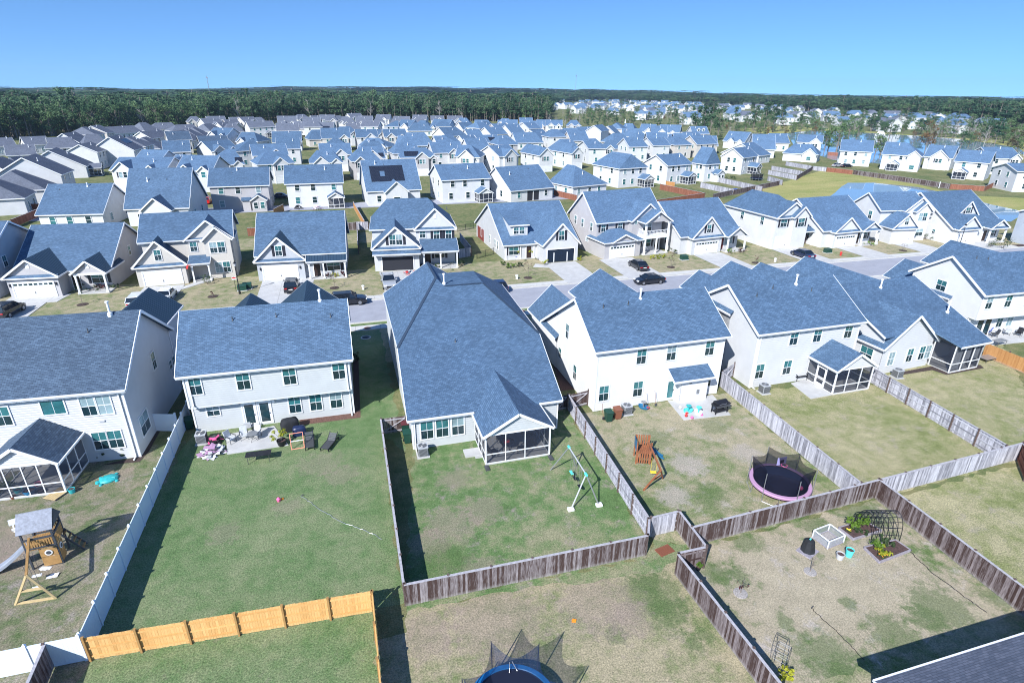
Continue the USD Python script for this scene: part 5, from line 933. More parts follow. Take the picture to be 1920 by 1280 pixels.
('c20', (39.26, 207.88, -0.41, 9.0, 11.61, 5.81, 9.28, 0.0, 4.29), 2, 'p', 'f', 'white', {'wing': (0.45, 1.0, 'f')}, 'E', 867),
('n38', (81.59, 428.8, -0.33, 10.87, 12.43, 5.8, 9.2, 3.0, 3.0), 2, 'p', 'f', 'taupe', {'wing': (0.3, 0.937741556888079, 'f')}, 'M', 869),
('c13', (81.18, 397.32, 0.41, 13.64, 11.9, 3.24, 7.62, 0.0, 3.59), 1.2, 's', 'f', 'white', {'wing': (0.2, 0.8, 'f')}, 'M', 870),
('c22', (59.33, 283.9, 0.48, 9.0, 10.81, 3.72, 7.28, 0.0, 0.0), 1.4, 'p', 'r', 'pale', {}, 'D', 874),
('d6', (72.7, 342.61, 0.13, 9.26, 12.21, 3.46, 6.56, 0.0, 0.0), 1.2, 'p', 'r', 'white', {}, 'C', 884),
('n34', (53.9, 252.33, 0.15, 10.08, 12.48, 3.7, 8.0, 0.0, 0.0), 1.4, 'p', 'r', 'white', {}, 'D', 890),
('n79', (85.45, 367.72, 0.44, 9.98, 14.0, 5.8, 9.2, 3.0, 3.0), 2, 'p', 'r', 'white', {}, 'C', 898),
('d1', (94.33, 424.42, -0.35, 13.28, 12.43, 4.12, 8.05, 0.0, 3.82), 1.6, 'p', 'f', 'white', {'wing': (0.25, 0.7, 'f')}, 'M', 904),
('d7', (67.35, 289.34, 0.2, 12.28, 12.9, 3.4, 6.89, 0.0, 0.0), 1.2, 'p', 'r', 'pale', {'solarmid': 1}, 'D', 910),
('n36', (96.8, 402.12, 0.37, 9.66, 11.9, 3.7, 8.0, 3.0, 3.0), 1.4, 's', 'f', 'cream', {'wing': (0.65, 0.6252164488291159, 'f')}, 'M', 910),
('d4', (88.0, 349.83, 0.34, 12.35, 14.35, 3.36, 7.19, 0.0, 0.0), 1.2, 'p', 'r', 'white', {}, 'C', 922),
('e1x', (54.45, 204.75, 0.34, 9.0, 14.22, 5.9, 9.05, 0.0, 0.0), 2, 'p', 'f', 'white', {'wing': (0.5, 0.95, 'f')}, 'E', 934),
('n41', (97.77, 370.94, 0.41, 11.94, 14.0, 3.7, 8.0, 0.0, 0.0), 1.4, 'p', 'r', 'taupe', {}, 'C', 934),
('n74', (66.71, 252.43, 0.12, 9.63, 12.48, 5.8, 9.2, 3.0, 3.0), 2, 'p', 'r', 'taupe', {}, 'D', 943),
('n57', (109.02, 418.35, -0.39, 11.0, 12.43, 5.8, 9.2, 3.0, 3.0), 2, 'p', 'f', 'cream', {'wing': (0.3, 0.7706816510257093, 'f')}, 'M', 947),
('d2', (113.99, 432.09, -0.21, 13.17, 11.78, 3.7, 7.53, 0.0, 0.0), 1.4, 'p', 'f', 'white', {'wing': (0.6, 0.5, 'f')}, 'M', 951),
('n43', (108.65, 402.22, -0.28, 10.89, 12.1, 5.8, 9.2, 0.0, 0.0), 2, 'p', 'f', 'white', {'wing': (0.3, 0.7212454876099625, 'f')}, 'M', 956),
('d5', (110.23, 378.65, 0.43, 11.5, 15.38, 3.37, 7.25, 0.0, 0.0), 1.2, 'p', 'r', 'white', {}, 'C', 959),
('n39', (101.99, 355.12, 0.36, 10.71, 14.0, 3.7, 8.0, 0.0, 0.0), 1.4, 'p', 'r', 'white', {}, 'C', 959),
('3g', (42.49, 148.12, 0.3, 14.35, 15.74, 3.04, 8.28, 0.0, 0.0), 1, 'p', 'r', 'white', {'recess': 1}, 'B', 967),
('d8', (86.28, 291.49, 0.05, 14.97, 12.24, 3.21, 7.8, 0.0, 2.74), 1.2, 'p', 'r', 'white', {}, 'D', 982),
('n40', (129.74, 430.36, -0.25, 9.91, 11.78, 5.8, 9.2, 0.0, 0.0), 2, 'p', 'f', 'white', {'wing': (0.3, 0.6617727246466453, 'f')}, 'M', 986),
('n77', (114.62, 359.36, 0.34, 9.62, 14.0, 5.8, 9.2, 0.0, 0.0), 2, 'p', 'r', 'pale', {}, 'C', 991),
('d3', (121.61, 398.42, -0.33, 13.76, 12.1, 4.03, 8.49, 0.0, 0.0), 1.6, 'p', 'f', 'white', {'wing': (0.35, 0.9, 'f')}, 'M', 999),
('d14', (69.22, 206.47, 0.18, 5.94, 14.45, 5.87, 8.74, 3.03, 0.57), 2, 'p', 'Yf', 'white', {'wing': (0.5, 1.0, 'f')}, 'E', 1001),
('n45', (104.05, 308.15, 0.55, 10.5, 13.27, 3.7, 8.0, 0.0, 0.0), 1.4, 'p', 'r', 'pale', {}, 'D', 1006),
('n78', (141.76, 426.87, -0.25, 10.55, 11.78, 3.7, 8.0, 0.0, 0.0), 1.4, 'p', 'f', 'taupe', {'wing': (0.3, 0.7843455328674069, 'f')}, 'M', 1019),
('n42', (103.85, 291.94, 0.02, 9.61, 12.24, 5.8, 9.2, 3.0, 3.0), 2, 'p', 'r', 'white', {}, 'D', 1038),
('n44', (137.65, 394.77, -0.32, 11.4, 12.1, 5.8, 9.2, 0.0, 0.0), 2, 'p', 'f', 'white', {'wing': (0.3, 0.737347467654831, 'f')}, 'M', 1039),
('d9', (115.94, 313.88, 0.57, 15.43, 13.27, 3.32, 7.38, 0.0, 0.0), 1.2, 'p', 'r', 'white', {}, 'D', 1042),
('3h', (60.81, 150.55, 0.31, 13.02, 11.35, 3.16, 7.7, 7.35, 0.5), 1, 'p', 'Yr', 'white', {}, 'B', 1059),
('n83', (91.68, 243.68, 0.13, 11.39, 12.38, 3.7, 8.0, 3.0, 3.0), 1.4, 'p', 'r', 'taupe', {}, 'E', 1059),
('d15', (83.83, 211.93, 0.22, 5.65, 15.38, 5.85, 8.98, 2.62, 3.27), 2, 'p', 'Yf', 'white', {'wing': (0.6, 0.9, 'f')}, 'E', 1062),
('d10', (126.95, 328.31, 0.02, 12.23, 11.89, 3.23, 7.61, 0.0, 3.87), 1.2, 'p', 'r', 'white', {}, 'D', 1068),
('n81', (150.79, 389.9, -0.31, 10.06, 12.1, 5.8, 9.2, 3.0, 3.0), 2, 'p', 'f', 'taupe', {'wing': (0.3, 0.7183980517794488, 'f')}, 'M', 1075),
('n80', (116.04, 293.05, 0.04, 10.68, 12.24, 3.7, 8.0, 0.0, 0.0), 1.4, 'p', 'r', 'cream', {}, 'D', 1080),
('d11', (140.38, 337.34, 0.24, 14.93, 13.89, 3.27, 7.64, 0.0, 2.76), 1.2, 'p', 'r', 'white', {}, 'D', 1093),
('d16', (97.25, 226.06, -0.02, 10.93, 13.43, 6.02, 8.49, 0.0, 5.33), 2, 'p', 'f', 'white', {'wing': (0.85, 0.6, 'f')}, 'E', 1103),
('n47', (105.71, 244.51, 0.15, 9.54, 12.38, 3.7, 8.0, 3.0, 3.0), 1.4, 'p', 'r', 'white', {}, 'E', 1109),
('d12', (152.27, 347.55, -2.34, 14.3, 10.08, 5.86, 9.06, 0.0, 0.0), 2, 'p', 'g', 'pale', {}, 'D', 1121),
('n46', (162.72, 356.04, -2.31, 10.77, 11.0, 3.7, 8.0, 0.0, 0.0), 1.4, 'p', 'g', 'cream', {}, 'D', 1143),
('d17', (117.72, 246.5, 0.1, 11.39, 12.38, 3.78, 7.17, 0.91, 5.03), 1.4, 'p', 'r', 'white', {}, 'E', 1150),
('n82', (171.75, 365.37, -2.3, 10.38, 11.0, 5.8, 9.2, 3.0, 3.0), 2, 'p', 'g', 'cream', {}, 'D', 1156),
('n85', (132.5, 275.73, 0.16, 11.25, 13.45, 3.7, 8.0, 3.0, 3.0), 1.4, 'p', 'r', 'cream', {}, 'F', 1156),
('3i', (81.31, 164.96, 0.23, 11.54, 13.77, 5.76, 9.63, 1.73, 2.69), 2, 'p', 'Yr', 'white', {'porch': 0.85}, 'B', 1166),
('n86', (180.74, 372.27, -0.68, 10.92, 12.09, 3.7, 8.0, 3.0, 3.0), 1.4, 'p', 'f', 'cream', {'wing': (0.3, 0.6366073840302761, 'f')}, 'F', 1179),
('e7', (118.27, 231.98, -0.01, 9.0, 12.41, 5.86, 9.07, 0.0, 0.82), 2, 'p', 'r', 'white', {}, 'F', 1184),
('e1', (160.48, 326.0, -0.45, 13.81, 11.89, 3.26, 7.51, 0.0, 3.48), 1.2, 'p', 'f', 'white', {'wing': (0.65, 0.9, 'f')}, 'F', 1185),
('n50', (146.22, 277.64, 0.17, 10.42, 13.45, 3.7, 8.0, 3.0, 3.0), 1.4, 'p', 'r', 'white', {}, 'F', 1197),
('n52', (190.74, 363.17, -0.72, 9.93, 12.09, 3.7, 8.0, 0.0, 0.0), 1.4, 'p', 'f', 'pale', {'wing': (0.65, 0.8993303954932645, 'f')}, 'F', 1216),
('e6', (131.78, 236.26, 0.07, 9.0, 11.85, 5.9, 8.88, 0.0, 0.0), 2, 'p', 'r', 'white', {}, 'F', 1227),
('n53', (143.9, 264.77, -0.35, 10.17, 11.3, 5.8, 9.2, 0.0, 0.0), 2, 'p', 'r', 'white', {}, 'F', 1229),
('n48', (175.39, 319.13, -0.45, 9.54, 11.89, 5.8, 9.2, 0.0, 0.0), 2, 'p', 'f', 'white', {'wing': (0.65, 0.8310479821432268, 'f')}, 'F', 1234),
('e4', (159.24, 278.47, 0.13, 15.33, 13.45, 3.37, 7.15, 0.0, 2.51), 1.2, 'p', 'r', 'white', {}, 'F', 1243),
('3j', (99.32, 167.64, 0.29, 11.41, 11.23, 5.91, 8.8, 0.0, 0.0), 2, 'p', 'r', 'white', {'porch': 0.75}, 'B', 1253),
('e2', (200.48, 355.29, -0.67, 13.62, 12.09, 3.6, 8.01, 0.0, 0.0), 1.4, 'p', 'f', 'white', {'wing': (0.2, 0.7, 'f')}, 'F', 1258),
('n49', (143.29, 237.92, 0.1, 9.64, 11.85, 5.8, 9.2, 3.0, 3.0), 2, 'p', 'r', 'cream', {}, 'F', 1266),
('e5', (155.51, 259.4, -0.37, 9.0, 11.3, 5.84, 9.07, 0.0, 0.0), 2, 'p', 'r', 'white', {}, 'F', 1274),
('n51', (177.06, 280.51, 0.16, 11.31, 13.45, 3.7, 8.0, 0.0, 0.0), 1.4, 'p', 'r', 'white', {}, 'F', 1292),
('e3', (193.55, 304.08, -0.16, 9.99, 10.61, 5.72, 9.61, 0.0, 0.0), 2, 'p', 'f', 'white', {'dormers': 2}, 'F', 1310),
('n84', (155.42, 239.66, 0.09, 11.69, 11.85, 5.8, 9.2, 0.0, 0.0), 2, 'p', 'r', 'cream', {}, 'F', 1310),
('n54', (166.99, 256.93, -0.34, 9.89, 11.3, 3.7, 8.0, 0.0, 0.0), 1.4, 'p', 'r', 'cream', {}, 'F', 1322),
('3k', (114.82, 170.71, 0.22, 6.98, 6.5, 5.63, 10.66, 0.5, 0.5), 2, 'p', 'Yr', 'white', {'bump': 1}, 'B', 1334),
('e8', (199.18, 283.52, -1.05, 12.19, 11.92, 3.53, 8.34, 0.0, 0.0), 1.4, 'p', 'f', 'white', {'wing': (0.4, 0.7, 'f')}, 'G', 1388),
('3l', (139.1, 184.15, 0.49, 12.01, 8.96, 5.86, 8.93, 0.0, 0.0), 2, 'p', 'r', 'white', {'porch': 0.6}, 'B', 1390),
('e10', (167.98, 212.55, 0.43, 10.51, 17.76, 3.33, 7.69, 0.0, 0.0), 1.2, 'p', 'r', 'white', {}, 'G', 1400),
('e9', (181.4, 234.96, -0.46, 10.06, 12.5, 3.74, 9.98, 0.0, 0.0), 1.6, 'p', 'r', 'white', {}, 'G', 1432),
('f1', (212.01, 260.62, -0.29, 9.35, 12.04, 4.04, 8.34, 0.0, 0.0), 1.6, 'p', 'r', 'white', {}, 'G', 1458),
('f3', (187.44, 222.59, -0.84, 14.44, 11.77, 3.25, 6.9, 3.54, 3.78), 1, 'p', 'r', 'white', {'wing': (0.75, 1.0, 'r')}, 'H', 1507),
('f2', (212.1, 243.47, -0.74, 11.19, 11.9, 5.86, 9.05, 0.0, 0.0), 2, 'p', 'f', 'white', {'wing': (0.72, 0.9, 'f')}, 'G', 1521),
('f4', (198.63, 202.56, -0.72, 11.98, 12.32, 5.71, 9.85, 0.0, 0.0), 2, 'p', 'r', 'white', {}, 'H', 1608),
('f5', (204.57, 187.72, -0.92, 13.46, 12.05, 5.7, 9.95, 0.0, 6.28), 2, 'p', 'r', 'white', {'wing': (0.85, 0.8, 'r'), 'porch': 0.35}, 'H', 1682),
('g1', (224.15, 186.04, -1.03, 9.69, 11.86, 4.62, 8.84, 0.0, 0.0), 1.8, 'p', 'f', 'white', {'wing': (0.55, 1.1, 'f')}, 'H', 1770),
('g2', (208.94, 161.5, -1.06, 10.27, 11.41, 5.79, 9.36, 0.0, 0.0), 2, 'p', 'r', 'white', {'porch': 0.3}, 'H', 1834),
('g3', (232.12, 165.82, -0.33, 11.43, 13.74, 5.86, 9.25, 0.0, 0.0), 2, 'p', 'f', 'white', {'wing': (0.75, 0.7, 'f')}, 'H', 1868),
('g4', (197.11, 131.68, -0.35, 11.0, 11.51, 6.1, 7.99, 0.0, 0.0), 2, 'p', 'r', 'white', {}, 'H', 1926)]
ROWN = {'B': 'the row right behind the street', 'L': 'the brown left rows', 'K': 'the inner wood-side row', 'M': 'the wood-edge row', 'C': 'the third street back', 'D': 'the middle row', 'E': 'the row past the solar roof', 'F': 'the row by the thicket', 'G': 'the big pond cluster', 'H': 'the pond-fence row'}
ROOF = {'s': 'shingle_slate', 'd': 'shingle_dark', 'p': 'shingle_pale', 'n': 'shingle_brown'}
count = {}
TENS = {2: 'twent', 3: 'thirt', 4: 'fort', 5: 'fift', 6: 'sixt', 7: 'sevent', 8: 'eight', 9: 'ninet'}
def nth(k): return ORD[k - 1] if k <= 20 else (TENS[k // 10] + 'ieth' if k % 10 == 0 else TENS[k // 10] + 'y-' + ORD[k % 10 - 1])
rnd = random.Random(11)
def solar(H, x0, x1, ya, yb, za, zb, nx, ny, skip=()):
    """panels on the S slope between (ya, za) and (yb, zb)"""
    for i in range(nx):
        for j in range(ny):
            if (i, j) in skip: continue
            xa, xb = x0 + (x1 - x0) * i / nx + .015, x0 + (x1 - x0) * (i + 1) / nx - .015; t0, t1 = j / ny, (j + 1) / ny
            P = [(xa, ya + (yb - ya) * t0 + .015, za + (zb - za) * t0 + .1), (xb, ya + (yb - ya) * t0 + .015, za + (zb - za) * t0 + .1), (xb, ya + (yb - ya) * t1 - .015, za + (zb - za) * t1 + .1), (xa, ya + (yb - ya) * t1 - .015, za + (zb - za) * t1 + .1)]
            m = MB(); m.poly(P, [(0, 0), (xb - xa, 0), (xb - xa, 1.6), (0, 1.6)]); Q = [(x, y, z - .06) for x, y, z in P]
            for e in range(4): m.poly([Q[e], Q[(e + 1) % 4], P[(e + 1) % 4], P[e]])
            m.build('solar_panel', 'solar_panel', H.p, uv=True)
for id_, (X, Y, th, w, d, ze, zr, h0, h1), st, roof, side, wall, ft, row, cx in MID:
    count[row] = count.get(row, 0) + 1
    k = count[row]; two = ze > 5
    lab = f"{ {'pale': 'pale', 'taupe': 'grey', 'cream': 'cream'}.get(wall, 'white') } {'two-storey' if two else 'low'} house, {'hipped' if h0 + h1 > 3 or side[0] == 'Y' else 'gabled'} {'brown' if roof == 'n' else 'blue-grey'} roof, {nth(k)} from left in {ROWN[row]}".replace('gabled blue-grey roof', 'gabled roof').replace('hipped blue-grey roof', 'hipped roof')
    if 'solar' in ft: lab = 'white house with a block of black solar panels on its near roof slope'
    if row == 'B':
        lab = {'3a': 'white low house with long slate roof, leftmost behind the street-front row', '3b': 'white house with a small rear gable beside a parked red car', '3c': 'taupe two-storey house with a gabled bump-out on its back wall', '3d': 'white two-storey house with a small gabled screened porch and patio clutter', '3f': 'white two-storey house with corner screened porch facing an empty lawn', '3g': 'white low house with a recessed covered porch in its rear wall', '3h': 'white low hipped house beside the short red-brown fence', '3i': 'white two-storey hipped house left of the red-brown fenced yard', '3j': 'white two-storey gabled house with porch inside the red-brown fenced yard', '3k': 'white two-storey house with tiny bump-out behind the palm clump', '3l': 'white two-storey house with raised covered porch near the far trampoline'}.get(id_, lab)
    near = Y < 175
    H = House('house', lab, (X, Y), th, None, wall, ROOF[roof], far=True)
    yx = side[0] == 'Y'; H.block(0, w, 0, d, ze, zr, axis='y' if yx else 'x', hip=(h0, h1)); H.flush()
    sl = (zr - ze) / (h0 if yx else d / 2); front = side[-1] in 'fg'
    if yx: h0 = h1 = 2.5
    def wins(sd, L0, L1, plane, skip=()):
        n = max(2, int((L1 - L0) / 3.2)) if sd in 'SN' else 2
        for lev in ((1.75, 4.8) if two else (1.75,)):
            for i in range(n):
                u = L0 + (L1 - L0) * (i + .5) / n + rnd.uniform(-.5, .5)
                if any(a < u < b and (lev < 3 or c) for a, b, c in skip): continue
                if not near and rnd.random() < .12: continue
                H.window(sd, u, plane, lev, 1.0, 1.5)
    skip = []
    if 'wing' in ft:
        f, hw, _ = ft['wing']; hw = hw * 3.1; c0 = max(hw + .1, min(w - hw - .1, f * w)); y0 = -1.0 if row != 'B' else -2.2
        wz = ze - .1; wr = min(wz + hw * .85, zr - .3)
        if front and not two: wr = min(wz + hw * .9, zr - .2)
        ye = min(d / 2, (wr - ze) / sl + .2)
        H.block(c0 - hw, c0 + hw, y0, max(ye, .5), wz, wr, axis='y', walls='SWE', ends='1', o=.35); H.flush('wing_wall', 'wing_roof', 'fascia'); pl = y0 + .35
        skip.append((c0 - hw - .3, c0 + hw + .3, 1))
        if front:
            if two or st >= 1.6: H.window('S', c0 - .6, pl, wz - 1.1, .9, 1.4, shutters=not near or True); H.window('S', c0 + .6, pl, wz - 1.1, .9, 1.4)
            else: gvent(H, c0, pl, wz + (wr - wz) * .45)
            H.garage_door(c0, pl, min(4.8, 2 * hw - 1.2), 2.1, lights=False)
        else:
            H.window('S', c0, pl, 1.6, 1.6, 1.4)
        if hw > 2 and front and w - (c0 + hw) > 3: # second smaller gable
            c1 = (c0 + hw + w) / 2; h1_ = min(1.7, (w - c0 - hw) / 2 - .2)
            H.block(c1 - h1_, c1 + h1_, -.6, max(.6, (min(h1_ * .85, zr - wz - .4)) / sl), wz, wz + min(h1_ * .85, zr - wz - .4), axis='y', walls='SWE', ends='1', o=.3); H.flush('small_gable_wall', 'small_gable_roof', 'fascia'); H.window('S', c1, -.3, 1.7 if not two else 4.8, 1.1, 1.4)
    if 'porch' in ft:
        c0 = ft['porch'] * w; screened_porch(H, c0 - 2.1, c0 + 2.1, -3.2, .4, 2.6, 3.9, (c0 - .6, c0 + .7), roof=ROOF[roof]); skip.append((c0 - 2.3, c0 + 2.3, 0))
    if 'bump' in ft:
        c0 = w * .8; H.block(c0 - 1.9, c0 + 1.9, -2.4, .6, 2.7, 4.0, axis='y', walls='SWE', ends='1', o=.3); H.flush('bump_out_wall', 'bump_out_roof', 'fascia'); H.window('S', c0 - .75, -2.1, 1.5, .85, 1.4); H.window('S', c0 + .75, -2.1, 1.5, .85, 1.4)
        H.face([(0, 0), (1.7, 0), (1.7, 2.5), (0, 2.5)], (w * .52, -.6), (1, 0), (0, -1)); H.face([(0, 0), (1.0, 0), (1.0, 2.5), (0, 2.5)], (w * .52, .4), (0, -1), (-1, 0)); slab(H.rm, [(w * .52 - .2, -.9, 2.55), (w * .52 + 1.9, -.9, 2.55), (w * .52 + 1.9, .42, 3.1), (w * .52 - .2, .42, 3.1)], .1); H.flush('lean_to_wall', 'lean_to_roof'); skip.append((w * .48, w, 0))
    if 'recess' in ft:
        m = MB(); H.pbox(m, H.frame('S', w * .52, .4, 0), -1.9, 1.9, .05, 2.5, 0, .015); m.build('porch_recess', 'interior_dark', H.p); H.post(w * .52, .35, 2.6, .15); skip.append((w * .52 - 2.2, w * .52 + 2.2, 0))
    if 'dormers' in ft:
        for f in (.4, .68):
            c0 = f * w; H.block(c0 - .9, c0 + .9, 1.6, 4.4, ze + sl * 1.6 + 1.2, ze + sl * 1.6 + 2.0, axis='y', walls='SWE', ends='1', o=.2, wzb=ze + sl * 1.2); H.flush('dormer_wall', 'dormer_roof', 'fascia'); H.window('S', c0, 1.8, ze + sl * 1.6 + .75, .8, 1.0)
    wins('S', .9, w - .9, .4, skip)
    if X > 20: wins('W', 1.5, d - 1.5, .4)
    else: wins('E', 1.5, d - 1.5, w - .4)
    if not near: pass
    zat = lambda y: ze + sl * y
    if 'solar' in ft: solar(H, w * .13, w * .73, 1.9, 5.2, zat(1.9), zat(5.2), 7, 3, {(2, 1)})
    if 'solarstrip' in ft: solar(H, w * .35, w * .97, 3.2, 5.2, zat(3.2), zat(5.2), 8, 1)
    if 'solarlow' in ft: solar(H, w * .15, w * .8, 1, 3, zat(1), zat(3), 7, 1)
    if 'solarmid' in ft: solar(H, w * .5, w * .8, 1.2, 4.4, zat(1.2), zat(4.4), 4, 2)
    if 'solarright' in ft: solar(H, w * .74, w * .95, .8, 2.6, zat(.8), zat(2.6), 3, 1)
    if 'solarleft' in ft: solar(H, w * .12, w * .5, .9, 3.6, zat(.9), zat(3.6), 5, 2)
    for q in range(2 if near else 1):
        x = w * rnd.uniform(.2, .8); y = d * rnd.uniform(.3, .45)
        if x > h0 + 1 and x < w - h1 - 1: H.pipe(x, y, zat(y), .7, big=q == 0)

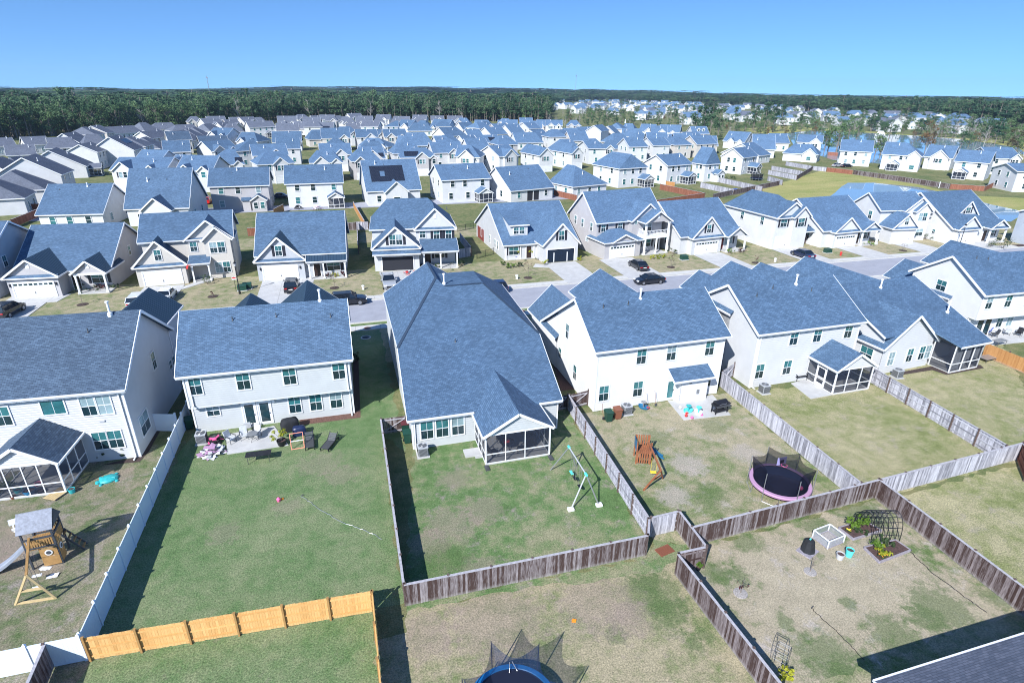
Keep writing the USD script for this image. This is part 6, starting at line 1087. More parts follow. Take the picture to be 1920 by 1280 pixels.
# ---------------------------------------------------------------- the far estate beyond the ponds: small plain houses, a few pixels each
FAR = [(338.9, 942.6, 2, 'behind the bare thicket', 1), (367.5, 1001.5, 2, 'behind the bare thicket', 2), (711.7, 1905.5, 2, 'behind the bare thicket', 3), (613.5, 1630.9, 1, 'behind the bare thicket', 4), (392.3, 1040.7, 1, 'behind the bare thicket', 5), (379.7, 983.4, 2, 'behind the bare thicket', 6), (411.0, 1021.0, 2, 'behind the bare thicket', 7), (456.0, 1130.7, 1, 'behind the bare thicket', 8), (316.9, 779.8, 2, 'behind the bare thicket', 9), (360.7, 875.8, 2, 'behind the bare thicket', 10), (439.0, 1059.8, 1, 'behind the bare thicket', 11), (518.3, 1249.4, 2, 'behind the bare thicket', 12), (478.2, 1133.8, 1, 'behind the bare thicket', 13), (577.0, 1362.1, 2, 'behind the bare thicket', 14), (395.6, 905.2, 1, 'behind the bare thicket', 15), (592.2, 1352.3, 2, 'behind the bare thicket', 16), (459.6, 1048.2, 1, 'behind the bare thicket', 17), (633.8, 1440.1, 1, 'behind the bare thicket', 18), (421.5, 938.2, 2, 'behind the bare thicket', 19), (637.4, 1415.8, 1, 'behind the bare thicket', 20), (835.9, 1839.6, 1, 'behind the bare thicket', 21), (480.4, 1050.5, 2, 'behind the bare thicket', 22), (712.2, 1518.3, 1, 'behind the bare thicket', 23), (352.9, 747.9, 1, 'behind the bare thicket', 24), (872.6, 1851.9, 2, 'behind the bare thicket', 25), (391.3, 824.3, 2, 'behind the bare thicket', 26), (591.0, 1241.8, 1, 'behind the bare thicket', 27), (691.4, 1453.4, 2, 'behind the bare thicket', 28), (554.6, 1144.4, 1, 'behind the bare thicket', 29), (501.8, 1018.7, 1, 'behind the bare thicket', 30), (593.2, 1197.9, 1, 'behind the bare thicket', 31), (873.0, 1749.9, 1, 'behind the bare thicket', 32), (441.6, 874.4, 2, 'behind the bare thicket', 33), (762.6, 1502.0, 1, 'behind the bare thicket', 34), (519.0, 1016.4, 2, 'behind the bare thicket', 35), (758.4, 1468.8, 1, 'behind the bare thicket', 36), (639.9, 1234.9, 1, 'behind the bare thicket', 37), (865.0, 1654.9, 2, 'behind the bare thicket', 38), (315.7, 599.1, 2, 'behind the bare thicket', 39), (348.9, 659.2, 2, 'behind the bare thicket', 40), (789.3, 1488.4, 1, 'behind the bare thicket', 41), (421.1, 787.5, 2, 'behind the bare thicket', 42), (334.5, 622.9, 1, 'behind the bare thicket', 43), (477.7, 882.2, 2, 'behind the bare thicket', 44), (368.3, 676.1, 2, 'behind the bare thicket', 45), (632.3, 1155.3, 2, 'behind the bare thicket', 46), (537.7, 974.3, 2, 'behind the bare thicket', 47), (817.1, 1482.3, 1, 'behind the bare thicket', 48), (353.2, 637.1, 1, 'behind the bare thicket', 49), (369.1, 658.7, 1, 'behind the bare thicket', 50), (722.3, 1293.6, 1, 'behind the bare thicket', 51), (411.9, 732.4, 1, 'behind the bare thicket', 52), (626.8, 1109.1, 1, 'behind the bare thicket', 53), (564.5, 997.4, 1, 'behind the bare thicket', 54), (472.0, 827.3, 1, 'behind the bare thicket', 55), (764.3, 1337.7, 2, 'behind the bare thicket', 56), (653.7, 1143.0, 1, 'behind the bare thicket', 57), (450.7, 785.3, 1, 'behind the bare thicket', 58), (700.5, 1198.0, 1, 'behind the bare thicket', 59), (791.1, 1342.8, 1, 'behind the bare thicket', 60), (614.0, 1033.3, 1, 'behind the bare thicket', 61), (726.4, 1218.5, 2, 'behind the bare thicket', 62), (496.7, 828.2, 1, 'behind the bare thicket', 63), (546.1, 904.0, 1, 'behind the bare thicket', 64), (576.2, 950.8, 2, 'behind the bare thicket', 65), (481.3, 791.8, 2, 'behind the bare thicket', 66), (595.6, 967.3, 1, 'behind the bare thicket', 67), (369.9, 596.2, 1, 'beyond the big pond', 1), (694.4, 1117.6, 2, 'behind the bare thicket', 68), (347.7, 556.8, 1, 'behind the bare thicket', 69), (319.5, 508.3, 2, 'behind the bare thicket', 70), (540.3, 861.2, 2, 'behind the bare thicket', 71), (559.8, 886.7, 2, 'behind the bare thicket', 72), (393.1, 617.9, 1, 'beyond the big pond', 2), (604.9, 953.0, 1, 'beyond the big pond', 3), (702.7, 1102.3, 2, 'behind the bare thicket', 73), (791.1, 1228.5, 1, 'behind the bare thicket', 74), (535.7, 828.8, 2, 'behind the bare thicket', 75), (453.9, 701.3, 1, 'beyond the big pond', 4), (423.6, 653.9, 2, 'beyond the big pond', 5), (476.4, 727.9, 1, 'behind the bare thicket', 76), (513.9, 779.0, 1, 'behind the bare thicket', 77), (649.4, 936.8, 2, 'beyond the big pond', 6), (616.7, 880.7, 1, 'behind the bare thicket', 78), (671.6, 958.0, 2, 'behind the bare thicket', 79), (476.5, 672.5, 2, 'behind the bare thicket', 80), (641.4, 903.5, 1, 'beyond the big pond', 7), (423.8, 591.7, 2, 'beyond the big pond', 8), (497.1, 693.2, 2, 'behind the bare thicket', 81), (444.4, 617.4, 2, 'beyond the big pond', 9), (698.2, 960.0, 1, 'behind the bare thicket', 82), (409.7, 550.7, 2, 'beyond the big pond', 10), (762.1, 1024.5, 2, 'beyond the big pond', 11), (436.8, 574.7, 1, 'beyond the big pond', 12), (700.0, 906.9, 2, 'beyond the big pond', 13), (605.1, 771.1, 1, 'beyond the big pond', 14), (726.6, 927.2, 1, 'beyond the big pond', 15), (650.2, 815.1, 2, 'beyond the big pond', 16), (700.2, 858.3, 2, 'beyond the big pond', 17), (415.8, 499.2, 2, 'beyond the big pond', 18), (648.5, 778.2, 1, 'beyond the big pond', 19), (462.1, 547.6, 1, 'beyond the big pond', 20), (725.4, 859.4, 1, 'beyond the big pond', 21), (523.8, 611.2, 1, 'beyond the big pond', 22), (507.3, 590.3, 1, 'beyond the big pond', 23), (697.4, 808.6, 2, 'beyond the big pond', 24), (481.4, 546.5, 2, 'beyond the big pond', 25), (470.0, 531.0, 1, 'beyond the big pond', 26), (452.8, 508.8, 2, 'beyond the big pond', 27), (600.1, 665.1, 2, 'beyond the big pond', 28), (641.4, 700.1, 1, 'beyond the big pond', 29), (524.4, 559.2, 2, 'beyond the big pond', 30), (512.0, 544.7, 2, 'beyond the big pond', 31), (669.8, 710.0, 2, 'beyond the big pond', 32), (730.6, 773.2, 2, 'beyond the big pond', 33), (459.8, 473.0, 1, 'beyond the big pond', 34), (578.7, 581.3, 2, 'beyond the big pond', 35), (490.1, 483.7, 1, 'beyond the big pond', 36), (478.9, 471.4, 1, 'beyond the big pond', 37), (618.0, 595.9, 2, 'beyond the big pond', 38), (445.9, 414.3, 1, 'beyond the big pond', 39), (429.1, 394.9, 2, 'beyond the big pond', 40), (586.6, 540.4, 1, 'beyond the big pond', 41), (614.6, 564.1, 2, 'beyond the big pond', 42), (544.3, 489.6, 1, 'beyond the big pond', 43), (607.6, 539.2, 1, 'beyond the big pond', 44), (573.6, 500.1, 2, 'beyond the big pond', 45), (562.5, 485.7, 2, 'beyond the big pond', 46), (480.3, 410.7, 1, 'beyond the big pond', 47), (609.3, 519.7, 1, 'beyond the big pond', 48), (636.1, 537.5, 2, 'beyond the big pond', 49), (602.0, 498.1, 2, 'beyond the big pond', 50), (579.6, 476.3, 1, 'beyond the big pond', 51), (493.9, 395.9, 2, 'beyond the big pond', 52), (464.1, 365.9, 2, 'beyond the big pond', 53), (626.5, 496.4, 2, 'beyond the big pond', 54), (596.7, 465.6, 2, 'beyond the big pond', 55), (578.8, 430.2, 1, 'beyond the big pond', 56), (533.8, 395.5, 2, 'beyond the big pond', 57), (512.0, 374.1, 2, 'beyond the big pond', 58), (553.4, 403.1, 1, 'beyond the big pond', 59)]
FK = 0
for n, (X, Y, kind, rowname, k) in enumerate(FAR):
    th = rnd.choice((-.5, -.2, .3, 1.1, 1.4)) + rnd.uniform(-.1, .1); two = kind == 2; w, d = rnd.uniform(13, 18), rnd.uniform(12, 15); ze = 6.2 if two else 3.8; zr = ze + 4.2
    far_lab = f"distant white {'two-storey' if two else 'low'} house, {nth(k)} from left {rowname}"
    br = rnd.random() < (.45 if 'pond' in rowname else .15)
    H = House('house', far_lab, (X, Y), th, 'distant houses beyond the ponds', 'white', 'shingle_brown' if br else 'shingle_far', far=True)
    c_, s_ = math.cos(th), math.sin(th)
    H.block(-w / 2, w / 2, -d / 2, d / 2, ze, zr, hip=(0, 0) if rnd.random() < .7 else (3, 3)); cx = rnd.uniform(-w * .2, w * .2)
    for sg in (-1, 1):
        y0, y1 = (-d / 2 - 1, 0) if sg < 0 else (0, d / 2 + 1); H.block(cx - 2.6, cx + 2.6, y0, y1, ze - .1, ze + 2.3, axis='y', walls='SWE' if sg < 0 else 'NWE', ends='1' if sg < 0 else '0', o=.3)
    H.flush()
    for lev in (((1.7, 4.7) if two else (1.7,)) if math.hypot(X, Y) < 760 else ()):
        for u in (-w * .36, w * .36): H.window('S', u, -d / 2 + .4, lev, 1.1, 1.5); H.window('W', u * d / w * .6, -w / 2 + .4, lev, 1.1, 1.5)
        H.window('S', cx, -d / 2 - .7, lev, 1.3, 1.5)

# ---------------------------------------------------------------- trees
def leaf_cloud(centres, n, spread, size, r, droop=0.0):
    """many small leaf-sprays (bent quads) spread through clumps"""
    m = MB(); g = np.random.default_rng(r)
    for c, sp in centres:
        k = int(n * sp)
        for _ in range(k):
            d = g.normal(size=3); d /= np.linalg.norm(d); p = np.array(c) + d * spread * sp * g.random() ** .45 * np.array([1, 1, .75])
            a = g.normal(size=3); a /= np.linalg.norm(a); nrm = d * .9 + g.normal(size=3) * .55 + [0, 0, .5]; nrm /= np.linalg.norm(nrm); a -= nrm * (a @ nrm); a /= np.linalg.norm(a); b = np.cross(nrm, a)
            s = size * g.uniform(.6, 1.25); w = s * g.uniform(.5, .95)
            m.poly([p - a * s * .5, p + b * w * .45 - nrm * s * .08, p + a * s * .5 - nrm * s * .12, p - b * w * .45 + nrm * s * .05])
    return m
def tree_parts(kind, h, seed, lod=1.0):
    g = np.random.default_rng(seed); cs = []
    tr = MB(); lean = g.uniform(-.02, .02, 2) * h
    if kind == 'pine':
        tr.tube([(0, 0, 0), (lean[0] * .5, lean[1] * .5, h * .5), (lean[0], lean[1], h * .96)], [h * .013, h * .010, .05], 6)
        for i in range(17):
            t = g.uniform(.4, .97); rad = h * .17 * (1.15 - abs(t - .62) * 1.5) * g.uniform(.25, 1.0); an = g.uniform(0, 6.28); c = (lean[0] * t + rad * math.cos(an), lean[1] * t + rad * math.sin(an), h * t)
            cs.append((c, g.uniform(.6, 1.1))); tr.tube([(lean[0] * t, lean[1] * t, h * (t - .05)), c], [.09, .03], 4)
        cr = leaf_cloud(cs, int(46 * lod), h * .092, h * .045 / math.sqrt(lod), seed)
    elif kind == 'broad':
        tr.tube([(0, 0, 0), (lean[0], lean[1], h * .55)], [h * .02, h * .010], 6)
        for i in range(16):
            t = g.uniform(.22, .93); rad = h * .27 * math.sqrt(max(.05, 1 - ((t - .5) / .5) ** 2)) * g.uniform(.3, 1.0); an = g.uniform(0, 6.28); c = (rad * math.cos(an), rad * math.sin(an), h * t)
            cs.append((c, g.uniform(.6, 1.15))); tr.tube([(lean[0] * .6, lean[1] * .6, h * max(.15, t - .25)), c], [h * .008, h * .003], 4)
        cr = leaf_cloud(cs, int(44 * lod), h * .13, h * .05 / math.sqrt(lod), seed)
    elif kind == 'bare':
        tr.tube([(0, 0, 0), (lean[0], lean[1], h * .9)], [h * .013, h * .003], 5)
        for i in range(26):
            t = g.uniform(.25, .9); an = g.uniform(0, 6.28); L = h * .24 * g.uniform(.4, 1) * (1.2 - t); p = np.array([lean[0] * t, lean[1] * t, h * t]); q = p + [L * math.cos(an), L * math.sin(an), L * 1.1]
            tr.tube([p, q], [h * .005, h * .002], 3)
            for _ in range(3): tr.tube([p + (q - p) * g.uniform(.3, .9), q + g.normal(size=3) * L * .35], [h * .003, h * .001], 3)
            cs.append((q, g.uniform(.3, .8)))
        cr = leaf_cloud(cs, int(7 * lod), h * .07, h * .03, seed)
    return tr, cr
LEAF = {'pine': 'leaf_pine', 'broad': 'leaf_broad', 'bare': 'leaf_bare', 'autumn': 'leaf_autumn'}
PROTO = {}
def tree(kind, x, y, h, label, group=None, var=0, z=0.0):
    base = 'broad' if kind == 'autumn' else kind; key = (kind, var % 3); name = {'pine': 'pine_tree', 'broad': 'broadleaf_tree', 'bare': 'bare_tree', 'autumn': 'autumn_tree'}[kind]
    if key not in PROTO:
        H0 = {'pine': 22.0, 'broad': 14.0, 'bare': 15.0, 'autumn': 9.0}[kind]
        p = UsdGeom.Xform.Define(stage, f'/World/tree_sources_{name}_{var % 3}').GetPrim()
        p.SetSpecifier(Sdf.SpecifierClass)
        tr, cr = tree_parts(base, H0, 100 + var % 3 + 10 * len(PROTO)); tr.build('trunk', 'bark_pale' if kind == 'bare' else 'bark', p); cr.build('crown', LEAF[kind], p); PROTO[key] = (p.GetPath(), H0)
    src, H0 = PROTO[key]; k = h / H0; r = random.Random(int(x * 13 + y * 7))
    return copy_of(src, name, label, 'tree', (x, y, z), r.uniform(0, 6.28), (k * r.uniform(.9, 1.15), k * r.uniform(.9, 1.15), k), group)
TREES = [
('p', -88.9, 507.4, 22.0, 0),
('p', -83.8, 515.3, 22.6, 0),
('p', -82.4, 515.9, 22.7, 0),
('p', -75.9, 527.3, 18.6, 0),
('r', -71.8, 528.0, 20.7, 0),
('p', -66.6, 532.4, 19.1, 0),
('p', -62.7, 542.2, 21.8, 0),
('p', -58.1, 546.6, 18.7, 0),
('p', -51.1, 550.3, 18.0, 0),
('p', -44.7, 557.9, 19.1, 0),
('p', -38.7, 568.6, 19.4, 0),
('p', -33.0, 572.9, 21.4, 0),
('p', -30.3, 578.3, 21.5, 0),
('r', -20.8, 582.0, 19.5, 0),
('p', -17.3, 579.0, 18.7, 0),
('p', -12.3, 581.7, 21.0, 0),
('p', -6.2, 586.2, 19.7, 0),
('p', 1.8, 590.1, 20.4, 0),
('p', 8.4, 590.6, 21.5, 0),
('p', 13.9, 595.6, 18.1, 0),
('p', 24.1, 598.7, 18.1, 0),
('p', 31.2, 598.5, 20.9, 0),
('r', 34.3, 597.7, 18.9, 0),
('p', 45.8, 597.4, 21.8, 0),
('p', 52.6, 600.5, 19.7, 0),
('p', 56.6, 597.1, 21.9, 0),
('p', 62.2, 597.2, 22.0, 0),
('p', 72.8, 590.6, 22.7, 0),
('p', 75.8, 591.8, 21.1, 0),
('p', 86.8, 589.4, 22.6, 0),
('p', 91.9, 588.1, 19.6, 0),
('r', 97.0, 585.6, 18.7, 0),
('p', 106.4, 589.1, 18.8, 0),
('p', 110.2, 588.2, 20.7, 0),
('p', 118.5, 579.9, 21.0, 0),
('p', 127.1, 577.1, 20.1, 0),
('p', 130.0, 578.4, 18.2, 0),
('p', 138.5, 573.8, 18.7, 0),
('p', 146.2, 570.9, 21.2, 0),
('p', 152.9, 562.6, 20.2, 0),
('r', 156.4, 565.3, 19.5, 0),
('p', 163.8, 561.3, 22.3, 0),
('p', 170.9, 548.3, 20.4, 0),
('p', 175.0, 542.7, 19.5, 0),
('p', 178.8, 535.4, 19.9, 0),
('p', 186.2, 532.0, 21.1, 0),
('r', 186.3, 525.2, 9, 1),
('b', 165.1, 457.0, 8, 1),
('r', 167.2, 455.0, 10, 1),
('r', 175.9, 458.9, 10, 1),
('p', 318.3, 821.7, 11, 1),
('a', 209.4, 533.7, 8, 1),
('r', 188.1, 467.4, 8, 1),
('r', 198.0, 483.1, 9, 1),
('b', 344.7, 836.1, 8, 1),
('p', 224.5, 538.1, 8, 1),
('p', 191.3, 449.1, 8, 1),
('b', 339.0, 791.1, 9, 1),
('p', 204.8, 472.6, 9, 1),
('p', 196.9, 444.8, 9, 1),
('b', 397.4, 888.3, 9, 1),
('b', 197.6, 429.7, 7, 1),
('r', 255.4, 552.3, 9, 1),
('p', 267.0, 570.0, 9, 1),
('b', 406.9, 870.3, 7, 1),
('b', 215.4, 451.3, 10, 1),
('r', 370.7, 765.0, 8, 1),
('b', 248.3, 504.5, 10, 1),
('p', 236.6, 470.1, 6, 1),
('b', 241.3, 477.5, 7, 1),
('p', 395.6, 780.4, 7, 1),
('p', 265.5, 515.8, 6, 1),
('r', 451.4, 852.4, 11, 1),
('b', 254.6, 476.5, 6, 1),
('b', 330.5, 610.4, 9, 1),
('a', 339.0, 625.6, 8, 1),
('b', 291.1, 524.6, 7, 1),
('p', 455.8, 822.7, 8, 1),
('r', 272.9, 484.6, 8, 1),
('a', 331.6, 577.7, 6, 1),
('b', 488.4, 850.1, 11, 1),
('r', 313.2, 532.8, 10, 1),
('r', 459.6, 773.3, 7, 1),
('b', 364.4, 611.6, 10, 1),
('r', 317.8, 527.0, 7, 1),
('p', 518.3, 849.4, 9, 1),
('p', 303.4, 493.8, 10, 1),
('b', 374.2, 601.3, 9, 1),
('b', 302.0, 474.3, 10, 1),
('p', 314.6, 491.5, 6, 1),
('r', 522.5, 817.6, 11, 1),
('b', 369.6, 566.1, 10, 1),
('b', 341.6, 517.2, 9, 1),
('r', 519.9, 789.5, 8, 1),
('p', 216.7, 337.7, 21, 2),
('p', 211.7, 321.7, 22, 2),
('p', 237.4, 352.8, 23, 2),
('b', 206.0, 300.0, 7, 2),
('p', 226.4, 327.6, 20, 2),
('b', 271.9, 390.2, 10, 2),
('a', 291.7, 412.2, 7, 2),
('p', 297.9, 411.4, 19, 2),
('b', 290.1, 387.7, 10, 2),
('p', 313.8, 409.3, 20, 2),
('p', 376.5, 486.4, 14, 2),
('b', 294.3, 375.7, 9, 2),
('p', 318.1, 402.3, 23, 2),
('a', 288.9, 360.2, 7, 2),
('p', 320.7, 395.7, 22, 2),
('p', 336.2, 406.5, 21, 2),
('a', 276.8, 328.3, 7, 2),
('a', 339.8, 406.0, 8, 3),
('p', 368.4, 423.1, 13, 3),
('p', 373.2, 422.5, 11, 3),
('a', 336.9, 369.7, 9, 3),
('b', 402.1, 441.6, 11, 3),
('b', 240.6, 255.4, 11, 3),
('b', 244.9, 257.6, 14, 3),
('b', 398.4, 419.4, 9, 3),
('b', 244.8, 251.8, 15, 3),
('b', 295.9, 300.1, 13, 3),
('b', 319.9, 321.6, 16, 3),
('r', 339.8, 337.5, 13, 3),
('b', 317.9, 313.1, 14, 3),
('b', 414.7, 396.4, 14, 3),
('b', 249.0, 232.2, 11, 3),
('b', 251.7, 231.7, 11, 3),
('b', 348.4, 317.2, 13, 3),
('p', 350.7, 316.8, 10, 3),
('b', 412.8, 365.0, 9, 3),
('a', 384.4, 330.8, 6, 3),
('b', 413.8, 353.3, 9, 3),
('a', 307.6, 255.5, 15, 3),
('a', 316.1, 260.5, 12, 3),
('b', 424.7, 351.7, 10, 3),
('r', 355.4, 290.4, 10, 3),
('r', 430.7, 345.2, 11, 3),
('b', 334.6, 257.3, 10, 3),
('b', 346.5, 262.0, 9, 3),
('b', 443.5, 337.9, 11, 3),
('a', 365.0, 273.2, 8, 3),
('b', 413.5, 307.1, 14, 3),
('r', 341.1, 249.6, 13, 3),
('b', 399.8, 291.4, 12, 3),
('r', 306.6, 221.3, 8, 3),
('b', 447.3, 321.4, 15, 3),
('b', 401.7, 282.8, 12, 3),
('a', 340.7, 234.3, 12, 3),
('b', 299.0, 203.3, 10, 3),
('r', 253.8, 169.7, 13, 3),
('b', 394.6, 268.2, 13, 3)]
KIND = {'p': ('pine', 'dark pine'), 'b': ('broad', 'green broadleaf tree'), 'r': ('bare', 'pale bare tree'), 'a': ('autumn', 'rusty autumn-coloured tree')}
WHERE = {0: 'along the wood edge', 1: 'in the thicket left of the estate', 2: 'in the grove above the dormered house', 3: 'on the banks of the big pond'}
tc = {}
for n, (k_, x, y, h, w_) in enumerate(TREES):
    tc[k_, w_] = tc.get((k_, w_), 0) + 1; kd, nm = KIND[k_]
    if w_ == 0 and kd == 'pine': nm = 'tall pine with visible trunk'
    tree(kd, x, y, h, f"{nm}, {nth(tc[k_, w_])} of its kind from left {WHERE[w_]}", ('trees ' + WHERE[w_]), n)

# the wood behind everything: one mass of instances
EDGE = [(-25.64, 412.0), (-23.84, 436.0), (-19.73, 456.0), (-12.54, 493.0), (-8.52, 531.0), (-2.94, 580.0), (3.46, 605.0), (10.66, 598.0), (16.08, 586.0), (19.14, 564.0), (19.95, 1785.0), (25.24, 2024.0), (31.32, 1555.0), (36.65, 1373.0), (40.86, 1191.0), (44.84, 983.0), (48.56, 866.0), (51.99, 798.0), (55.78, 730.0), (57.84, 691.0)]       # (azimuth in degrees, distance at which the wood begins)
def wood_start(a):
    return float(np.interp(a, [e[0] for e in EDGE], [e[1] for e in EDGE]))
pi = UsdGeom.PointInstancer.Define(stage, '/World/far_wood'); meta(pi.GetPrim(), kind='stuff', label='dense pine and broadleaf wood closing off the horizon', cat='wood')
paths = []
for i, (kd, hh) in enumerate((('pine', 21.0), ('pine', 19.0), ('broad', 17.0), ('bare', 17.0), ('pine', 23.0), ('broad', 15.0))):
    x = UsdGeom.Xform.Define(stage, f'/World/far_wood/tree_kind_{"abcdef"[i]}'); tr, cr = tree_parts(kd, hh, 300 + i, .8)
    tr.build('trunk', 'bark_pale' if kd == 'bare' else 'bark', x.GetPrim()); cr.build('crown', LEAF[kd], x.GetPrim()); paths.append(x.GetPath())
g = np.random.default_rng(21); pos, idx, scl, ori = [], [], [], []
a = -31.0
while a < 64:
    r = wood_start(a) * 1.0 + g.uniform(0, 3); r0 = r
    da = 5.2 / r0 * 57.3
    while r < 4300:
        dep = r - r0; sp = max(5.5, r / 75) if dep < 90 else max(9.0, dep * .10, r / 62)
        aa = a + g.uniform(-.5, .5) * da; ar = math.radians(aa); s = 1.0 if sp < 8 else sp / 6.5
        if dep < 90 or g.random() < min(1.0, da * math.pi / 180 * r / sp * 1.1 + .12) :
            pos.append((r * math.sin(ar), r * math.cos(ar), max(swell(ar, r), 0) - (.4 if dep > 50 else 0))); idx.append(int(g.choice(6, p=[.30, .24, .2, .02, .16, .08] if aa > -6 else [.14, .12, .42, .02, .07, .23]))); hz = g.uniform(.74, 1.12) * (.86 + .3 * float(meshkit.noise(np.array([aa * 1.3, r * .02, 0.0])))); scl.append((s * g.uniform(.9, 1.25), s * g.uniform(.9, 1.25), hz)); t = g.uniform(0, 6.28) / 2; ori.append((math.cos(t), 0, 0, math.sin(t)))
        r += sp * g.uniform(.75, 1.25)
    a += da if r0 < 700 else max(da, .42)
for _ in range(420):   # garden trees between the distant houses
    aa = g.uniform(19.5, 55); r = g.uniform(520, min(wood_start(aa), 2000)) if wood_start(aa) > 560 else 0
    if r: pos.append((r * math.sin(math.radians(aa)), r * math.cos(math.radians(aa)), 0)); idx.append(int(g.choice([0, 2, 5, 3], p=[.3, .35, .25, .1]))); k = g.uniform(.35, .75); scl.append((k * 1.2, k * 1.2, k)); ori.append((1, 0, 0, 0))
for poly, n_, k0, k1 in (([(150.65, 424.10), (211.01, 416.25), (315.59, 467.25), (689.41, 1020.13), (486.89, 947.78), (291.93, 761.72)], 620, .25, .5), ([(276.07, 328.46), (323.66, 321.05), (372.92, 342.79), (469.64, 433.89), (413.00, 473.77)], 60, .3, .6), ([(392.03, 310.41), (349.78, 232.66), (491.80, 330.87), (486.40, 387.25)], 130, .4, .75), ([(215.98, 337.81), (304.80, 352.76), (407.59, 474.33), (289.19, 454.53)], 130, .25, .55)):
    Pp = Polygon(poly); bx = Pp.bounds; kk = 0
    while kk < n_:
        from shapely import contains_xy
        x, y = g.uniform(bx[0], bx[2]), g.uniform(bx[1], bx[3]); kk += 1
        if not contains_xy(Pp, x, y): continue
        pos.append((x, y, 0)); idx.append(int(g.choice([2, 5, 3, 0], p=[.4, .35, .15, .1]))); k = g.uniform(k0, k1); scl.append((k * 1.35, k * 1.35, k)); t = g.uniform(0, 3.1); ori.append((math.cos(t), 0, 0, math.sin(t)))
pi.CreatePrototypesRel().SetTargets(paths); pi.CreateProtoIndicesAttr(Vt.IntArray(idx)); pi.CreatePositionsAttr(Vt.Vec3fArray([Gf.Vec3f(*p) for p in pos])); pi.CreateScalesAttr(Vt.Vec3fArray([Gf.Vec3f(*p) for p in scl])); pi.CreateOrientationsAttr(Vt.QuathArray([Gf.Quath(*map(float, q)) for q in ori]))
# radio masts on the skyline
def mast(x, y, h, label, r=.5):
    t = thing('radio_mast', label, 'mast', (x, y, 0)); m = MB(); m.tube([(0, 0, 0), (0, 0, h)], [r, r * .6], 6); [m.box(-r * 1.2, r * 1.2, -r * .3, r * .3, h * k / 12, h * k / 12 + .4) for k in range(1, 12)]; m.build('lattice', 'steel', t)
    m = MB(); m.box(-r * 2.4, r * 2.4, -r, r, h * .93, h * .97); m.tube([(0, 0, h), (0, 0, h * 1.05)], r * .4, 5); m.build('antenna', 'steel', t)
mast(1000.0, 2500.0, 92, 'thin tall mast rising above the horizon right of centre', .9)
mast(-209.0, 1240.0, 46, 'short mast with a topped antenna above the wood at left', .7)

# ---------------------------------------------------------------- fences
def fence(label, p0, p1, mat='wood_weathered', h=1.6, face=1, pieces=True, bay=2.4, cap=True, post='wood_post', capm='wood_cap', name='picket_fence', group=None, step=.145, railm=None, posts_out=False):
    p0, p1 = np.array(p0[:2], float), np.array(p1[:2], float); L = float(np.linalg.norm(p1 - p0)); a = math.atan2(*(p1 - p0)[::-1])
    t = thing(name, label, 'fence', (*p0, 0), a, group); n = int(L / step); st_ = MB(); r = random.Random(int(L * 100) + int(p0[0] * 7))
    if pieces and n > 290: n = 290; step = L / n
    for k in range(n):
        w = step - .006; x = k * step; m = MB() if pieces else st_; dh = r.uniform(-.018, .018); dy = r.uniform(-.004, .004); uv = (r.random(), 0)
        m.box(x, x + w, face * .005 - (.0 if face > 0 else .022) + dy, face * .005 + (.022 if face > 0 else 0) + dy, .03 + r.uniform(0, .03), h - .02 + dh, uv=uv)
        if pieces: m.build('picket', mat, t, uv=True)
    if not pieces: meta(st_.build('pickets', mat, t, uv=True), kind='stuff')
    nb = max(1, round(L / bay))
    for k in range(nb):
        x0, x1 = L * k / nb + .05, L * (k + 1) / nb - .05
        for z in (.3, .85, 1.4):
            m = MB(); m.bar((x0, -face * .025, z * h / 1.6), (x1, -face * .025, z * h / 1.6), .04, .09, uv=r.random()); m.build('rail', railm or mat, t, uv=True)
    for k in range(nb + 1):
        x = L * k / nb; m = MB(); m.box(x - .05, x + .05, -face * .055 - .05, -face * .055 + .05, 0, h + .06); m.box(x - .065, x + .065, -face * .055 - .065, -face * .055 + .065, h + .06, h + .1); m.build('post', post, t)
    if cap:
        for k in range(nb):
            m = MB(); m.box(L * k / nb + .008, L * (k + 1) / nb - .008, -.07, .075, h + .012, h + .045); m.build('cap_board', capm, t)
    return t
def vinyl(label, p0, p1, h=1.7, bay=2.0):
    p0, p1 = np.array(p0[:2], float), np.array(p1[:2], float); L = float(np.linalg.norm(p1 - p0)); a = math.atan2(*(p1 - p0)[::-1]); t = thing('vinyl_fence', label, 'fence', (*p0, 0), a); nb = max(1, round(L / bay))
    for k in range(nb):
        x0, x1 = L * k / nb + .065, L * (k + 1) / nb - .065; n = max(2, round((x1 - x0) / .17))
        for i in range(n):
            m = MB(); xa = x0 + (x1 - x0) * i / n; m.box(xa + .003, xa + (x1 - x0) / n - .003, -.015, .015, .12, h - .1); m.build('panel_board', 'vinyl_white', t)
        for z in (.08, h - .08): m = MB(); m.box(x0, x1, -.025, .025, z - .06, z + .06); m.build('rail', 'vinyl_white', t)
    for k in range(nb + 1):
        x = L * k / nb; m = MB(); m.box(x - .064, x + .064, -.064, .064, 0, h + .08); m.poly([(x - .085, -.085, h + .08), (x + .085, -.085, h + .08), (x + .085, .085, h + .08), (x - .085, .085, h + .08)][::-1])
        for e in ((-1, -1, 1, -1), (1, -1, 1, 1), (1, 1, -1, 1), (-1, 1, -1, -1)): m.poly([(x + e[0] * .085, e[1] * .085, h + .08), (x + e[2] * .085, e[3] * .085, h + .08), (x, 0, h + .17)])
        m.build('post', 'vinyl_white', t)
vinyl('long white vinyl fence between the playset yard and the green lawn', (-14.95, 26.12), (-14.94, 50.74))
vinyl('white vinyl fence section running off the bottom left corner', (-19.56, 26.05), (-14.96, 26.00))
vinyl('short white vinyl gate section joining the fence to the left house', (-17.35, 49.30), (-15.43, 48.69))
fence('new yellow cedar fence at the foot of the green lawn', (-14.74, 25.91), (-0.58, 25.08), 'wood_cedar', face=1, cap=False, post='cedar_plain', railm='wood_cedar')
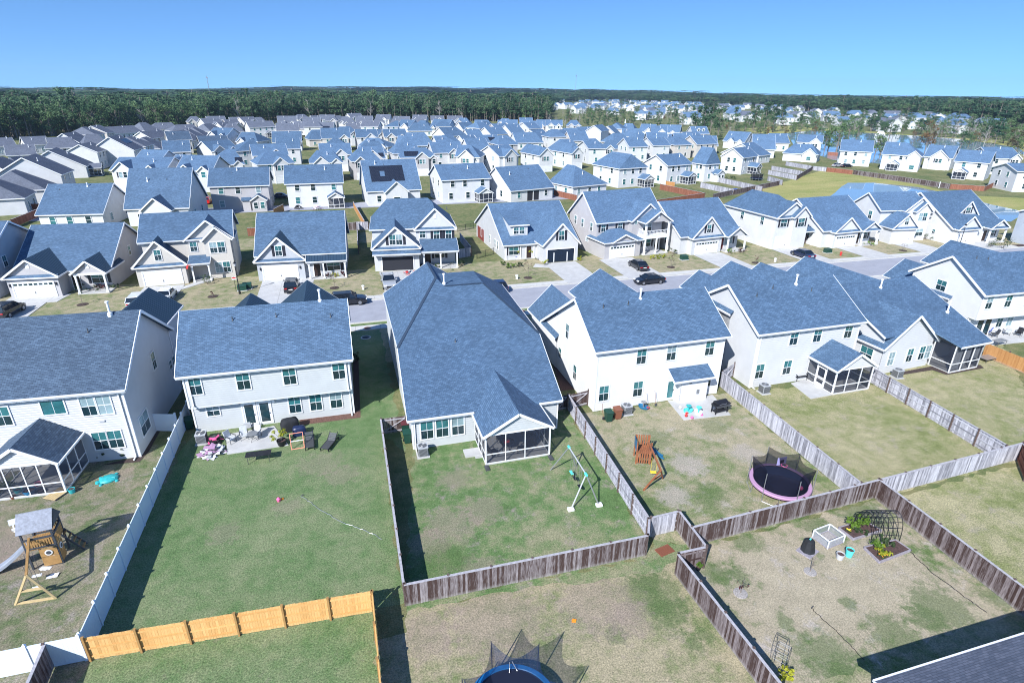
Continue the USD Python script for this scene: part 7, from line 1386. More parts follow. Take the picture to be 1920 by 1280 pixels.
fence('new yellow cedar fence seen edge-on beside the blue trampoline yard', (-0.58, 25.00), (-0.55, 18.62), 'wood_cedar', face=1, cap=False, post='cedar_plain', railm='wood_cedar')
fence('short dark brown fence standing against the white vinyl corner', (-16.42, 25.98), (-16.20, 22.50), 'wood_brown', face=1)
fence('weathered fence on the left of the swing-set yard', (1.14, 25.05), (1.27, 43.43), 'wood_weathered', face=1)
fence('dark weathered back fence of the swing-set yard', (1.14, 25.01), (16.25, 24.90), 'wood_weathered', face=-1)
fence('weathered fence between the swing-set yard and the pink trampoline yard', (17.08, 26.30), (18.08, 43.34), 'wood_grey', face=-1)
fence('very short corner fence closing the swing-set yard', (16.30, 24.93), (17.07, 26.25), 'wood_weathered', face=-1)
fence('short grey fence behind the brown drain grate', (17.28, 26.33), (19.30, 26.42), 'wood_grey', face=-1)
fence('zigzag fence leg running from the grey corner to the dark gate', (19.36, 26.40), (19.23, 23.11), 'wood_weathered', face=-1)
fence('very short dark fence leg at the zigzag by the garden lot', (17.27, 23.06), (19.19, 23.05), 'wood_brown', face=1)
fence('dark brown fence along the left of the garden lot', (17.22, 23.00), (17.49, 14.03), 'wood_brown', face=-1)
fence('dark weathered fence between the garden lot and the pink trampoline', (19.34, 24.82), (35.09, 25.59), 'wood_weathered', face=-1)
fence('pale grey fence continuing right behind the straw lawns', (35.15, 25.60), (52.91, 26.49), 'wood_grey', face=-1)
fence('grey fence between the pink trampoline yard and the straw lawn', (33.51, 25.67), (34.52, 43.81), 'wood_grey', face=1)
fence('pale panelled fence with dark posts between the two straw lawns', (48.70, 26.45), (50.00, 40.68), 'wood_grey', face=-1, pieces=True)
fence('dark weathered fence on the right of the garden lot', (35.11, 25.52), (34.64, 13.67), 'wood_brown', face=-1)
fence('orange stained fence at the right edge behind the patio furniture', (67.86, 42.47), (67.51, 34.77), 'wood_orange', face=-1, post='wood_orange' if False else 'wood_post', cap=False)
fence('brown plank fence jutting out at the right frame edge', (50.34, 26.39), (47.89, 24.07), 'wood_redbrown', face=1)
def gate(label, p0, p1, mat, brace=True, h=1.55):
    p0, p1 = np.array(p0[:2], float), np.array(p1[:2], float); L = float(np.linalg.norm(p1 - p0)); a = math.atan2(*(p1 - p0)[::-1]); t = thing('garden_gate', label, 'gate', (*p0, 0), a); n = int(L / .145)
    for k in range(n): m = MB(); m.box(k * L / n + .004, (k + 1) * L / n - .004, .0, .022, .06, h, uv=(rng.random(), 0)); m.build('picket', mat, t, uv=True)
    for z in (.25, h - .2): m = MB(); m.bar((.03, -.025, z), (L - .03, -.025, z), .04, .1); m.build('rail', 'wood_cap', t)
    m = MB(); m.bar((.1, -.028, .3), (L - .1, -.028, h - .25), .04, .1, up=(0, 1, 0)); m.build('brace', 'wood_cap', t)
    for x in (-.06, L + .06): m = MB(); m.box(x - .05, x + .05, -.06, .04, 0, h + .15); m.build('post', 'wood_post', t)
gate('brown braced gate between the swing-set yard fence and the hipped house', (1.36, 43.58), (3.33, 43.59), 'wood_weathered')
gate('braced gate beside the bright white house corner', (18.26, 43.37), (20.14, 43.72), 'wood_weathered')
gate('dark gate closing the alley right of the hipped house', (17.07, 43.38), (17.98, 43.45), 'wood_brown')
gate('grey braced gate against the side of the bench house', (34.83, 44.06), (37.04, 45.26), 'wood_grey')
# fences further back: pickets joined
for lab, a, b, mt, hh in (
    ('long red-brown fence behind the balcony house', (92.72, 159.77), (96.34, 141.64), 'wood_redbrown', 1.7), ('red-brown fence closing the yard behind the balcony house', (77.55, 134.62), (96.19, 141.67), 'wood_redbrown', 1.7),
    ('orange cedar panel between two white houses at right', (97.32, 164.37), (98.60, 161.17), 'wood_orange', 1.8), ('pale grey fence right of the red-brown yard', (107.28, 160.72), (109.01, 146.24), 'wood_grey', 1.6),
    ('dark fence along the mown field, nearer part', (98.38, 140.61), (108.36, 146.05), 'wood_brown', 1.5), ('dark fence along the mown field, farther part', (108.67, 145.98), (134.93, 159.02), 'wood_brown', 1.5),
    ('grey fence behind the palm clump', (119.62, 171.77), (120.62, 148.85), 'wood_grey', 1.6), ('grey fence behind the far black trampoline', (138.42, 169.11), (136.28, 159.22), 'wood_grey', 1.6),
    ('pale fence at the corner of the mown field', (149.44, 182.86), (149.41, 168.15), 'wood_grey', 1.6), ('dark fence side at the corner of the mown field', (149.41, 168.15), (175.37, 189.99), 'wood_brown', 1.6),
    ('upper pale fence of the field-corner yards', (159.69, 194.04), (159.76, 177.62), 'wood_grey', 1.6), ('topmost pale fence of the field-corner yards', (175.91, 205.71), (175.40, 190.86), 'wood_grey', 1.6),
    ('pale fence left end of the pond-side line', (175.37, 189.99), (177.29, 185.29), 'wood_grey', 1.6), ('red-brown fence behind the pond-side two-storey house', (177.50, 185.25), (180.95, 176.34), 'wood_redbrown', 1.6),
    ('grey-brown fence in the middle of the pond-side line', (181.15, 176.30), (182.09, 166.21), 'wood_weathered', 1.6), ('weathered long fence of the pond-side line', (182.28, 166.17), (183.31, 140.61), 'wood_weathered', 1.6),
    ('dark fence at the right end of the pond-side line', (183.48, 140.57), (190.00, 134.60), 'wood_redbrown', 1.6), ('brown fence side returning to the street at far right', (190.00, 134.60), (213.30, 146.42), 'wood_redbrown', 1.6),
    ('short red fence beside the pond-side two-storey house', (225.43, 236.67), (228.35, 233.49), 'wood_redbrown', 1.7),
    ('orange fence beside the solar roof house', (2.60, 149.51), (4.08, 125.56), 'wood_orange', 1.7), ('brown fence behind the middle of the street row', (0.26, 124.77), (2.30, 124.82), 'wood_brown', 1.6),
    ('pale fence in the gap left of the open-garage house', (2.42, 124.85), (4.77, 124.28), 'wood_grey', 1.7), ('dark side fence along the gap left of the open garage', (2.50, 124.28), (1.90, 104.39), 'wood_brown', 1.7),
    ('dark picket box fence right of the open-garage house', (21.34, 110.02), (21.12, 98.84), 'wood_grey', 1.6), ('front leg of the box fence right of the open garage', (18.65, 97.52), (21.04, 98.47), 'wood_grey', 1.6),
    ('red-brown fence at the left edge behind the row', (-77.20, 164.29), (-68.31, 162.94), 'wood_redbrown', 1.7), ('dark brown side fence at the far left lawn', (-66.03, 143.46), (-65.91, 155.51), 'wood_redbrown', 1.7),
    ('red-brown fence between the recessed-porch house and its neighbour', (57.67, 156.71), (60.57, 146.74), 'wood_redbrown', 1.6), ('brown fence behind the left metal-roofed house', (-18.62, 124.12), (-16.86, 124.19), 'wood_redbrown', 1.6),
    ('wooden fence beside the taupe house', (-15.23, 143.62), (-13.56, 149.51), 'wood_orange', 1.7), ('grey fence right of the navy sedan house', (86.25, 91.81), (89.33, 92.00), 'wood_weathered', 1.7)):
    fence(lab, a, b, mt, hh, face=-1, pieces=False, bay=2.6)
# thin metal and post-and-wire fences
def rail_fence(label, p0, p1, h, mat, bay=2.2, bars=True, pw=.05):
    p0, p1 = np.array(p0[:2], float), np.array(p1[:2], float); L = float(np.linalg.norm(p1 - p0)); a = math.atan2(*(p1 - p0)[::-1]); t = thing('metal_fence' if bars else 'post_fence', label, 'fence', (*p0, 0), a); nb = max(1, round(L / bay))
    for k in range(nb + 1): m = MB(); x = L * k / nb; m.box(x - pw / 2, x + pw / 2, -pw / 2, pw / 2, 0, h + .08); m.build('post', mat, t)
    for z in (.15, h): m = MB(); m.box(0, L, -.015, .015, z - .02, z + .02); m.build('rail', mat, t)
    if bars: m = MB(); [m.box(x - .008, x + .008, -.008, .008, .15, h) for x in np.arange(.12, L, .13)]; meta(m.build('bars', mat, t), kind='stuff')
rail_fence('thin black metal fence on the lawn right of the open-garage house', (22.50, 118.12), (26.41, 120.44), 1.2, 'black'); rail_fence('thin black metal gate fence by the dormer house', (21.64, 96.48), (25.26, 98.66), 1.2, 'black')
rail_fence('row of pale posts around the far left lawn', (-82.90, 176.84), (-73.86, 180.70), 1.6, 'trim_white', bars=False, bay=3.0, pw=.13)

# ---------------------------------------------------------------- vehicles
def car(label, pos, heading, color, kind='sedan', cat='car', k=1.0):
    L, W = {'sedan': (4.75, 1.84), 'suv': (4.75, 1.94), 'pickup': (5.75, 2.0)}[kind]
    t = thing({'sedan': 'parked_sedan', 'suv': 'parked_suv', 'pickup': 'pickup_truck'}[kind], label, cat, (*pos[:2], .06), heading); hl, hw = L / 2, W / 2
    belt = {'sedan': .90, 'suv': 1.08, 'pickup': 1.16}[kind]; top = {'sedan': 1.43, 'suv': 1.72, 'pickup': 1.86}[kind]; zb = {'sedan': .22, 'suv': .27, 'pickup': .36}[kind]
    # (x, top height, half width) along the car, tail to nose
    prof = {'sedan': [(-hl, .62, .72), (-hl + .06, .92, .84), (-hl + .9, .97, .95), (-.9, .93, 1), (.75, .92, 1), (1.1, .90, .99), (hl - .55, .74, .95), (hl - .1, .66, .86), (hl, .5, .76)],
            'suv': [(-hl, .72, .80), (-hl + .07, 1.08, .9), (-hl + .5, 1.10, .97), (-.9, 1.08, 1), (.8, 1.07, 1), (1.05, 1.05, 1), (hl - .5, .94, .96), (hl - .1, .84, .88), (hl, .6, .8)],
            'pickup': [(-hl, .80, .9), (-hl + .05, 1.16, .96), (-hl + .4, 1.16, 1), (-.9, 1.16, 1), (.9, 1.15, 1), (1.25, 1.16, 1), (hl - .5, 1.08, .97), (hl - .08, .98, .92), (hl, .7, .86)]}[kind]
    b = MB(); rings = []
    for x, zt, f in prof:
        w = hw * f; rings.append([(x, -w * .93, zb), (x, -w, zb + .22), (x, -w, zt * .72), (x, -w * .95, zt - .05), (x, -w * .84, zt), (x, w * .84, zt), (x, w * .95, zt - .05), (x, w, zt * .72), (x, w, zb + .22), (x, w * .93, zb)])
    v = np.array(rings).reshape(-1, 3); n = 10; f = []
    for i in range(len(prof) - 1):
        for j in range(n):
            j2 = (j + 1) % n; f += [(i * n + j, i * n + j2, (i + 1) * n + j2), (i * n + j, (i + 1) * n + j2, (i + 1) * n + j)]
    b.arr(v, np.array(f)[:, ::-1]); b.poly(rings[0]); b.poly(rings[-1][::-1])
    b.build('body', 'car_' + color, t, smooth=35)
    c = {'sedan': ((-1.75, 1.25), (-.95, .45)), 'suv': ((-2.25, 1.1), (-1.95, .35)), 'pickup': ((-.75, 1.35), (-.55, .65))}[kind]; (a0, a1), (t0, t1) = c; wb, wt = hw * .93, hw * .74
    B = [(a0, -wb, belt), (a1, -wb, belt), (a1, wb, belt), (a0, wb, belt)]; T = [(t0, -wt, top - .04), (t1, -wt, top - .04), (t1, wt, top - .04), (t0, wt, top - .04)]
    for i, nm in enumerate(('side_window', 'windscreen', 'side_window', 'rear_window')):
        j = (i + 1) % 4; g = MB(); g.poly([B[i], B[j], T[j], T[i]]); g.build(nm, 'car_glass', t)
    r = MB(); hull = [(t0 - .05, -wt - .01, top - .05), (t1 + .08, -wt - .01, top - .05), (t1 + .08, wt + .01, top - .05), (t0 - .05, wt + .01, top - .05)]; inn = [(x * .94 + (t0 + t1) / 2 * .06, y * .86, top) for x, y, _ in hull]
    r.poly(inn)
    for i in range(4): r.poly([hull[i], hull[(i + 1) % 4], inn[(i + 1) % 4], inn[i]])
    for i in range(4): r.bar(np.array(B[i]) + [0, 0, -.02], np.array(T[i]), .07)
    xm = (t0 + t1) / 2 - .05
    for sg in (-1, 1): r.bar((xm, sg * wb, belt), (xm, sg * wt, top - .03), .06)
    r.build('roof', 'car_' + color, t)
    if kind == 'pickup':
        m = MB(); m.box(-hl + .12, -.85, -hw * .82, hw * .82, 1.165, 1.185); m.build('bed', 'black_matt', t)
    wr = {'sedan': .33, 'suv': .37, 'pickup': .41}[kind]
    for x in (-hl + .95, hl - .95):
        for sg in (-1, 1):
            m = MB(); m.tube([(x, sg * (hw - .21), wr), (x, sg * (hw + .015), wr)], wr, 18); w = m.build('wheel', 'tyre', t, smooth=40); q = MB(); q.tube([(x, sg * (hw - .1), wr), (x, sg * (hw + .025), wr)], wr * .64, 12); q.build('rim', 'rim', w)
    for sg in (-1, 1):
        m = MB(); m.box(hl - .22, hl + .005, sg * hw * .62 - .2, sg * hw * .62 + .2, belt * .64, belt * .64 + .14); m.build('headlight', 'car_light', t); m = MB(); m.box(-hl - .01, -hl + .15, sg * hw * .66 - .18, sg * hw * .66 + .18, belt * .72, belt * .72 + .16); m.build('tail_light', 'tail_light', t)
        m = MB(); m.box(a1 - .25, a1 - .05, sg * (hw + .1) - .1, sg * (hw + .1) + .1, belt, belt + .14); m.build('wing_mirror', 'car_' + color, t)
    m = MB(); m.box(hl - .05, hl + .012, -hw * .5, hw * .5, belt * .38, belt * .62); m.build('grille', 'black', t); m = MB(); m.box(-hl - .018, -hl + .02, -.26, .26, .62, .75); m.build('number_plate', 'trim_white', t)
    return t
N_, S_, E_, W_ = math.pi / 2, -math.pi / 2, 0.0, math.pi
car('black SUV on the driveway at the left frame edge', (-42.57, 84.88), N_ - .12, 'black', 'suv'); car('white SUV on the driveway behind the ribbed metal roof', (-27.68, 84.77), N_, 'white', 'suv'); car('white sedan nearest the white two-storey house garage door', (-24.75, 86.73), N_, 'white')
car('black SUV parked before the single tall-gabled garage', (-8.32, 86.64), N_, 'black', 'suv'); car('silver pickup reversed up to the open garage', (5.48, 85.19), S_, 'silver', 'pickup', 'pickup truck')
car('dark SUV on the street behind the light grey house', (-0.46, 78.14), E_, 'black', 'suv'); car('dark blue SUV on the street behind the hipped house roof', (19.53, 77.93), W_ + 0, 'navy', 'suv')
car('black sedan on the driveway of the balcony house', (46.40, 84.25), N_, 'black'); car('black sedan parked on the street beside the kerb', (44.22, 76.34), W_, 'black'); car('navy sedan on the driveway near the fire hydrant', (78.73, 83.47), N_, 'navy')
car('small bright red car between two houses in the row behind', (-32.94, 165.40), N_, 'red', 'suv'); car('dark blue car beside the taupe house', (-15.63, 168.83), E_, 'navy'); car('silver-blue sedan behind the pond-side fence, left one', (194.30, 197.59), E_, 'silver'); car('dark sedan behind the pond-side fence, right one', (196.61, 195.30), E_, 'black')
car('blue SUV outside the far right house', (243.43, 166.98), E_ - .6, 'blue', 'suv'); car('white car on the far right drive', (290.63, 204.94), E_ - .6, 'white')

# ---------------------------------------------------------------- things in the yards
def P3(p, z=0.0): return np.array([p[0], p[1], z])
def ac_unit(label, p, rot=0.0):
    t = thing('air_conditioner', label, 'air conditioner', (*p, 0), rot); m = MB(); m.box(-.5, .5, -.5, .5, 0, .07); m.build('pad', 'concrete', t)
    m = MB(); m.box(-.37, .37, -.37, .37, .1, .86); b = m.build('casing', 'ac_grey', t)
    m = MB()
    for k in range(9):
        z = .16 + k * .075
        for sg in (-1, 1): m.box(-.34, .34, sg * .385 - .012, sg * .385 + .012, z, z + .035); m.box(sg * .385 - .012, sg * .385 + .012, -.34, .34, z, z + .035)
    m.build('louvres', 'steel_dark', t); m = MB(); m.box(-.41, .41, -.41, .41, .86, .92); m.build('top', 'ac_grey', t)
    m = MB(); m.lathe([(.33, .925), (.33, .935), (0, .935)], 20); m.build('fan_opening', 'ac_dark', t); m = MB()
    for r in (.1, .18, .26, .33): m.tube([(r * math.cos(a), r * math.sin(a), .95) for a in np.arange(16) * math.pi / 8], .01, 4, closed=True)
    for a in np.arange(8) * math.pi / 4: m.bar((0, 0, .95), (.33 * math.cos(a), .33 * math.sin(a), .95), .015)
    m.build('fan_grille', 'steel', t)
ac_unit('grey air conditioner at the left corner of the light grey house', (-13.15, 46.30)); ac_unit('grey air conditioner on the lawn by the hipped house wall', (4.20, 39.65)); ac_unit('air conditioner right of the two bins at the bright white house', (23.04, 41.36)); ac_unit('pale air conditioner beside the bench house corner', (37.94, 41.48)); ac_unit('air conditioner behind the pale panelled fence', (53.69, 40.73))
def wheelie(label, p, rot, body, lid):
    t = thing('wheeled_bin', label, 'bin', (*p, 0), rot); m = MB(); B = [(-.24, -.27, .08), (.24, -.27, .08), (.24, .22, .08), (-.24, .22, .08)]; T = [(-.31, -.37, 1.0), (.31, -.37, 1.0), (.31, .34, 1.0), (-.31, .34, 1.0)]
    for i in range(4): m.poly([B[i], B[(i + 1) % 4], T[(i + 1) % 4], T[i]])
    m.poly(B[::-1]); m.poly(T); m.box(-.33, .33, -.39, .36, .95, 1.0); m.build('body', body, t)
    m = MB(); m.poly([(-.34, -.42, 1.02), (.34, -.42, 1.02), (.30, .3, 1.14), (-.30, .3, 1.14)]); m.box(-.34, .34, -.42, .38, .995, 1.03); m.poly([(-.34, -.42, 1.03), (-.3, .3, 1.14), (-.34, .38, 1.03)]); m.poly([(.34, -.42, 1.03), (.34, .38, 1.03), (.3, .3, 1.14)]); m.poly([(-.3, .3, 1.14), (.3, .3, 1.14), (.34, .38, 1.03), (-.34, .38, 1.03)]); m.build('lid', lid, t)
    m = MB(); m.tube([(-.3, .42, 1.0), (.3, .42, 1.0)], .025, 6); m.build('handle', 'black', t)
    for sg in (-1, 1): m = MB(); m.tube([(sg * .27, .26, .13), (sg * .33, .26, .13)], .13, 12); m.build('wheel', 'tyre', t)
wheelie('dark green wheeled bin squeezed between vinyl fence and light grey house', (-14.58, 48.93), .3, 'bin_green', 'bin_green'); wheelie('green wheeled bin at the left corner of the hipped house', (3.21, 41.85), 0, 'bin_green', 'bin_green'); wheelie('wheeled bin with a maroon lid behind the green one', (3.21, 43.38), 0, 'bin_green', 'bin_lid_maroon'); wheelie('dark green wheeled bin against the bright white house', (20.87, 40.59), 0, 'bin_green', 'bin_green'); wheelie('brown wheeled bin next to the green one', (21.86, 40.80), 0, 'bin_brown', 'bin_brown')
for lab, u in (('patio slab behind the light grey house', [(-11.46, 47.03), (-10.92, 43.86), (-6.28, 43.94), (-7.67, 47.41)]), ('patio slab behind the bright white house', [(27.92, 42.41), (27.50, 38.89), (32.17, 38.59), (32.75, 42.31)]), ('patio slab beside the screened porch', [(41.94, 42.40), (41.52, 39.17), (44.00, 39.28), (44.17, 42.78)]), ('patio at right edge', [(74.22, 47.07), (70.30, 44.42), (77.88, 44.04), (85.25, 49.41)])):
    setting(sheet('patio', ccw(u), .06, 'concrete', thick=.06))
setting(sheet('flower_bed', ccw([(-5.50, 47.00), (-0.37, 46.92), (-0.32, 47.98), (-5.69, 48.27)]), .022, 'mulch_red')); setting(sheet('flower_bed', ccw([(0.00, 60.36), (-0.34, 47.69), (-0.91, 47.55), (-0.62, 58.83)]), .021, 'mulch')); setting(sheet('flower_bed', ccw([(54.62, 40.99), (58.87, 41.04), (59.29, 39.74), (64.84, 39.98), (65.24, 40.70), (59.96, 41.83), (55.40, 41.57)]), .023, 'mulch'))
setting(sheet('alley_soil', ccw([(20.89, 56.75), (18.79, 46.97), (21.39, 46.97), (21.06, 49.60), (21.17, 59.06)]), .02, 'mulch_red')); setting(sheet('flower_bed', ccw([(-20.07, 44.87), (-17.34, 44.56), (-17.04, 46.08), (-16.90, 52.17), (-17.46, 52.32), (-17.57, 45.45)]), .0225, 'mulch'))
def deck_chair(label, p, rot, mat='cushion', frame='steel_dark'):
    t = thing('patio_chair', label, 'chair', (*p, .06), rot); m = MB(); m.box(-.29, .29, -.28, .28, .36, .46); m.build('seat', mat, t); m = MB(); m.bar((0, .27, .42), (0, .45, 1.0), .56, .08, up=(0, -1, .3)); m.build('backrest', mat, t)
    for sx in (-1, 1):
        for sy in (-1, 1): m = MB(); m.bar((sx * .29, sy * .27, 0), (sx * .29, sy * .25, .62 if sy < 0 else .6), .035); m.build('leg', frame, t)
        m = MB(); m.bar((sx * .31, -.3, .62), (sx * .31, .36, .64), .06, .03); m.build('armrest', frame, t)
deck_chair('cushioned patio chair beside the blanket heap', (-10.85, 45.60), .9); deck_chair('pale patio chair in the middle of the cluttered patio', (-9.86, 45.91), .2); deck_chair('patio chair right of the small patio table', (-8.89, 45.81), -.3); deck_chair('patio chair against the house by the glass doors', (-9.59, 47.22), 3.0)
t = thing('patio_table', 'small round metal table among the patio chairs', 'table', (*(-9.10, 45.37), .06)); m = MB(); m.lathe([(0, .70), (.42, .70), (.42, .73), (0, .73)], 20); m.build('tabletop', 'steel', t); [MB().bar((0, 0, .4), (.33 * math.cos(a), .33 * math.sin(a), 0), .03).build('leg', 'steel_dark', t) for a in (0, 2.1, 4.2)]; MB().bar((0, 0, .3), (0, 0, .7), .04).build('stem', 'steel_dark', t)
def heap(name, label, cat, p, r, h, mats, seed, n=22):
    t = thing(name, label, cat, (*p, 0)); g = np.random.default_rng(seed)
    ms = {}
    for k in range(n):
        a, q = g.uniform(0, 6.28), g.random() ** .6 * r; x, y = q * math.cos(a), q * math.sin(a); z = h * (1 - (q / r) ** 2) * g.uniform(.5, 1.0) + .03; b = ms.setdefault(mats[k % len(mats)], MB()); v = g.normal(size=(4, 3)) * [.05, .05, .05]; L, w = g.uniform(.18, .4), g.uniform(.1, .22); an = g.uniform(0, 6.28); c, s_ = math.cos(an), math.sin(an)
        q4 = [np.array([x + c * i * L - s_ * j * w, y + s_ * i * L + c * j * w, z]) + v[e] for e, (i, j) in enumerate(((-1, -1), (1, -1), (1, 1), (-1, 1)))]; b.poly(q4); b.poly([p_ - [0, 0, .05] for p_ in q4[::-1]]); [b.poly([q4[e] - [0, 0, .05], q4[(e + 1) % 4] - [0, 0, .05], q4[(e + 1) % 4], q4[e]]) for e in range(4)]
    for i, (mt, b) in enumerate(ms.items()): b.build(('fold', 'cover', 'piece')[i % 3], mt, t)
    return t
heap('blanket_heap', 'crumpled grey and white patterned blanket heap on the green lawn', 'blanket', (-12.11, 44.42), .85, .55, ('cushion', 'steel_dark', 'trim_white', 'pink_pad'), 4, 60)
heap('toy_heap', 'dark basket of toys between the air conditioner and patio chair', 'toys', (-12.15, 46.11), .5, .5, ('black_matt', 'pink', 'steel_dark'), 5, 26)
def table_flat(label, p, q, w, h, mat):
    p, q = np.array(p), np.array(q); L = np.linalg.norm(q - p); t = thing('folding_table', label, 'table', (*(p + q) / 2, 0), math.atan2(*(q - p)[::-1])); m = MB(); m.box(-L / 2, L / 2, -w / 2, w / 2, h - .04, h); m.build('tabletop', mat, t)
    for sx in (-1, 1):
        for sy in (-1, 1): m = MB(); m.bar((sx * L * .42, sy * w * .4, 0), (sx * L * .42, sy * w * .4, h - .04), .035); m.build('leg', 'steel_dark', t)
table_flat('long dark folding table on the green lawn before the patio', (-9.27, 42.28), (-7.39, 42.22), .75, .72, 'black')
def bush(name, label, cat, p, h, r, leaf, seed, n=26, z=0.0, flower=None, stem=True):
    t = thing(name, label, cat, (*p[:2], z)); g = np.random.default_rng(seed); cs = [((r * .6 * g.normal(), r * .6 * g.normal(), h * g.uniform(.3, .9)), g.uniform(.6, 1)) for _ in range(9)]; cr = leaf_cloud(cs, n, r * .5, .17 if h < 2 else .24, seed); cr.build('foliage', leaf, t)
    if stem: m = MB(); [m.tube([(0, 0, 0), c[0]], [.025, .008], 4) for c in cs]; m.build('stem', 'bark', t)
    if flower:
        m = MB(); [m.lathe([(0, .0), (.05, .03), (.0, .07)], 6, (c[0][0], c[0][1])) for c in cs[:1]]
        for c, _ in cs: x, y, zz = c; b = MB(); b.lathe([(0, 0), (.06, .04), (0, .09)], 6); m.add(b, None, (x, y, zz + r * .25))
        m.build('flowers', flower, t)
    return t
def pot(label, p, r, h, mat, name='plant_pot', soil=True):
    t = thing(name, label, 'pot', (*p[:2], 0)); m = MB(); m.lathe([(0, 0), (r * .78, 0), (r, h * .8), (r * 1.04, h), (r * .9, h), (r * .85, h * .84), (0, h * .84)], 20); m.build('pot_wall', mat, t, smooth=40)
    if soil: m = MB(); m.lathe([(r * .85, h * .86), (0, h * .88)], 14); m.build('soil', 'soil', t)
    return t
pot('black pot holding the yellow-green plant on the patio', (-6.79, 44.16), .38, .5, 'black'); bush('potted_plant', 'yellow-green leafy plant in the black patio pot', 'plant', (-6.79, 44.16), .95, .5, 'leaf_yellow', 8, 30, z=.45)
def cover(label, p, rot, w, d, h, mat):
    t = thing('covered_grill', label, 'grill', (*p, .03), rot); g = np.random.default_rng(int(w * 100)); m = MB(); prof = [(0, 1.0), (.35, 1.02), (.7, .98), (.92, .82), (1.0, .5)]; v, f = [], []
    for z, s in prof:
        for k in range(16): a = k * math.pi / 8; q = max(abs(math.cos(a)), abs(math.sin(a))) ** .7; v.append((w / 2 * s * math.cos(a) / q * g.uniform(.93, 1.05), d / 2 * s * math.sin(a) / q * g.uniform(.93, 1.05), h * z * (1 if z < 1 else g.uniform(.92, 1.04))))
    for i in range(len(prof) - 1):
        for k in range(16): f += [(i * 16 + k, i * 16 + (k + 1) % 16, (i + 1) * 16 + (k + 1) % 16), (i * 16 + k, (i + 1) * 16 + (k + 1) % 16, (i + 1) * 16 + k)]
    m.arr(v, f); m.poly([v[4 * 16 + k] for k in range(16)]); m.build('cover', mat, t, smooth=50); m = MB(); [m.bar((sx * w * .4, sy * d * .4, 0), (sx * w * .4, sy * d * .4, h * .2), .06) for sx in (-1, 1) for sy in (-1, 1)]; m.build('feet', 'black', t)
cover('grill under a crumpled black cover beside the glass doors', (-6.26, 46.40), .2, 1.5, .8, 1.15, 'black_matt'); cover('low dark blue covered grill on the patio edge', (-5.47, 45.48), .1, 1.1, .7, .8, 'navy')
t = thing('pipe_frame', 'salmon plastic pipe goal frame standing on the lawn by the patio', 'goal', (*(-5.99, 43.22), 0), math.atan2(*(np.array((-5.00, 43.27)) - np.array((-5.99, 43.22)))[::-1])); w = float(np.linalg.norm(np.array((-5.00, 43.27)) - np.array((-5.99, 43.22))))
for nm, a, b in (('side_pipe', (0, 0, 0), (0, .25, 1.35)), ('side_pipe', (w, 0, 0), (w, .25, 1.35)), ('top_pipe', (0, .25, 1.35), (w, .25, 1.35)), ('base_pipe', (0, 0, .03), (w, 0, .03)), ('cross_pipe', (0, .12, .7), (w, .12, .7))): m = MB(); m.tube([a, b], .035, 8); m.build(nm, 'salmon' if nm != 'cross_pipe' else 'trim_white', t)
def lounger(label, p, rot):
    t = thing('sun_lounger', label, 'sun lounger', (*p, 0), rot)
    for k in range(9): m = MB(); m.box(-.32, .32, -1.0 + k * .14, -1.0 + k * .14 + .12, .28, .31); m.build('slat', 'steel_dark', t)
    for k in range(5): m = MB(); a = np.array([0, .28 + k * .115, .32 + k * .085]); m.bar(a + [-.32, 0, 0], a + [.32, 0, 0], .115, .03, up=(0, -.6, .8)); m.build('back_slat', 'steel_dark', t)
    for sx in (-1, 1):
        m = MB(); m.bar((sx * .34, -1.05, .27), (sx * .34, .95, .27), .05, .09); m.build('side_rail', 'black', t); m = MB(); m.bar((sx * .33, .24, .3), (sx * .33, .9, .76), .05); m.build('back_rail', 'black', t)
        for y in (-.95, .85): m = MB(); m.box(sx * .34 - .03, sx * .34 + .03, y - .03, y + .03, 0, .27); m.build('leg', 'black', t)
lounger('dark slatted sun lounger nearest the pipe frame', (-4.60, 43.73), .05); lounger('dark slatted sun lounger alone on the lawn, angled', (-2.99, 43.12), -.45)
t = thing('garden_toy', 'small pink and orange toy lying on the green lawn', 'toy', (*(-6.50, 36.69), 0)); m = MB(); m.lathe([(0, 0), (.12, 0), (.15, .2), (.05, .32), (0, .34)], 10); m.build('body', 'pink', t); m = MB(); m.bar((0, 0, .1), (.3, .15, .05), .1, .08); m.build('handle', 'orange', t)
def hose(label, pts, r=.014, mat='black', name='garden_hose'):
    g = np.random.default_rng(len(pts)); P = [np.array([*p[:2], .03]) for p in pts]; Q = []
    for a, b in zip(P[:-1], P[1:]): Q += [a + (b - a) * k / 8 + [*g.normal(size=2) * .035, 0] for k in range(8)]
    t = thing(name, label, 'hose', (0, 0, 0)); m = MB(); m.tube(Q + [P[-1]], r, 5); m.build('tube', mat, t); e = MB(); e.tube([P[0] + [0, 0, .01], P[0] + [.18, .05, .05]], .03, 6); e.build('nozzle', 'steel_dark', t)
hose('pale thin hose snaking across the green lawn', [(-4.99, 36.83), (-3.67, 34.96), (-2.26, 33.26), (-0.90, 32.12), (0.26, 30.81)], .016, 'steel'); hose('black hose running from the raised bed toward the roof shadow', [(32.88, 20.63), (32.64, 18.78), (32.76, 16.84), (32.91, 15.70)], .022); hose('black hose with a sprinkler across the dry garden lot', [(23.44, 18.64), (23.55, 17.78), (23.67, 16.39), (23.69, 15.16)], .018)
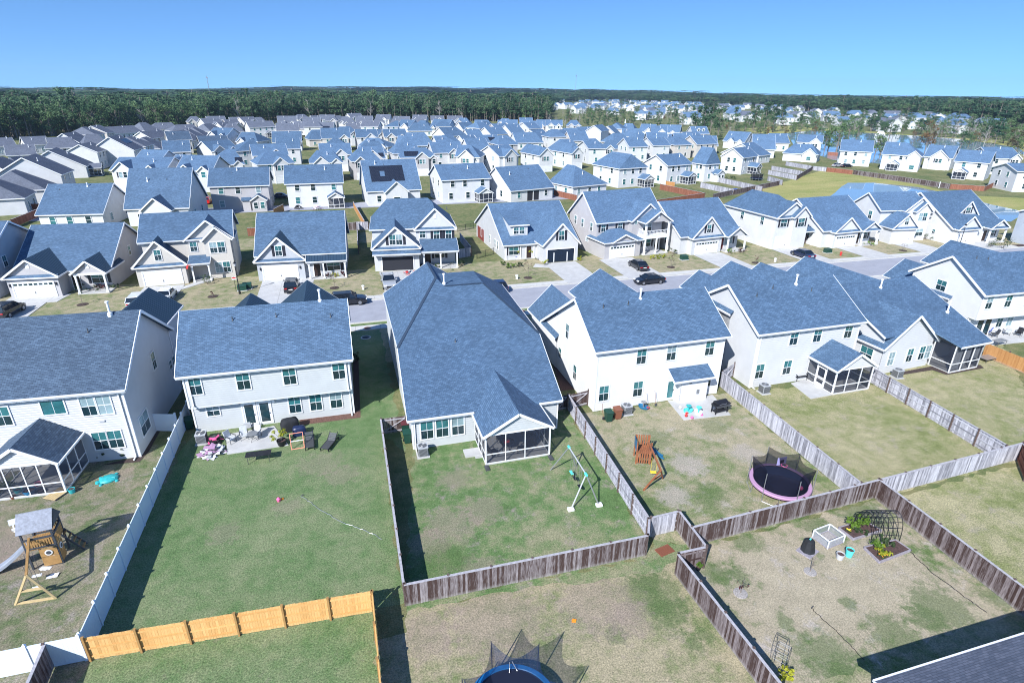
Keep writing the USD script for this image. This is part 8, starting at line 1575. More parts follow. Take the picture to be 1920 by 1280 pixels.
# ---- playset yard at left
def frame_toy(t, bars, mat, name='beam', w=.09):
    for a, b in bars: m = MB(); m.bar(a, b, w); m.build(name, mat, t)
o = np.array((-19.63, 34.61)); t = thing('wooden_playset', 'tall wooden playset with dark roof, slide, ladder and swing frame', 'playset', (*o, 0), .1)
for x in (-.75, .75):
    for y in (-.7, .7): m = MB(); m.box(x - .05, x + .05, y - .05, y + .05, 0, 2.7); m.build('post', 'playset_dark', t)
for z, nm in ((1.45, 'deck'),):
    for k in range(12): m = MB(); m.box(-.78 + k * .13, -.78 + k * .13 + .115, -.74, .74, z - .04, z); m.build('deck_plank', 'playset_wood', t)
for y, sgn in ((-.74, 1), (.74, 1)):
    for k in range(11):
        if k in (5, 6) and y > 0: continue
        m = MB(); m.box(-.7 + k * .13, -.7 + k * .13 + .08, y - .015, y + .015, 1.5, 2.2); m.build('railing_slat', 'playset_wood', t)
    for z in (1.55, 2.2): m = MB(); m.box(-.78, .78, y - .04, y + .04, z - .05, z + .05); m.build('rail', 'playset_dark', t)
for k in range(9): m = MB(); m.box(.75, .78, -.66 + k * .15, -.66 + k * .15 + .09, 1.5, 2.2); m.build('railing_slat', 'playset_wood', t)
m = MB(); m.box(.72, .81, -.74, .74, 2.15, 2.25); m.build('rail', 'playset_dark', t)
m = MB(); m.box(-.15, .74, -.77, -.74, .1, .75); m.build('lower_panel', 'playset_wood', t); m = MB(); m.box(-.15, .74, -.775, -.74, .8, 1.35); m.build('lower_panel', 'playset_wood', t); m = MB(); m.box(.75, .78, -.7, .1, .1, .75); m.build('lower_panel', 'playset_wood', t); m = MB(); m.box(.75, .78, -.7, .1, .8, 1.35); m.build('lower_panel', 'playset_wood', t)
for pos in ((.3, -.79, 1.08), (.79, -.3, 1.08)):
    m = MB(); b = MB(); b.lathe([(0, 0), (.2, 0), (.2, .03), (0, .03)], 16); R = np.array([[1, 0, 0], [0, 0, -1], [0, 1, 0]]) if pos[1] < -.7 else np.array([[0, 0, 1], [1, 0, 0], [0, 1, 0]]); m.add(b, R, pos); m.build('round_badge', 'trim_white', t)
    m = MB(); b = MB(); b.lathe([(0, 0), (.13, 0), (.13, .045), (0, .045)], 12); m.add(b, R, pos); m.build('badge_centre', 'playset_dark', t)
for sg in (-1, 1):
    for k in range(8):
        y0 = sg * .85 * (1 - k / 8); y1 = sg * .85 * (1 - (k + 1) / 8) - sg * .02; z0, z1 = 2.75 + .9 * k / 8, 2.75 + .9 * (k + 1) / 8
        m = MB(); m.poly([(-.9, y0, z0), (.9, y0, z0), (.9, y1, z1 + .02), (-.9, y1, z1 + .02)] if sg < 0 else [(.9, y0, z0), (-.9, y0, z0), (-.9, y1, z1 + .02), (.9, y1, z1 + .02)]); m.box(-.9, .9, min(y0, y1), max(y0, y1), z0 - .03, z0); m.build('roof_board', 'playset_roof', t)
m = MB(); m.poly([(.91, -.8, 2.75), (.91, .8, 2.75), (.91, 0, 3.6)]); m.poly([(.88, .8, 2.75), (.88, -.8, 2.75), (.88, 0, 3.6)]); m.build('gable_board', 'playset_dark', t)
m = MB()
for k in range(12):
    a, b = k / 12, (k + 1) / 12; sx = lambda s: -.8 - 2.0 * s; sz = lambda s: 1.45 * (1 - s) ** 1.35 + .12
    m.poly([(sx(a), -.5, sz(a)), (sx(a), 0.1, sz(a)), (sx(b), .1, sz(b)), (sx(b), -.5, sz(b))][::-1])
    for y in (-.5, .1): m.bar((sx(a), y, sz(a) + .06), (sx(b), y, sz(b) + .06), .05, .16)
m.build('slide', 'sheet_metal', t)
for sy in (.15, .75): m = MB(); m.bar((.78, sy, 1.5), (1.7, sy, 0), .06, .1); m.build('ladder_rail', 'playset_dark', t)
for k in range(5): m = MB(); s = (k + .5) / 5; m.box(.78 + .92 * s - .06, .78 + .92 * s + .06, .15, .75, 1.5 * (1 - s) - .02, 1.5 * (1 - s) + .02); m.build('ladder_rung', 'playset_wood', t)
e = np.array((-18.87, 30.70)) - o; e = np.array([e[0] * math.cos(.1) + e[1] * math.sin(.1), -e[0] * math.sin(.1) + e[1] * math.cos(.1)])
frame_toy(t, [((-.4, -.7, 2.3), (*e, 2.2))], 'playset_wood', 'swing_beam', .12)
f1, f2 = [np.array(q) - o for q in ((-20.13, 31.06), (-18.12, 30.97))]; f1, f2 = [np.array([q[0] * math.cos(.1) + q[1] * math.sin(.1), -q[0] * math.sin(.1) + q[1] * math.cos(.1)]) for q in (f1, f2)]
frame_toy(t, [((*e, 2.2), (*f1, 0)), ((*e, 2.2), (*f2, 0)), ((*f1, .05), (*f2, .05)), ((e + (f1 - e) * .55).tolist() + [1.0], (e + (f2 - e) * .55).tolist() + [1.0])], 'wood_pale', 'frame_leg', .11)
for s in (.35, .7):
    c = np.array([-.4, -.9]) + (e - [-.4, -.9]) * s; m = MB(); [m.tube([(c[0] + d, c[1], 2.2), (c[0] + d, c[1], .5)], .012, 4) for d in (-.2, .2)]; m.build('swing_chain', 'steel_dark', t); m = MB(); m.box(c[0] - .24, c[0] + .24, c[1] - .1, c[1] + .1, .47, .51); m.build('swing_seat', 'trim_white', t)
t = thing('picnic_table', 'white plastic picnic table tipped beside the playset', 'table', (*(-22.77, 38.54), 0), .5); m = MB(); m.bar((-.6, 0, .55), (.6, 0, .45), .7, .05); m.build('tabletop', 'trim_white', t); [MB().bar((-.55, sy * .55, .3), (.55, sy * .55, .28), .24, .05).build('bench', 'trim_white', t) for sy in (-1, 1)]; [MB().bar((sx * .45, -.5, 0), (sx * .4, .5, .45), .08).build('leg', 'trim_white', t) for sx in (-1, 1)]
t = thing('turtle_sandbox', 'teal turtle-shaped sandbox lid on the lawn by the vinyl fence', 'sandbox', (*(-18.91, 42.66), 0), .3); m = MB(); m.lathe([(.62, .0), (.64, .1), (.55, .2), (.35, .27), (0, .3)], 22, sx=1.0, sy=.8); m.build('shell', 'teal_plastic', t, smooth=40)
for a in (.5, 1.2, 2.0, 2.7, 3.7, 5.6): m = MB(); m.tube([(.3 * math.cos(a), .24 * math.sin(a), .27), (.56 * math.cos(a), .45 * math.sin(a), .19)], .03, 5); m.build('shell_ridge', 'teal_plastic', t)
m = MB(); m.lathe([(.0, 0), (.17, .02), (.15, .16), (0, .2)], 12, (-.68, -.1)); m.build('head', 'teal_plastic', t); [MB().lathe([(0, 0), (.13, .01), (.1, .1), (0, .13)], 10, (sx * .5, sy * .5)).build('flipper', 'teal_plastic', t) for sx in (-1, 1) for sy in (-1, 1)]
bush('garden_shrub', 'bright green shrub at the far left beside the screened porch', 'shrub', (-25.57, 43.12), .9, .6, 'leaf_bright', 12, 40); bush('garden_shrub', 'small dark shrub under the left house window', 'shrub', (-20.34, 45.98), .9, .35, 'leaf_shrub', 13); bush('garden_shrub', 'low dark shrub near the left house corner', 'shrub', (-18.86, 45.65), .5, .35, 'leaf_shrub', 14); bush('climbing_plant', 'thin bare climbing plant against the left house wall', 'plant', (-18.34, 45.66), 1.2, .3, 'leaf_shrub', 15, 5)
for i, (lab, u, r, h, mt) in enumerate((('blue tub left of the porch steps', (-23.68, 42.16), .4, .45, 'blue_plastic'), ('teal pot nearest the bright green shrub', (-24.57, 42.59), .25, .35, 'teal_plastic'), ('dark pot below the porch door', (-23.00, 42.10), .22, .3, 'black'), ('red-brown pot at the foot of the porch', (-24.66, 41.99), .18, .22, 'bin_brown'), ('pink ball-like pot before the porch screen', (-23.57, 43.14), .2, .32, 'pink'), ('teal pot by the porch ramp', (-20.92, 41.65), .22, .35, 'teal_plastic'))): pot(lab, u, r, h, mt)
t = thing('porch_ramp', 'pale wooden ramp leading down from the left screened porch', 'ramp', (*(-21.75, 41.75), 0), -.5); [MB().box(-.5 + k * .2, -.5 + k * .2 + .18, -.8, .5, .1, .14).build('plank', 'wood_pale', t) for k in range(5)]; MB().box(-.5, .5, -.75, .45, 0, .1).build('support', 'wood_post', t)
for lab, u in (('white plastic shard nearest the playset', (-19.62, 34.43)), ('white plastic shard below the swing', (-19.63, 33.70)), ('pale mat on bare ground under the swing', (-19.01, 32.91))):
    t = thing('plastic_piece', lab, 'toy', (*u, 0), rng.random() * 3); m = MB(); m.poly([(-.3, -.15, .03), (.3, -.2, .05), (.36, .12, .1), (-.1, .2, .06)]); m.box(-.28, .28, -.12, .1, 0, .03); m.build('piece', 'trim_white', t)
# ---- swing-set yard
A1, A2 = P3((14.64, 34.42), 2.3), P3((14.56, 30.92), 2.3); L1, L2, L3 = P3((13.45, 35.04)), P3((13.25, 30.23)), P3((15.36, 30.13)); L4 = L1 + (L3 - L2)
t = thing('metal_swing_set', 'pale grey metal swing set with turquoise joints on white foot blocks', 'swing set'); _j = lambda q: tuple(q)
for a, b in ((A1, L1), (A1, L4), (A2, L2), (A2, L3)): m = MB(); m.tube([a, b], .05, 10); m.build('leg', 'steel' if b is not L2 else 'ac_grey', t)
m = MB(); m.tube([A1, A2], .05, 10); m.build('top_beam', 'ac_grey', t)
for a in (A1, A2): m = MB(); d = (A2 - A1) / np.linalg.norm(A2 - A1); m.tube([a - d * .14, a + d * .14], .10, 10); m.build('joint', 'aqua', t)
for l in (L2, L3): m = MB(); m.box(l[0] - .22, l[0] + .22, l[1] - .16, l[1] + .16, 0, .18); m.build('foot_block', 'trim_white', t)
for s, nm, mt in ((.22, 'swing_seat', 'aqua'), (.42, 'glider_seat', 'black'), (.72, 'swing_seat', 'black')):
    c = A1 + (A2 - A1) * s; d = (A2 - A1) / np.linalg.norm(A2 - A1); m = MB(); [m.tube([c + d * k, c + d * k - [0, 0, 1.75]], .012, 4) for k in (-.2, .2)]; m.build('chain', 'steel', t); m = MB(); m.bar(c - d * .24 - [0, 0, 1.77], c + d * .24 - [0, 0, 1.77], .2, .05); m.build(nm, mt, t)
t = thing('door_step', 'pale concrete step beside the screened porch of the hipped house', 'step', (*(8.18, 38.80), 0)); MB().box(-.75, .6, -.45, .6, 0, .14).build('slab', 'concrete', t); MB().box(.0, .6, -.75, -.45, 0, .09).build('lower_slab', 'concrete', t)
t = thing('porch_table', 'dark round table inside the screened porch', 'table', (10.9, 38.6, .12)); MB().lathe([(0, .7), (.6, .7), (.6, .74), (0, .74)], 20).build('tabletop', 'black', t); [MB().bar((.1 * math.cos(a), .1 * math.sin(a), .7), (.45 * math.cos(a), .45 * math.sin(a), 0), .05).build('leg', 'black', t) for a in (.3, 1.9, 3.5, 5.1)]
t = thing('porch_box', 'red box standing on the dark porch table', 'box', (10.85, 38.5, .86)); MB().box(-.22, .22, -.15, .15, 0, .2).build('body', 'red', t); MB().box(-.23, .23, -.16, .16, .2, .24).build('lid', 'red', t)
for i, (x, y, a, lab) in enumerate(((9.6, 38.0, 1.9, 'dark chair inside the porch, left of the table'), (11.9, 37.9, -1.9, 'dark chair inside the porch, right of the table'), (10.7, 39.8, 0.0, 'dark chair inside the porch, behind the table'))): deck_chair(lab, (x, y), a, 'black', 'black')
cover('black grill inside the right of the screened porch', (13.0, 38.7), 0, .9, .7, 1.1, 'black')
t = thing('leaning_lattice', 'white lattice panel lying along the foot of the grey fence', 'lattice', (0, 0, 0)); a, b = P3((17.94, 39.82), .08), P3((17.73, 35.57), .08); n = np.cross((b - a) / np.linalg.norm(b - a), [0, 0, 1]); 
for k in (0, .5, 1): m = MB(); m.bar(a + n * -.5 * k + [0, 0, .45 * k], b + n * -.5 * k + [0, 0, .45 * k], .05); m.build('rail', 'trim_white', t)
for k in range(14): s = k / 13; m = MB(); c = a + (b - a) * s; m.bar(c, c - n * .5 + [0, 0, .45], .04); m.build('rung', 'steel_dark' if k % 3 else 'trim_white', t)
# ---- white house yard
t = thing('barrel_grill', 'large black grill with side shelf on the white house patio', 'grill', (*(31.41, 39.29), .06), .1)
m = MB(); m.tube([(-.6, 0, .95), (.6, 0, .95)], .32, 16); m.build('lid', 'black', t, smooth=40); MB().box(-.75, .75, -.34, .34, .72, .92).build('firebox', 'black', t); MB().box(-.75, .75, -.62, -.34, .84, .88).build('shelf', 'steel_dark', t); MB().box(.75, 1.05, -.25, .25, .8, .85).build('side_shelf', 'black', t); MB().tube([(-.4, -.36, 1.0), (.4, -.36, 1.0)], .02, 6).build('handle', 'steel', t); [MB().box(x - .04, x + .04, y - .04, y + .04, 0, .75).build('leg', 'black', t) for x in (-.65, .65) for y in (-.28, .28)]; MB().box(-.65, .65, -.28, .28, .2, .24).build('lower_shelf', 'black', t)
def water_toy(label, p, mats, s):
    t = thing('water_toy', label, 'toy', (*p, .06), s); m = MB(); m.lathe([(0, 0), (.4, 0), (.46, .18), (.42, .2), (.36, .06), (0, .05)], 18, sx=1.2, sy=.8); m.build('basin', mats[0], t); m = MB(); m.tube([(0, 0, .05), (0, 0, .6)], .06, 8); m.lathe([(0, .55), (.25, .58), (.25, .63), (0, .66)], 14); m.build('tower', mats[1], t); m = MB(); m.box(-.5, -.3, -.3, -.1, 0, .18); m.build('bucket', mats[2], t)
water_toy('turquoise water play table with a red bucket on the patio', (28.70, 40.13), ('aqua', 'teal_plastic', 'red'), .3); water_toy('smaller white and turquoise toy basin on the patio', (29.44, 39.62), ('trim_white', 'aqua', 'pink'), 1.2); water_toy('blue toy basin nearest the white house wall', (25.02, 41.83), ('blue_plastic', 'steel', 'red'), 2.0)
for i, (lab, u, mt) in enumerate((('red ball on the patio slab', (27.99, 39.33), 'red'), ('white ball on the patio slab', (28.24, 40.75), 'trim_white'), ('pink ball near the patio corner', (28.30, 38.86), 'pink'))):
    t = thing('toy_ball', lab, 'ball', (*u, .06)); b = meshkit.arrays(__import__('trimesh').creation.icosphere(2, .14)); m = MB(); m.arr(b[0] + [0, 0, .14], b[1]); m.build('ball', mt, t, smooth=True)
for lab, u in (('shovel with a pale handle leaning on the white house', (25.40, 41.93)), ('shovel with a dark handle leaning on the white house', (26.33, 41.89)), ('broom leaning beside the green bin', (20.57, 40.96))):
    t = thing('garden_tool', lab, 'tool', (*u, 0)); MB().tube([(0, 0, .2), (-.1, .25, 1.5)], .02, 6).build('handle', 'wood_pale' if 'pale' in lab else 'bin_brown', t); m = MB(); m.poly([(-.12, -.02, .28), (.12, -.02, .28), (.1, -.06, .02), (0, -.07, -.0), (-.1, -.06, .02)]); m.box(-.11, .11, -.03, .0, .03, .27); m.build('blade', 'steel_dark', t)
o = np.array((20.95, 34.39)); t = thing('wooden_climber', 'small red-brown wooden playset with blue slide and swing', 'playset', (*o, 0), -.35)
for x in (-.55, .55):
    for y in (-.55, .55): MB().box(x - .045, x + .045, y - .045, y + .045, 0, 2.0).build('post', 'playset_redwood', t)
for k in range(7): MB().box(-.55 + k * .16, -.55 + k * .16 + .14, -.6, .6, 1.0, 1.04).build('deck_plank', 'playset_redwood', t)
for k in range(6): MB().box(-.5 + k * .18, -.5 + k * .18 + .11, .55, .58, 1.05, 2.0).build('railing_slat', 'playset_redwood', t); MB().box(-.5 + k * .18, -.5 + k * .18 + .11, -.6, -.57, .1, 1.0).build('ladder_slat', 'playset_redwood', t)
m = MB(); m.box(-.62, -.59, -.5, .5, 1.15, 1.95); m.build('blue_panel', 'blue_plastic', t)
m = MB()
for k in range(10):
    a, b = k / 10, (k + 1) / 10; yy = lambda s: .6 + .0 * s; xx = lambda s: .6 + 1.15 * s; zz = lambda s: 1.0 * (1 - s) ** 1.3 + .1
    m.poly([(xx(a), .1, zz(a)), (xx(a), .55, zz(a)), (xx(b), .55, zz(b)), (xx(b), .1, zz(b))][::-1]); m.bar((xx(a), .1, zz(a) + .05), (xx(b), .1, zz(b) + .05), .04, .13); m.bar((xx(a), .55, zz(a) + .05), (xx(b), .55, zz(b) + .05), .04, .13)
m.build('slide', 'blue_plastic', t)
def toloc(q): d = np.array(q) - o; c, s = math.cos(.35), math.sin(.35); return np.array([d[0] * c - d[1] * s, d[0] * s + d[1] * c])
e, f1, f2 = toloc((20.35, 30.64)), toloc((19.24, 30.86)), toloc((21.37, 31.75)); 
for a, b, w in (((.3, -.4, 1.95), (*e, 1.75), .12), ((*e, 1.75), (*f1, 0), .1), ((*e, 1.75), (*f2, 0), .1), ((*(f1 + (e - f1) * .45), .8), (*(f2 + (e - f2) * .45), .8), .08)): MB().bar(a, b, w).build('frame_leg', 'playset_redwood', t)
c = np.array([.3, -.4]) + (e - [.3, -.4]) * .55; m = MB(); [m.tube([(c[0] + d, c[1], 1.8), (c[0] + d, c[1], .5)], .012, 4) for d in (-.2, .2)]; m.build('swing_chain', 'yellow', t); MB().box(c[0] - .22, c[0] + .22, c[1] - .12, c[1] + .12, .45, .52).build('swing_seat', 'yellow', t)
def trampoline(label, c, r, h, npole, ph, pad, net, a0, mat='mat_navy', inward=0.0, sag=.35, extra=None):
    t = thing('trampoline', label, 'trampoline', (*c, 0)); n = 48; ring = lambda rr, z, k=n: [(rr * math.cos(a), rr * math.sin(a), z) for a in np.arange(k) * 2 * math.pi / k]
    m = MB(); m.poly(ring(r - .24, h)); m.poly(ring(r - .24, h - .01)[::-1]); m.build('jumping_mat', mat, t)
    m = MB(); m.lathe([(r - .25, h + .02), (r - .22, h + .05), (r, h + .04), (r + .03, h - .02), (r + .02, h - .14)], n); m.build('pad', pad, t)
    for i in range(npole): a = a0 + i * 2 * math.pi / npole; m = MB(); m.tube([((r + .08) * math.cos(a), (r + .08) * math.sin(a), 0), ((r + .08) * math.cos(a), (r + .08) * math.sin(a), h), ((r + .05 - inward) * math.cos(a), (r + .05 - inward) * math.sin(a), ph)], .028, 8); m.build('pole', 'steel_dark' if inward else 'steel', t)
    for i in range(npole):
        a = a0 + i * 2 * math.pi / npole; b = a + 2 * math.pi / npole * .5; m = MB(); q = lambda x: (r * math.cos(x), r * math.sin(x)); m.tube([(*q(a), h - .05), (*q(a), .03), (*q(b), .03), (*q(b), h - .05)], .025, 6); m.build('leg', 'steel', t)
    m = MB()
    for i in range(npole):
        a, b = a0 + i * 2 * math.pi / npole, a0 + (i + 1) * 2 * math.pi / npole; K = 8; J = 6
        def pt(s, v):
            p = np.array([math.cos(a), math.sin(a)]) * (1 - s) + np.array([math.cos(b), math.sin(b)]) * s; base = np.array([math.cos(a + (b - a) * s), math.sin(a + (b - a) * s)]) * (r - .3); top = p * (r - inward) * (1 - .18 * 4 * s * (1 - s)); zt = ph - sag * 4 * s * (1 - s); w = v ** (.7); x = base * (1 - w) + top * w; return (x[0], x[1], h + (zt - h) * v)
        for i_ in range(K):
            for j in range(J): m.poly([pt(i_ / K, j / J), pt((i_ + 1) / K, j / J), pt((i_ + 1) / K, (j + 1) / J), pt(i_ / K, (j + 1) / J)])
    m.build('safety_net', net, t); return t
tp = trampoline('lilac-pink rimmed trampoline with safety net and basketball board beside the grey fence', (28.88, 28.17), 2.12, .9, 6, 2.45, 'pink_pad', 'net_black', .35, sag=.15)
m = MB(); m.box(.75, 1.55, 1.38, 1.42, 1.15, 1.8); m.build('backboard', 'lilac', tp); m = MB(); m.box(.98, 1.32, 1.36, 1.375, 1.3, 1.6); m.build('backboard_square', 'black', tp); m = MB(); m.tube([(1.15 + .22 * math.cos(a), 1.1 + .22 * math.sin(a), 1.3) for a in np.arange(12) * math.pi / 6], .015, 5, closed=True); m.build('hoop', 'pink', tp)
t = thing('toy_ball', 'small pink ball lying on the pink trampoline mat', 'ball', (*(29.55, 26.88), .9)); b = meshkit.arrays(__import__('trimesh').creation.icosphere(2, .16)); m = MB(); m.arr(b[0] + [0, 0, .17], b[1]); m.build('ball', 'pink', t, smooth=True)
tb = trampoline('blue-padded trampoline under a sagging dark net at the bottom edge', (5.23, 17.17), 2.15, .85, 6, 2.55, 'blue_pad', 'net_blue', 1.767, inward=-.12, sag=.55)
m = MB(); c = np.array((5.75, 19.11)) - np.array((5.23, 17.17)); [m.tube([(c[0] - .12 + .12 * k, c[1], .95 + .3), (c[0] - .22 + .4 * k, c[1] - .3, .9)], .022, 6) for k in (0, 1)]; m.build('ladder', 'trim_white', tb)
# bench house yard
t = thing('garden_bench', 'black scrolled metal bench against the pale house wall', 'bench', (*(43.35, 42.75), .06), 0.0); [MB().box(-.65, .65, -.2 + k * .1, -.2 + k * .1 + .07, .42, .45).build('seat_slat', 'black', t) for k in range(5)]; [MB().box(-.65, .65, .28, .31, .5 + k * .14, .53 + k * .14).build('back_rail', 'black', t) for k in range(4)]; [MB().tube([(-.55 + k * .22 + .09 * math.cos(a), .295, .72 + .15 * math.sin(a)) for a in np.arange(10) * .628], .014, 5, closed=True).build('back_scroll', 'black', t) for k in range(6)]
for sx in (-.62, .62): m = MB(); m.bar((sx, -.2, 0), (sx, -.2, .65), .05); m.bar((sx, .3, 0), (sx, .32, .98), .05); m.bar((sx, -.22, .65), (sx, .3, .66), .05); m.build('side_frame', 'black', t)
table_flat('grey low table behind the dark corner porch', (66.15, 41.28), (67.88, 41.40), 1.0, .45, 'steel')
for lab, u, mt in (('blue outdoor chair at the right patio', (74.65, 47.13), 'blue'), ('grey outdoor chair second on the right patio', (74.63, 46.26), 'steel_dark'), ('grey outdoor chair near the right frame edge', (76.81, 46.38), 'cushion'), ('black outdoor chair at the right frame edge', (77.94, 45.73), 'black')): deck_chair(lab, u, rng.random() * 6, mt, 'steel_dark')
cover('black covered umbrella and grill at the right house wall', (80.26, 47.82), .2, 1.9, 1.0, 1.9, 'black_matt'); table_flat('pale rectangular outdoor table on the right patio', (71.62, 44.02), (73.39, 44.21), .8, .72, 'steel')
# ---- garden lot
t = thing('compost_bin', 'black tapered compost bin on a grey board', 'compost bin', (*(26.54, 22.48), 0), .35); MB().box(-.62, .5, -.5, .45, 0, .07).build('base_board', 'wood_bed', t); m = MB(); m.lathe([(.46, .07), (.44, .12), (.31, .78), (.27, .86), (.10, .93), (0, .93)], 8); m.build('body', 'black_matt', t); m = MB(); m.box(-.06, .06, -.04, .04, .9, 1.0); m.build('handle', 'aqua', t)
c0, c1, c3 = np.array((27.89, 22.26)), np.array((29.35, 22.46)), np.array((27.74, 23.41)); a = math.atan2(*(c1 - c0)[::-1]); w, d = float(np.linalg.norm(c1 - c0)), float(np.linalg.norm(c3 - c0)); t = thing('cold_frame', 'white-framed glazed cold frame box open at the top', 'cold frame', (*c0, 0), a)
for x in (0, w):
    for y in (0, d): MB().box(x - .03, x + .03, y - .03, y + .03, 0, .62).build('corner_post', 'trim_white', t)
for z in (.05, .62):
    for q in ((0, w, -.03, .03), (0, w, d - .03, d + .03), (-.03, .03, 0, d), (w - .03, w + .03, 0, d)): MB().box(*q, z - .03, z + .03).build('frame_bar', 'trim_white' if z > .1 else 'wood_bed', t)
for q in ([(0, 0), (w, 0)], [(w, 0), (w, d)], [(w, d), (0, d)], [(0, d), (0, 0)]): m = MB(); m.poly([(*q[0], .08), (*q[1], .08), (*q[1], .6), (*q[0], .6)]); m.build('wire_panel', 'frame_screen', t)
m = MB(); m.box(.05, w - .05, .05, d - .05, 0, .03); m.build('soil', 'gravel', t)
pot('grey-white round pot left of the teal pot', (28.00, 21.36), .24, .42, 'trim_grey'); pot('bright teal cylindrical pot in the garden lot', (28.74, 21.39), .24, .55, 'aqua'); pot('small black pot with a green plant by the dark gate', (18.81, 22.94), .14, .25, 'black'); bush('potted_plant', 'small green plant in the black pot by the dark gate', 'plant', (18.81, 22.94), .4, .15, 'leaf_bright', 31, z=.2)
def bed(label, c, h=.2):
    c = [np.array(q) for q in ccw(c)]; t = thing('raised_bed', label, 'raised bed', (*c[0], 0)); c = [q - c[0] for q in c]
    for i in range(4): p, q = c[i], c[(i + 1) % 4]; m = MB(); m.bar((*p, h / 2), (*q, h / 2), .06, h); m.build('side_board', 'wood_bed', t)
    m = MB(); m.poly([(*q, h - .05) for q in c]); m.build('soil', 'soil', t); return t
B1 = [(30.02, 23.58), (30.12, 22.45), (32.61, 22.59), (32.24, 23.73)]; B2 = [(30.17, 21.63), (30.09, 20.35), (32.88, 20.63), (32.73, 21.62)]
bed('raised vegetable bed farther from the camera under the wire arch', B1); bed('raised vegetable bed nearer the camera with marigolds', B2)
def inside(B, s, t_): B = [np.array(q) for q in B]; return (B[0] * (1 - s) + B[3] * s) * (1 - t_) + (B[1] * (1 - s) + B[2] * s) * t_
for i, (B, s, tt, h, r, lf, fl, lab) in enumerate(((B1, .35, .25, .8, .45, 'leaf_bright', None, 'tall bright green plants at the back of the far bed'), (B1, .6, .3, .9, .45, 'leaf_bright', None, 'bright leafy plant in the middle of the far bed'), (B1, .8, .3, .6, .3, 'leaf_bright', None, 'low green plant at the right of the far bed'), (B1, .45, .7, .2, .3, 'leaf_shrub', None, 'seedlings at the front of the far bed'), (B1, .12, .45, .2, .12, 'leaf_shrub', 'yellow', 'yellow flower in the far bed corner'), (B2, .25, .25, .75, .5, 'leaf_bright', None, 'big sprawling green plant in the near bed'), (B2, .22, .62, .55, .35, 'leaf_yellow', None, 'yellow-green plant at the front of the near bed'), (B2, .18, .84, .25, .15, 'leaf_shrub', 'orange', 'orange marigolds at the near bed front corner'), (B2, .65, .25, .4, .4, 'leaf_shrub', None, 'pale green seedlings at the right of the near bed'))): bush('garden_plant', lab, 'plant', inside(B, s, tt), h, r, lf, 40 + i, 24, z=.14, flower=fl)
A0, A1_, C0, C1 = [P3(q) for q in ((30.94, 23.38), (32.92, 22.89), (31.40, 22.20), (33.05, 21.58))]; t = thing('trellis_tunnel', 'dark wire grid arch spanning the two raised beds', 'trellis')
def arch(s, u): p, q = A0 + (A1_ - A0) * s, C0 + (C1 - C0) * s; x = p + (q - p) * (.5 - .5 * math.cos(u * math.pi)); return x + [0, 0, 1.95 * math.sin(u * math.pi) ** .75]
for k in range(7): MB().tube([arch(k / 6, u) for u in np.linspace(0, 1, 15)], .024, 5).build('hoop', 'black', t)
for k in range(11): MB().tube([arch(s, (k + .5) / 11) for s in (0, .5, 1)], .02, 5).build('wire', 'black', t)
def sapling(label, p, h, ring, leaf, seed, n=5, stone=True):
    t = thing('sapling', label, 'tree', (*p[:2], 0)); g = np.random.default_rng(seed); m = MB(); m.tube([(0, 0, 0), (.03, .02, h * .5), (.05, .0, h)], [.03, .02, .008], 5); cs = []
    for k in range(9): z = h * g.uniform(.35, .95); a = g.uniform(0, 6.28); q = (h * .22 * math.cos(a), h * .22 * math.sin(a), z + h * .12); m.tube([(.03, 0, z - .05), q], [.012, .005], 4); cs.append((q, g.uniform(.5, 1)))
    m.build('trunk', 'bark', t); leaf_cloud(cs, n, h * .13, .15, seed).build('crown', leaf, t)
    if ring: m = MB(); m.lathe([(ring, .0), (ring * .97, .05), (ring * .5, .07), (0, .08)], 20); m.build('mulch_ring', 'gravel' if stone else 'mulch', t)
    return t
sapling('bare sapling in a pale gravel ring behind the compost bin', (25.38, 20.93), 1.1, .38, 'leaf_shrub', 61, 1); sapling('reddish bare sapling in a pale gravel ring near the dark fence', (20.19, 20.66), 1.1, .42, 'leaf_maroon', 62, 3)
o = (18.77, 15.76); t = thing('garden_arch', 'dark wire garden arch leaning by the brown fence at the bottom', 'trellis', (*o, 0), .6)
for sy in (-.3, .3): MB().tube([(-.55, sy, 0)] + [(-.55 * math.cos(u), sy, 1.35 + .55 * math.sin(u)) for u in np.linspace(0, math.pi, 12)] + [(.55, sy, 0)], .015, 5).build('hoop', 'steel_dark', t)
for k in range(10): u = -.2 + k * .38; x, z = (-.55 * math.cos(u), 1.35 + .55 * math.sin(u)) if 0 <= u <= math.pi else ((-.55 if u < 0 else .55), .7); MB().tube([(x, -.3, z), (x, .3, z)], .012, 4).build('wire', 'steel_dark', t)
bush('garden_plant', 'yellow-green plant at the foot of the dark garden arch', 'plant', (18.90, 15.48), .6, .35, 'leaf_yellow', 66)
t = thing('drain_grate', 'rusty brown square drain grate in the grass by the zigzag fence', 'drain', (*(17.64, 24.95), .0), .2); MB().box(-.55, .55, -.35, .35, 0, .05).build('frame', 'bin_brown', t); [MB().box(-.5, .5, -.3 + k * .085, -.3 + k * .085 + .05, .05, .075).build('bar', 'bin_brown', t) for k in range(7)]
t = thing('fallen_leaf', 'orange scrap lying on the grass above the blue trampoline', 'leaf', (*(10.02, 21.48), .03)); MB().poly([(-.15, -.05, 0), (.05, -.14, .02), (.16, .03, .04), (0, .16, .01), (-.1, .08, .03)]).poly([(-.15, -.05, -.01), (-.1, .08, .02), (0, .16, 0), (.16, .03, .03), (.05, -.14, .01)]).build('blade', 'orange', t)
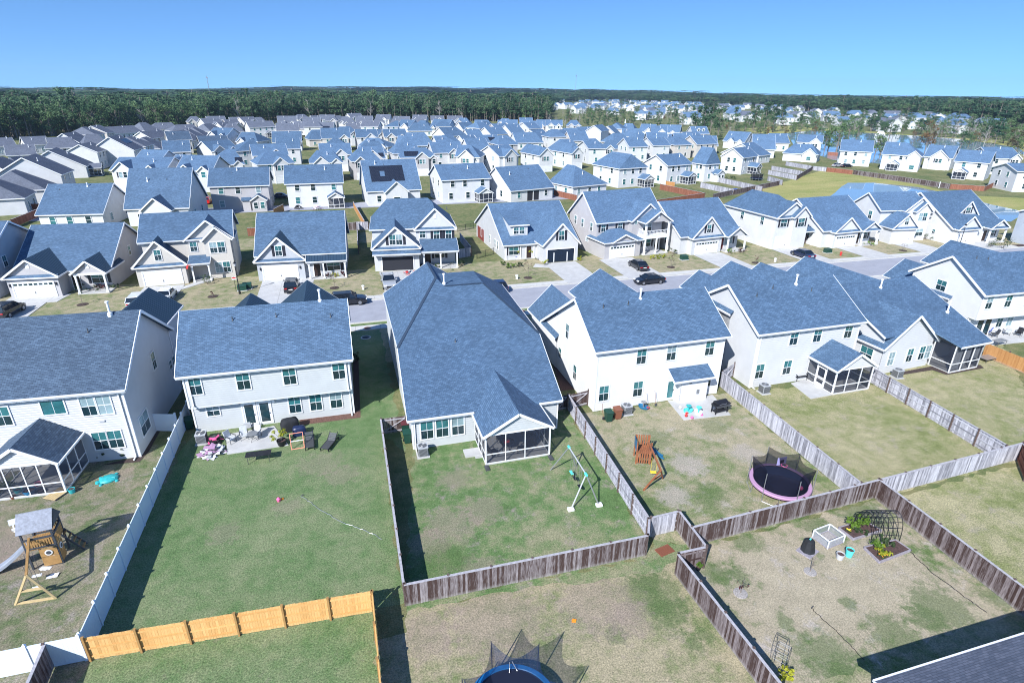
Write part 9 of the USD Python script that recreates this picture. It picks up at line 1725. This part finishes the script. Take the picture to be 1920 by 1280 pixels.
# ---- front gardens
def lamp_post(label, p, h=4.6):
    t = thing('street_lamp', label, 'street lamp', (*p, 0)); m = MB(); m.lathe([(.16, 0), (.14, .5), (.075, .6), (.06, h - .6), (.09, h - .55), (0, h - .5)], 10); m.build('post', 'black', t); m = MB(); m.lathe([(.09, h - .52), (.2, h - .1), (0, h - .1)], 6); m.build('lantern', 'trim_grey', t); m = MB(); m.lathe([(.25, h - .1), (.06, h + .12), (0, h + .25)], 8); m.build('cap', 'black', t)
lamp_post('black street lamp in front of the white two-storey house', (-15.37, 86.45)); lamp_post('black street lamp between the white houses at right', (112.97, 81.30))
for lab, u in (('green utility box near the street lamp, left one', (-15.23, 88.16)), ('dark utility box near the street lamp, right one', (-14.65, 88.79)), ('green utility box right of the balcony house drive', (56.82, 87.13)), ('green utility box near the navy sedan', (85.52, 84.86))):
    t = thing('utility_box', lab, 'utility box', (*u, 0)); MB().box(-.7, .7, -.55, .55, 0, .1).build('pad', 'concrete', t); m = MB(); m.box(-.6, .6, -.45, .45, .1, .75); m.build('cabinet', 'bin_green', t); m = MB(); m.poly([(-.62, -.5, .75), (.62, -.5, .75), (.62, .47, .86), (-.62, .47, .86)]); m.box(-.62, .62, -.5, .47, .72, .755); m.build('lid', 'bin_green', t)
t = thing('fire_hydrant', 'red fire hydrant on the verge lawn', 'fire hydrant', (*(86.47, 82.67), 0)); m = MB(); m.lathe([(.2, 0), (.2, .06), (.13, .08), (.13, .55), (.17, .57), (.17, .62), (.11, .74), (0, .8)], 12); m.build('barrel', 'red', t); [MB().tube([(0, 0, .45), (x, y, .45)], .07, 8).build('nozzle', 'red', t) for x, y in ((.24, 0), (-.24, 0), (0, -.26))]
for k, (lab, u, r) in enumerate((('round manhole cover in the near pavement', (1.42, 68.40), .42), ('round manhole ring in the lawn beside the light grey house', (1.08, 65.53), .45), ('oval manhole cover by the right pavement', (21.62, 69.34), .4))): t = thing('manhole_cover', lab, 'manhole', (*u, .05)); MB().lathe([(r, 0), (r, .03), (r * .8, .03), (r * .8, .045), (0, .045)], 20).build('cover', 'bin_brown' if k != 1 else 'black', t); MB().lathe([(r * 1.35, -.01), (r * 1.3, .02), (r, .02)], 20).build('ring', 'concrete', t)
for lab, u in (('white marker post on the lawn before the pickup', (1.68, 84.06)), ('white marker box before the navy sedan drive', (71.70, 81.94)), ('pale mushroom lamp on the lawn before the dormer house', (25.07, 83.52))): t = thing('marker_post', lab, 'post', (*u, 0)); MB().box(-.13, .13, -.13, .13, 0, .55).build('body', 'trim_white', t); MB().lathe([(.26, .55), (.2, .66), (0, .72)], 10).build('cap', 'trim_white', t)
t = thing('road_sign', 'small red and white sign on a thin post at the grey garage', 'sign', (*(-16.05, 87.87), 0)); MB().tube([(0, 0, 0), (0, 0, 2.2)], .03, 6).build('post', 'black', t); MB().box(-.3, .3, -.02, .02, 1.75, 2.15).build('plate', 'trim_white', t); MB().box(-.27, .27, -.03, -.02, 1.95, 2.1).build('band', 'red', t)
SH = [((-20.69, 92.72),1.3,.9,'leaf_shrub','big grey-green shrub before the stacked-gable house'), ((-37.62, 93.68),1.6,.8,'leaf_shrub','tall loose shrub before the left metal-roofed porch'), ((-35.80, 93.21),.9,.7,'leaf_shrub','second dark shrub before the left metal-roofed porch'), ((-34.72, 93.44),.9,.6,'leaf_maroon','third dark shrub before the left metal-roofed porch'), ((-33.34, 93.86),.7,.6,'leaf_shrub','shrub at the right corner of the left metal-roofed porch'), ((-3.55, 92.00),.7,.5,'leaf_maroon','maroon shrub left in the bed of the tall-gabled house'), ((-2.27, 91.38),.7,.5,'leaf_yellow','yellowish shrub in the bed of the tall-gabled house'), ((-0.90, 91.61),.8,.5,'leaf_maroon','maroon shrub right in the bed of the tall-gabled house'), ((14.02, 92.46),.8,.6,'leaf_shrub','shrub in the bed of the open-garage house, left'), ((18.32, 93.35),.9,.5,'leaf_shrub','shrub at the right corner of the open-garage house'), ((24.78, 91.38),.8,.5,'leaf_bright','green shrub first from left before the dormer house'), ((25.30, 89.60),.8,.5,'leaf_bright','green shrub second from left before the dormer house'), ((26.25, 89.68),.8,.5,'leaf_bright','green shrub third from left before the dormer house'), ((27.38, 90.05),.7,.5,'leaf_shrub','green shrub fourth from left before the dormer house'), ((31.87, 89.92),1.0,.5,'leaf_yellow','pampas-like yellow tuft left of the dark garage'), ((38.61, 90.99),1.0,.6,'leaf_yellow','pampas-like yellow tuft right of the dark garage'), ((51.66, 88.79),.8,.4,'leaf_yellow','first round shrub below the balcony'), ((52.76, 88.88),.8,.4,'leaf_yellow','second round shrub below the balcony'), ((53.86, 88.97),.8,.4,'leaf_yellow','third round shrub below the balcony'), ((56.89, 90.85),1.3,.7,'leaf_shrub','loose olive shrub right of the balcony'), ((67.66, 88.93),.8,.7,'leaf_bright','flowering shrub before the third house from the right end'), ((70.03, 88.74),.8,.8,'leaf_maroon','maroon bed shrub left of the navy sedan'), ((98.26, 87.54),.7,.7,'leaf_bright','low green shrub by the plain garage gable house'), ((113.52, 88.80),1.2,1.0,'leaf_shrub','olive shrub between the white houses at right'), ((117.41, 86.43),1.3,.8,'leaf_shrub','grey-green shrub left of the right street lamp'), ((121.50, 79.18),2.4,2.0,'leaf_shrub','large dark round shrub at the right before the broad-roofed house'), ((120.32, 80.76),1.2,1.2,'leaf_shrub','low dark shrub left of the large round one'), ((-0.27, 59.30),1.2,.6,'leaf_shrub','variegated shrub in the shade beside the light grey house')]
for i, (u, h, r, lf, lab) in enumerate(SH): bush('garden_shrub', lab, 'shrub', u, h, r, lf, 80 + i, 26, flower='yellow' if lab.startswith('yellowish') else None)
for i, (u, h, lf, lab) in enumerate((((-35.08, 86.91), 2.4, 'leaf_shrub', 'thin sapling in a mulch ring on the left front lawn'), ((-2.38, 85.89), 2.2, 'leaf_maroon', 'reddish sapling in a square bed before the tall-gabled house'), ((15.07, 86.08), 2.6, 'leaf_shrub', 'sapling before the open-garage house porch'), ((26.94, 83.62), 2.4, 'leaf_maroon', 'reddish sapling in a square bed before the dormer house'), ((52.14, 83.45), 2.3, 'leaf_maroon', 'reddish sapling in a mulch ring before the balcony house'), ((67.94, 82.18), 1.3, 'leaf_maroon', 'dark small sapling left of the white marker box'), ((100.90, 82.64), 2.2, 'leaf_bare', 'bare wide sapling before the low garage gable house'), ((-18.88, 86.15), .7, 'leaf_maroon', 'tiny plant in a red ring near the street lamp'), ((109.66, 80.46), 1.6, 'leaf_shrub', 'small tree left of the right street lamp'))): sapling(lab, u, h, .7, lf, 120 + i, 9, stone=False)
for lab, u in (('white porch chair left, tall-gabled house', (-3.57, 94.10)), ('white porch chair right, tall-gabled house', (-1.50, 94.81)), ('blue porch chair, dormer house', (28.09, 94.72)), ('dark porch chair, dormer house', (29.84, 95.00)), ('white porch chair, open-garage house', (16.36, 96.60)), ('white porch bench seat, left metal-roofed house', (-36.91, 97.43))): deck_chair(lab, u, 0.0, 'blue' if 'blue' in lab else ('black' if 'dark' in lab else 'trim_white'), 'trim_white')
for i, (lab, u) in enumerate((('yellow flowering hanging basket left, dormer house', (27.79, 91.82)), ('yellow flowering hanging basket right, dormer house', (30.11, 91.97)))): t = bush('hanging_basket', lab, 'basket', u, .5, .3, 'leaf_yellow', 150 + i, 30, z=1.75)
heap('garage_clutter', 'red and white clutter on the floor of the open garage', 'clutter', (9.23, 90.53), .9, .5, ('red', 'trim_white', 'navy', 'cushion'), 77, 40)
heap('patio_clutter', 'grill and clutter behind the white porch house at centre left', 'clutter', (-10.39, 151.89), 1.0, 1.0, ('black_matt', 'black', 'steel_dark'), 78, 30); heap('patio_clutter', 'pale covered furniture behind the white porch house at centre left', 'furniture', (-5.76, 150.81), 1.1, .9, ('cushion', 'trim_white', 'pink_pad'), 79, 34)
trampoline('distant black trampoline behind the grey field-side fences', (135.73, 171.22), 2.0, .8, 6, 2.3, 'navy', 'net_black', .2)
bush('palm_clump', 'spiky palm clump inside the grey fences left of the field', 'palm', (125.25, 170.91), 2.2, 1.7, 'leaf_shrub', 160, 45); bush('palm_clump', 'small palm beside the far green lawn', 'palm', (-8.46, 308.81), 3.2, 1.5, 'leaf_bright', 161, 30)
t = thing('blue_cart', 'small blue cart standing against the dark field-side fence', 'cart', (*(112.05, 150.07), 0)); MB().box(-.9, .9, -.5, .5, .35, 1.1).build('tub', 'blue', t); [MB().tube([(x, -.55, .3), (x, -.45, .3)], .28, 10).build('wheel', 'tyre', t) for x in (-.6, .6)]; MB().bar((.9, 0, .8), (1.5, 0, 1.1), .06).build('handle', 'black', t)
t = thing('pond_fountain', 'white spray fountain in the big pond', 'fountain', (*(368.83, 343.39), .2)); m = MB(); [m.tube([(0, 0, 0), (1.5 * math.cos(a), 1.5 * math.sin(a), 3.2), (3.2 * math.cos(a), 3.2 * math.sin(a), .3)], [.12, .3, .25], 5) for a in np.arange(14) * .449]; m.build('spray', 'trim_white', t); MB().lathe([(.6, 0), (.5, .3), (0, .4)], 10).build('float', 'black', t)
t = thing('pond_post', 'thin white marker post on the far bank of the small pond', 'post', (*(181.95, 142.92), 0)); MB().box(-.08, .08, -.08, .08, 0, 2.0).build('post', 'trim_white', t); MB().box(-.2, .2, -.03, .03, 1.5, 2.0).build('plate', 'trim_white', t)

# the air: thin blue haze
hz = MB(); hz.box(-4600, 4600, -120, 4700, -2.0, 140.0)
usdkit.material(stage, '/World/Looks/haze_air', {'v': ('principled_volume', {'color': (0.62, 0.80, 1.0), 'density': 0.00007, 'anisotropy': 0.2})}, [], volume='v.volume'); M['haze_air'] = UsdShade.Material.Get(stage, '/World/Looks/haze_air')
meta(hz.build('haze', 'haze_air'), kind='stuff')
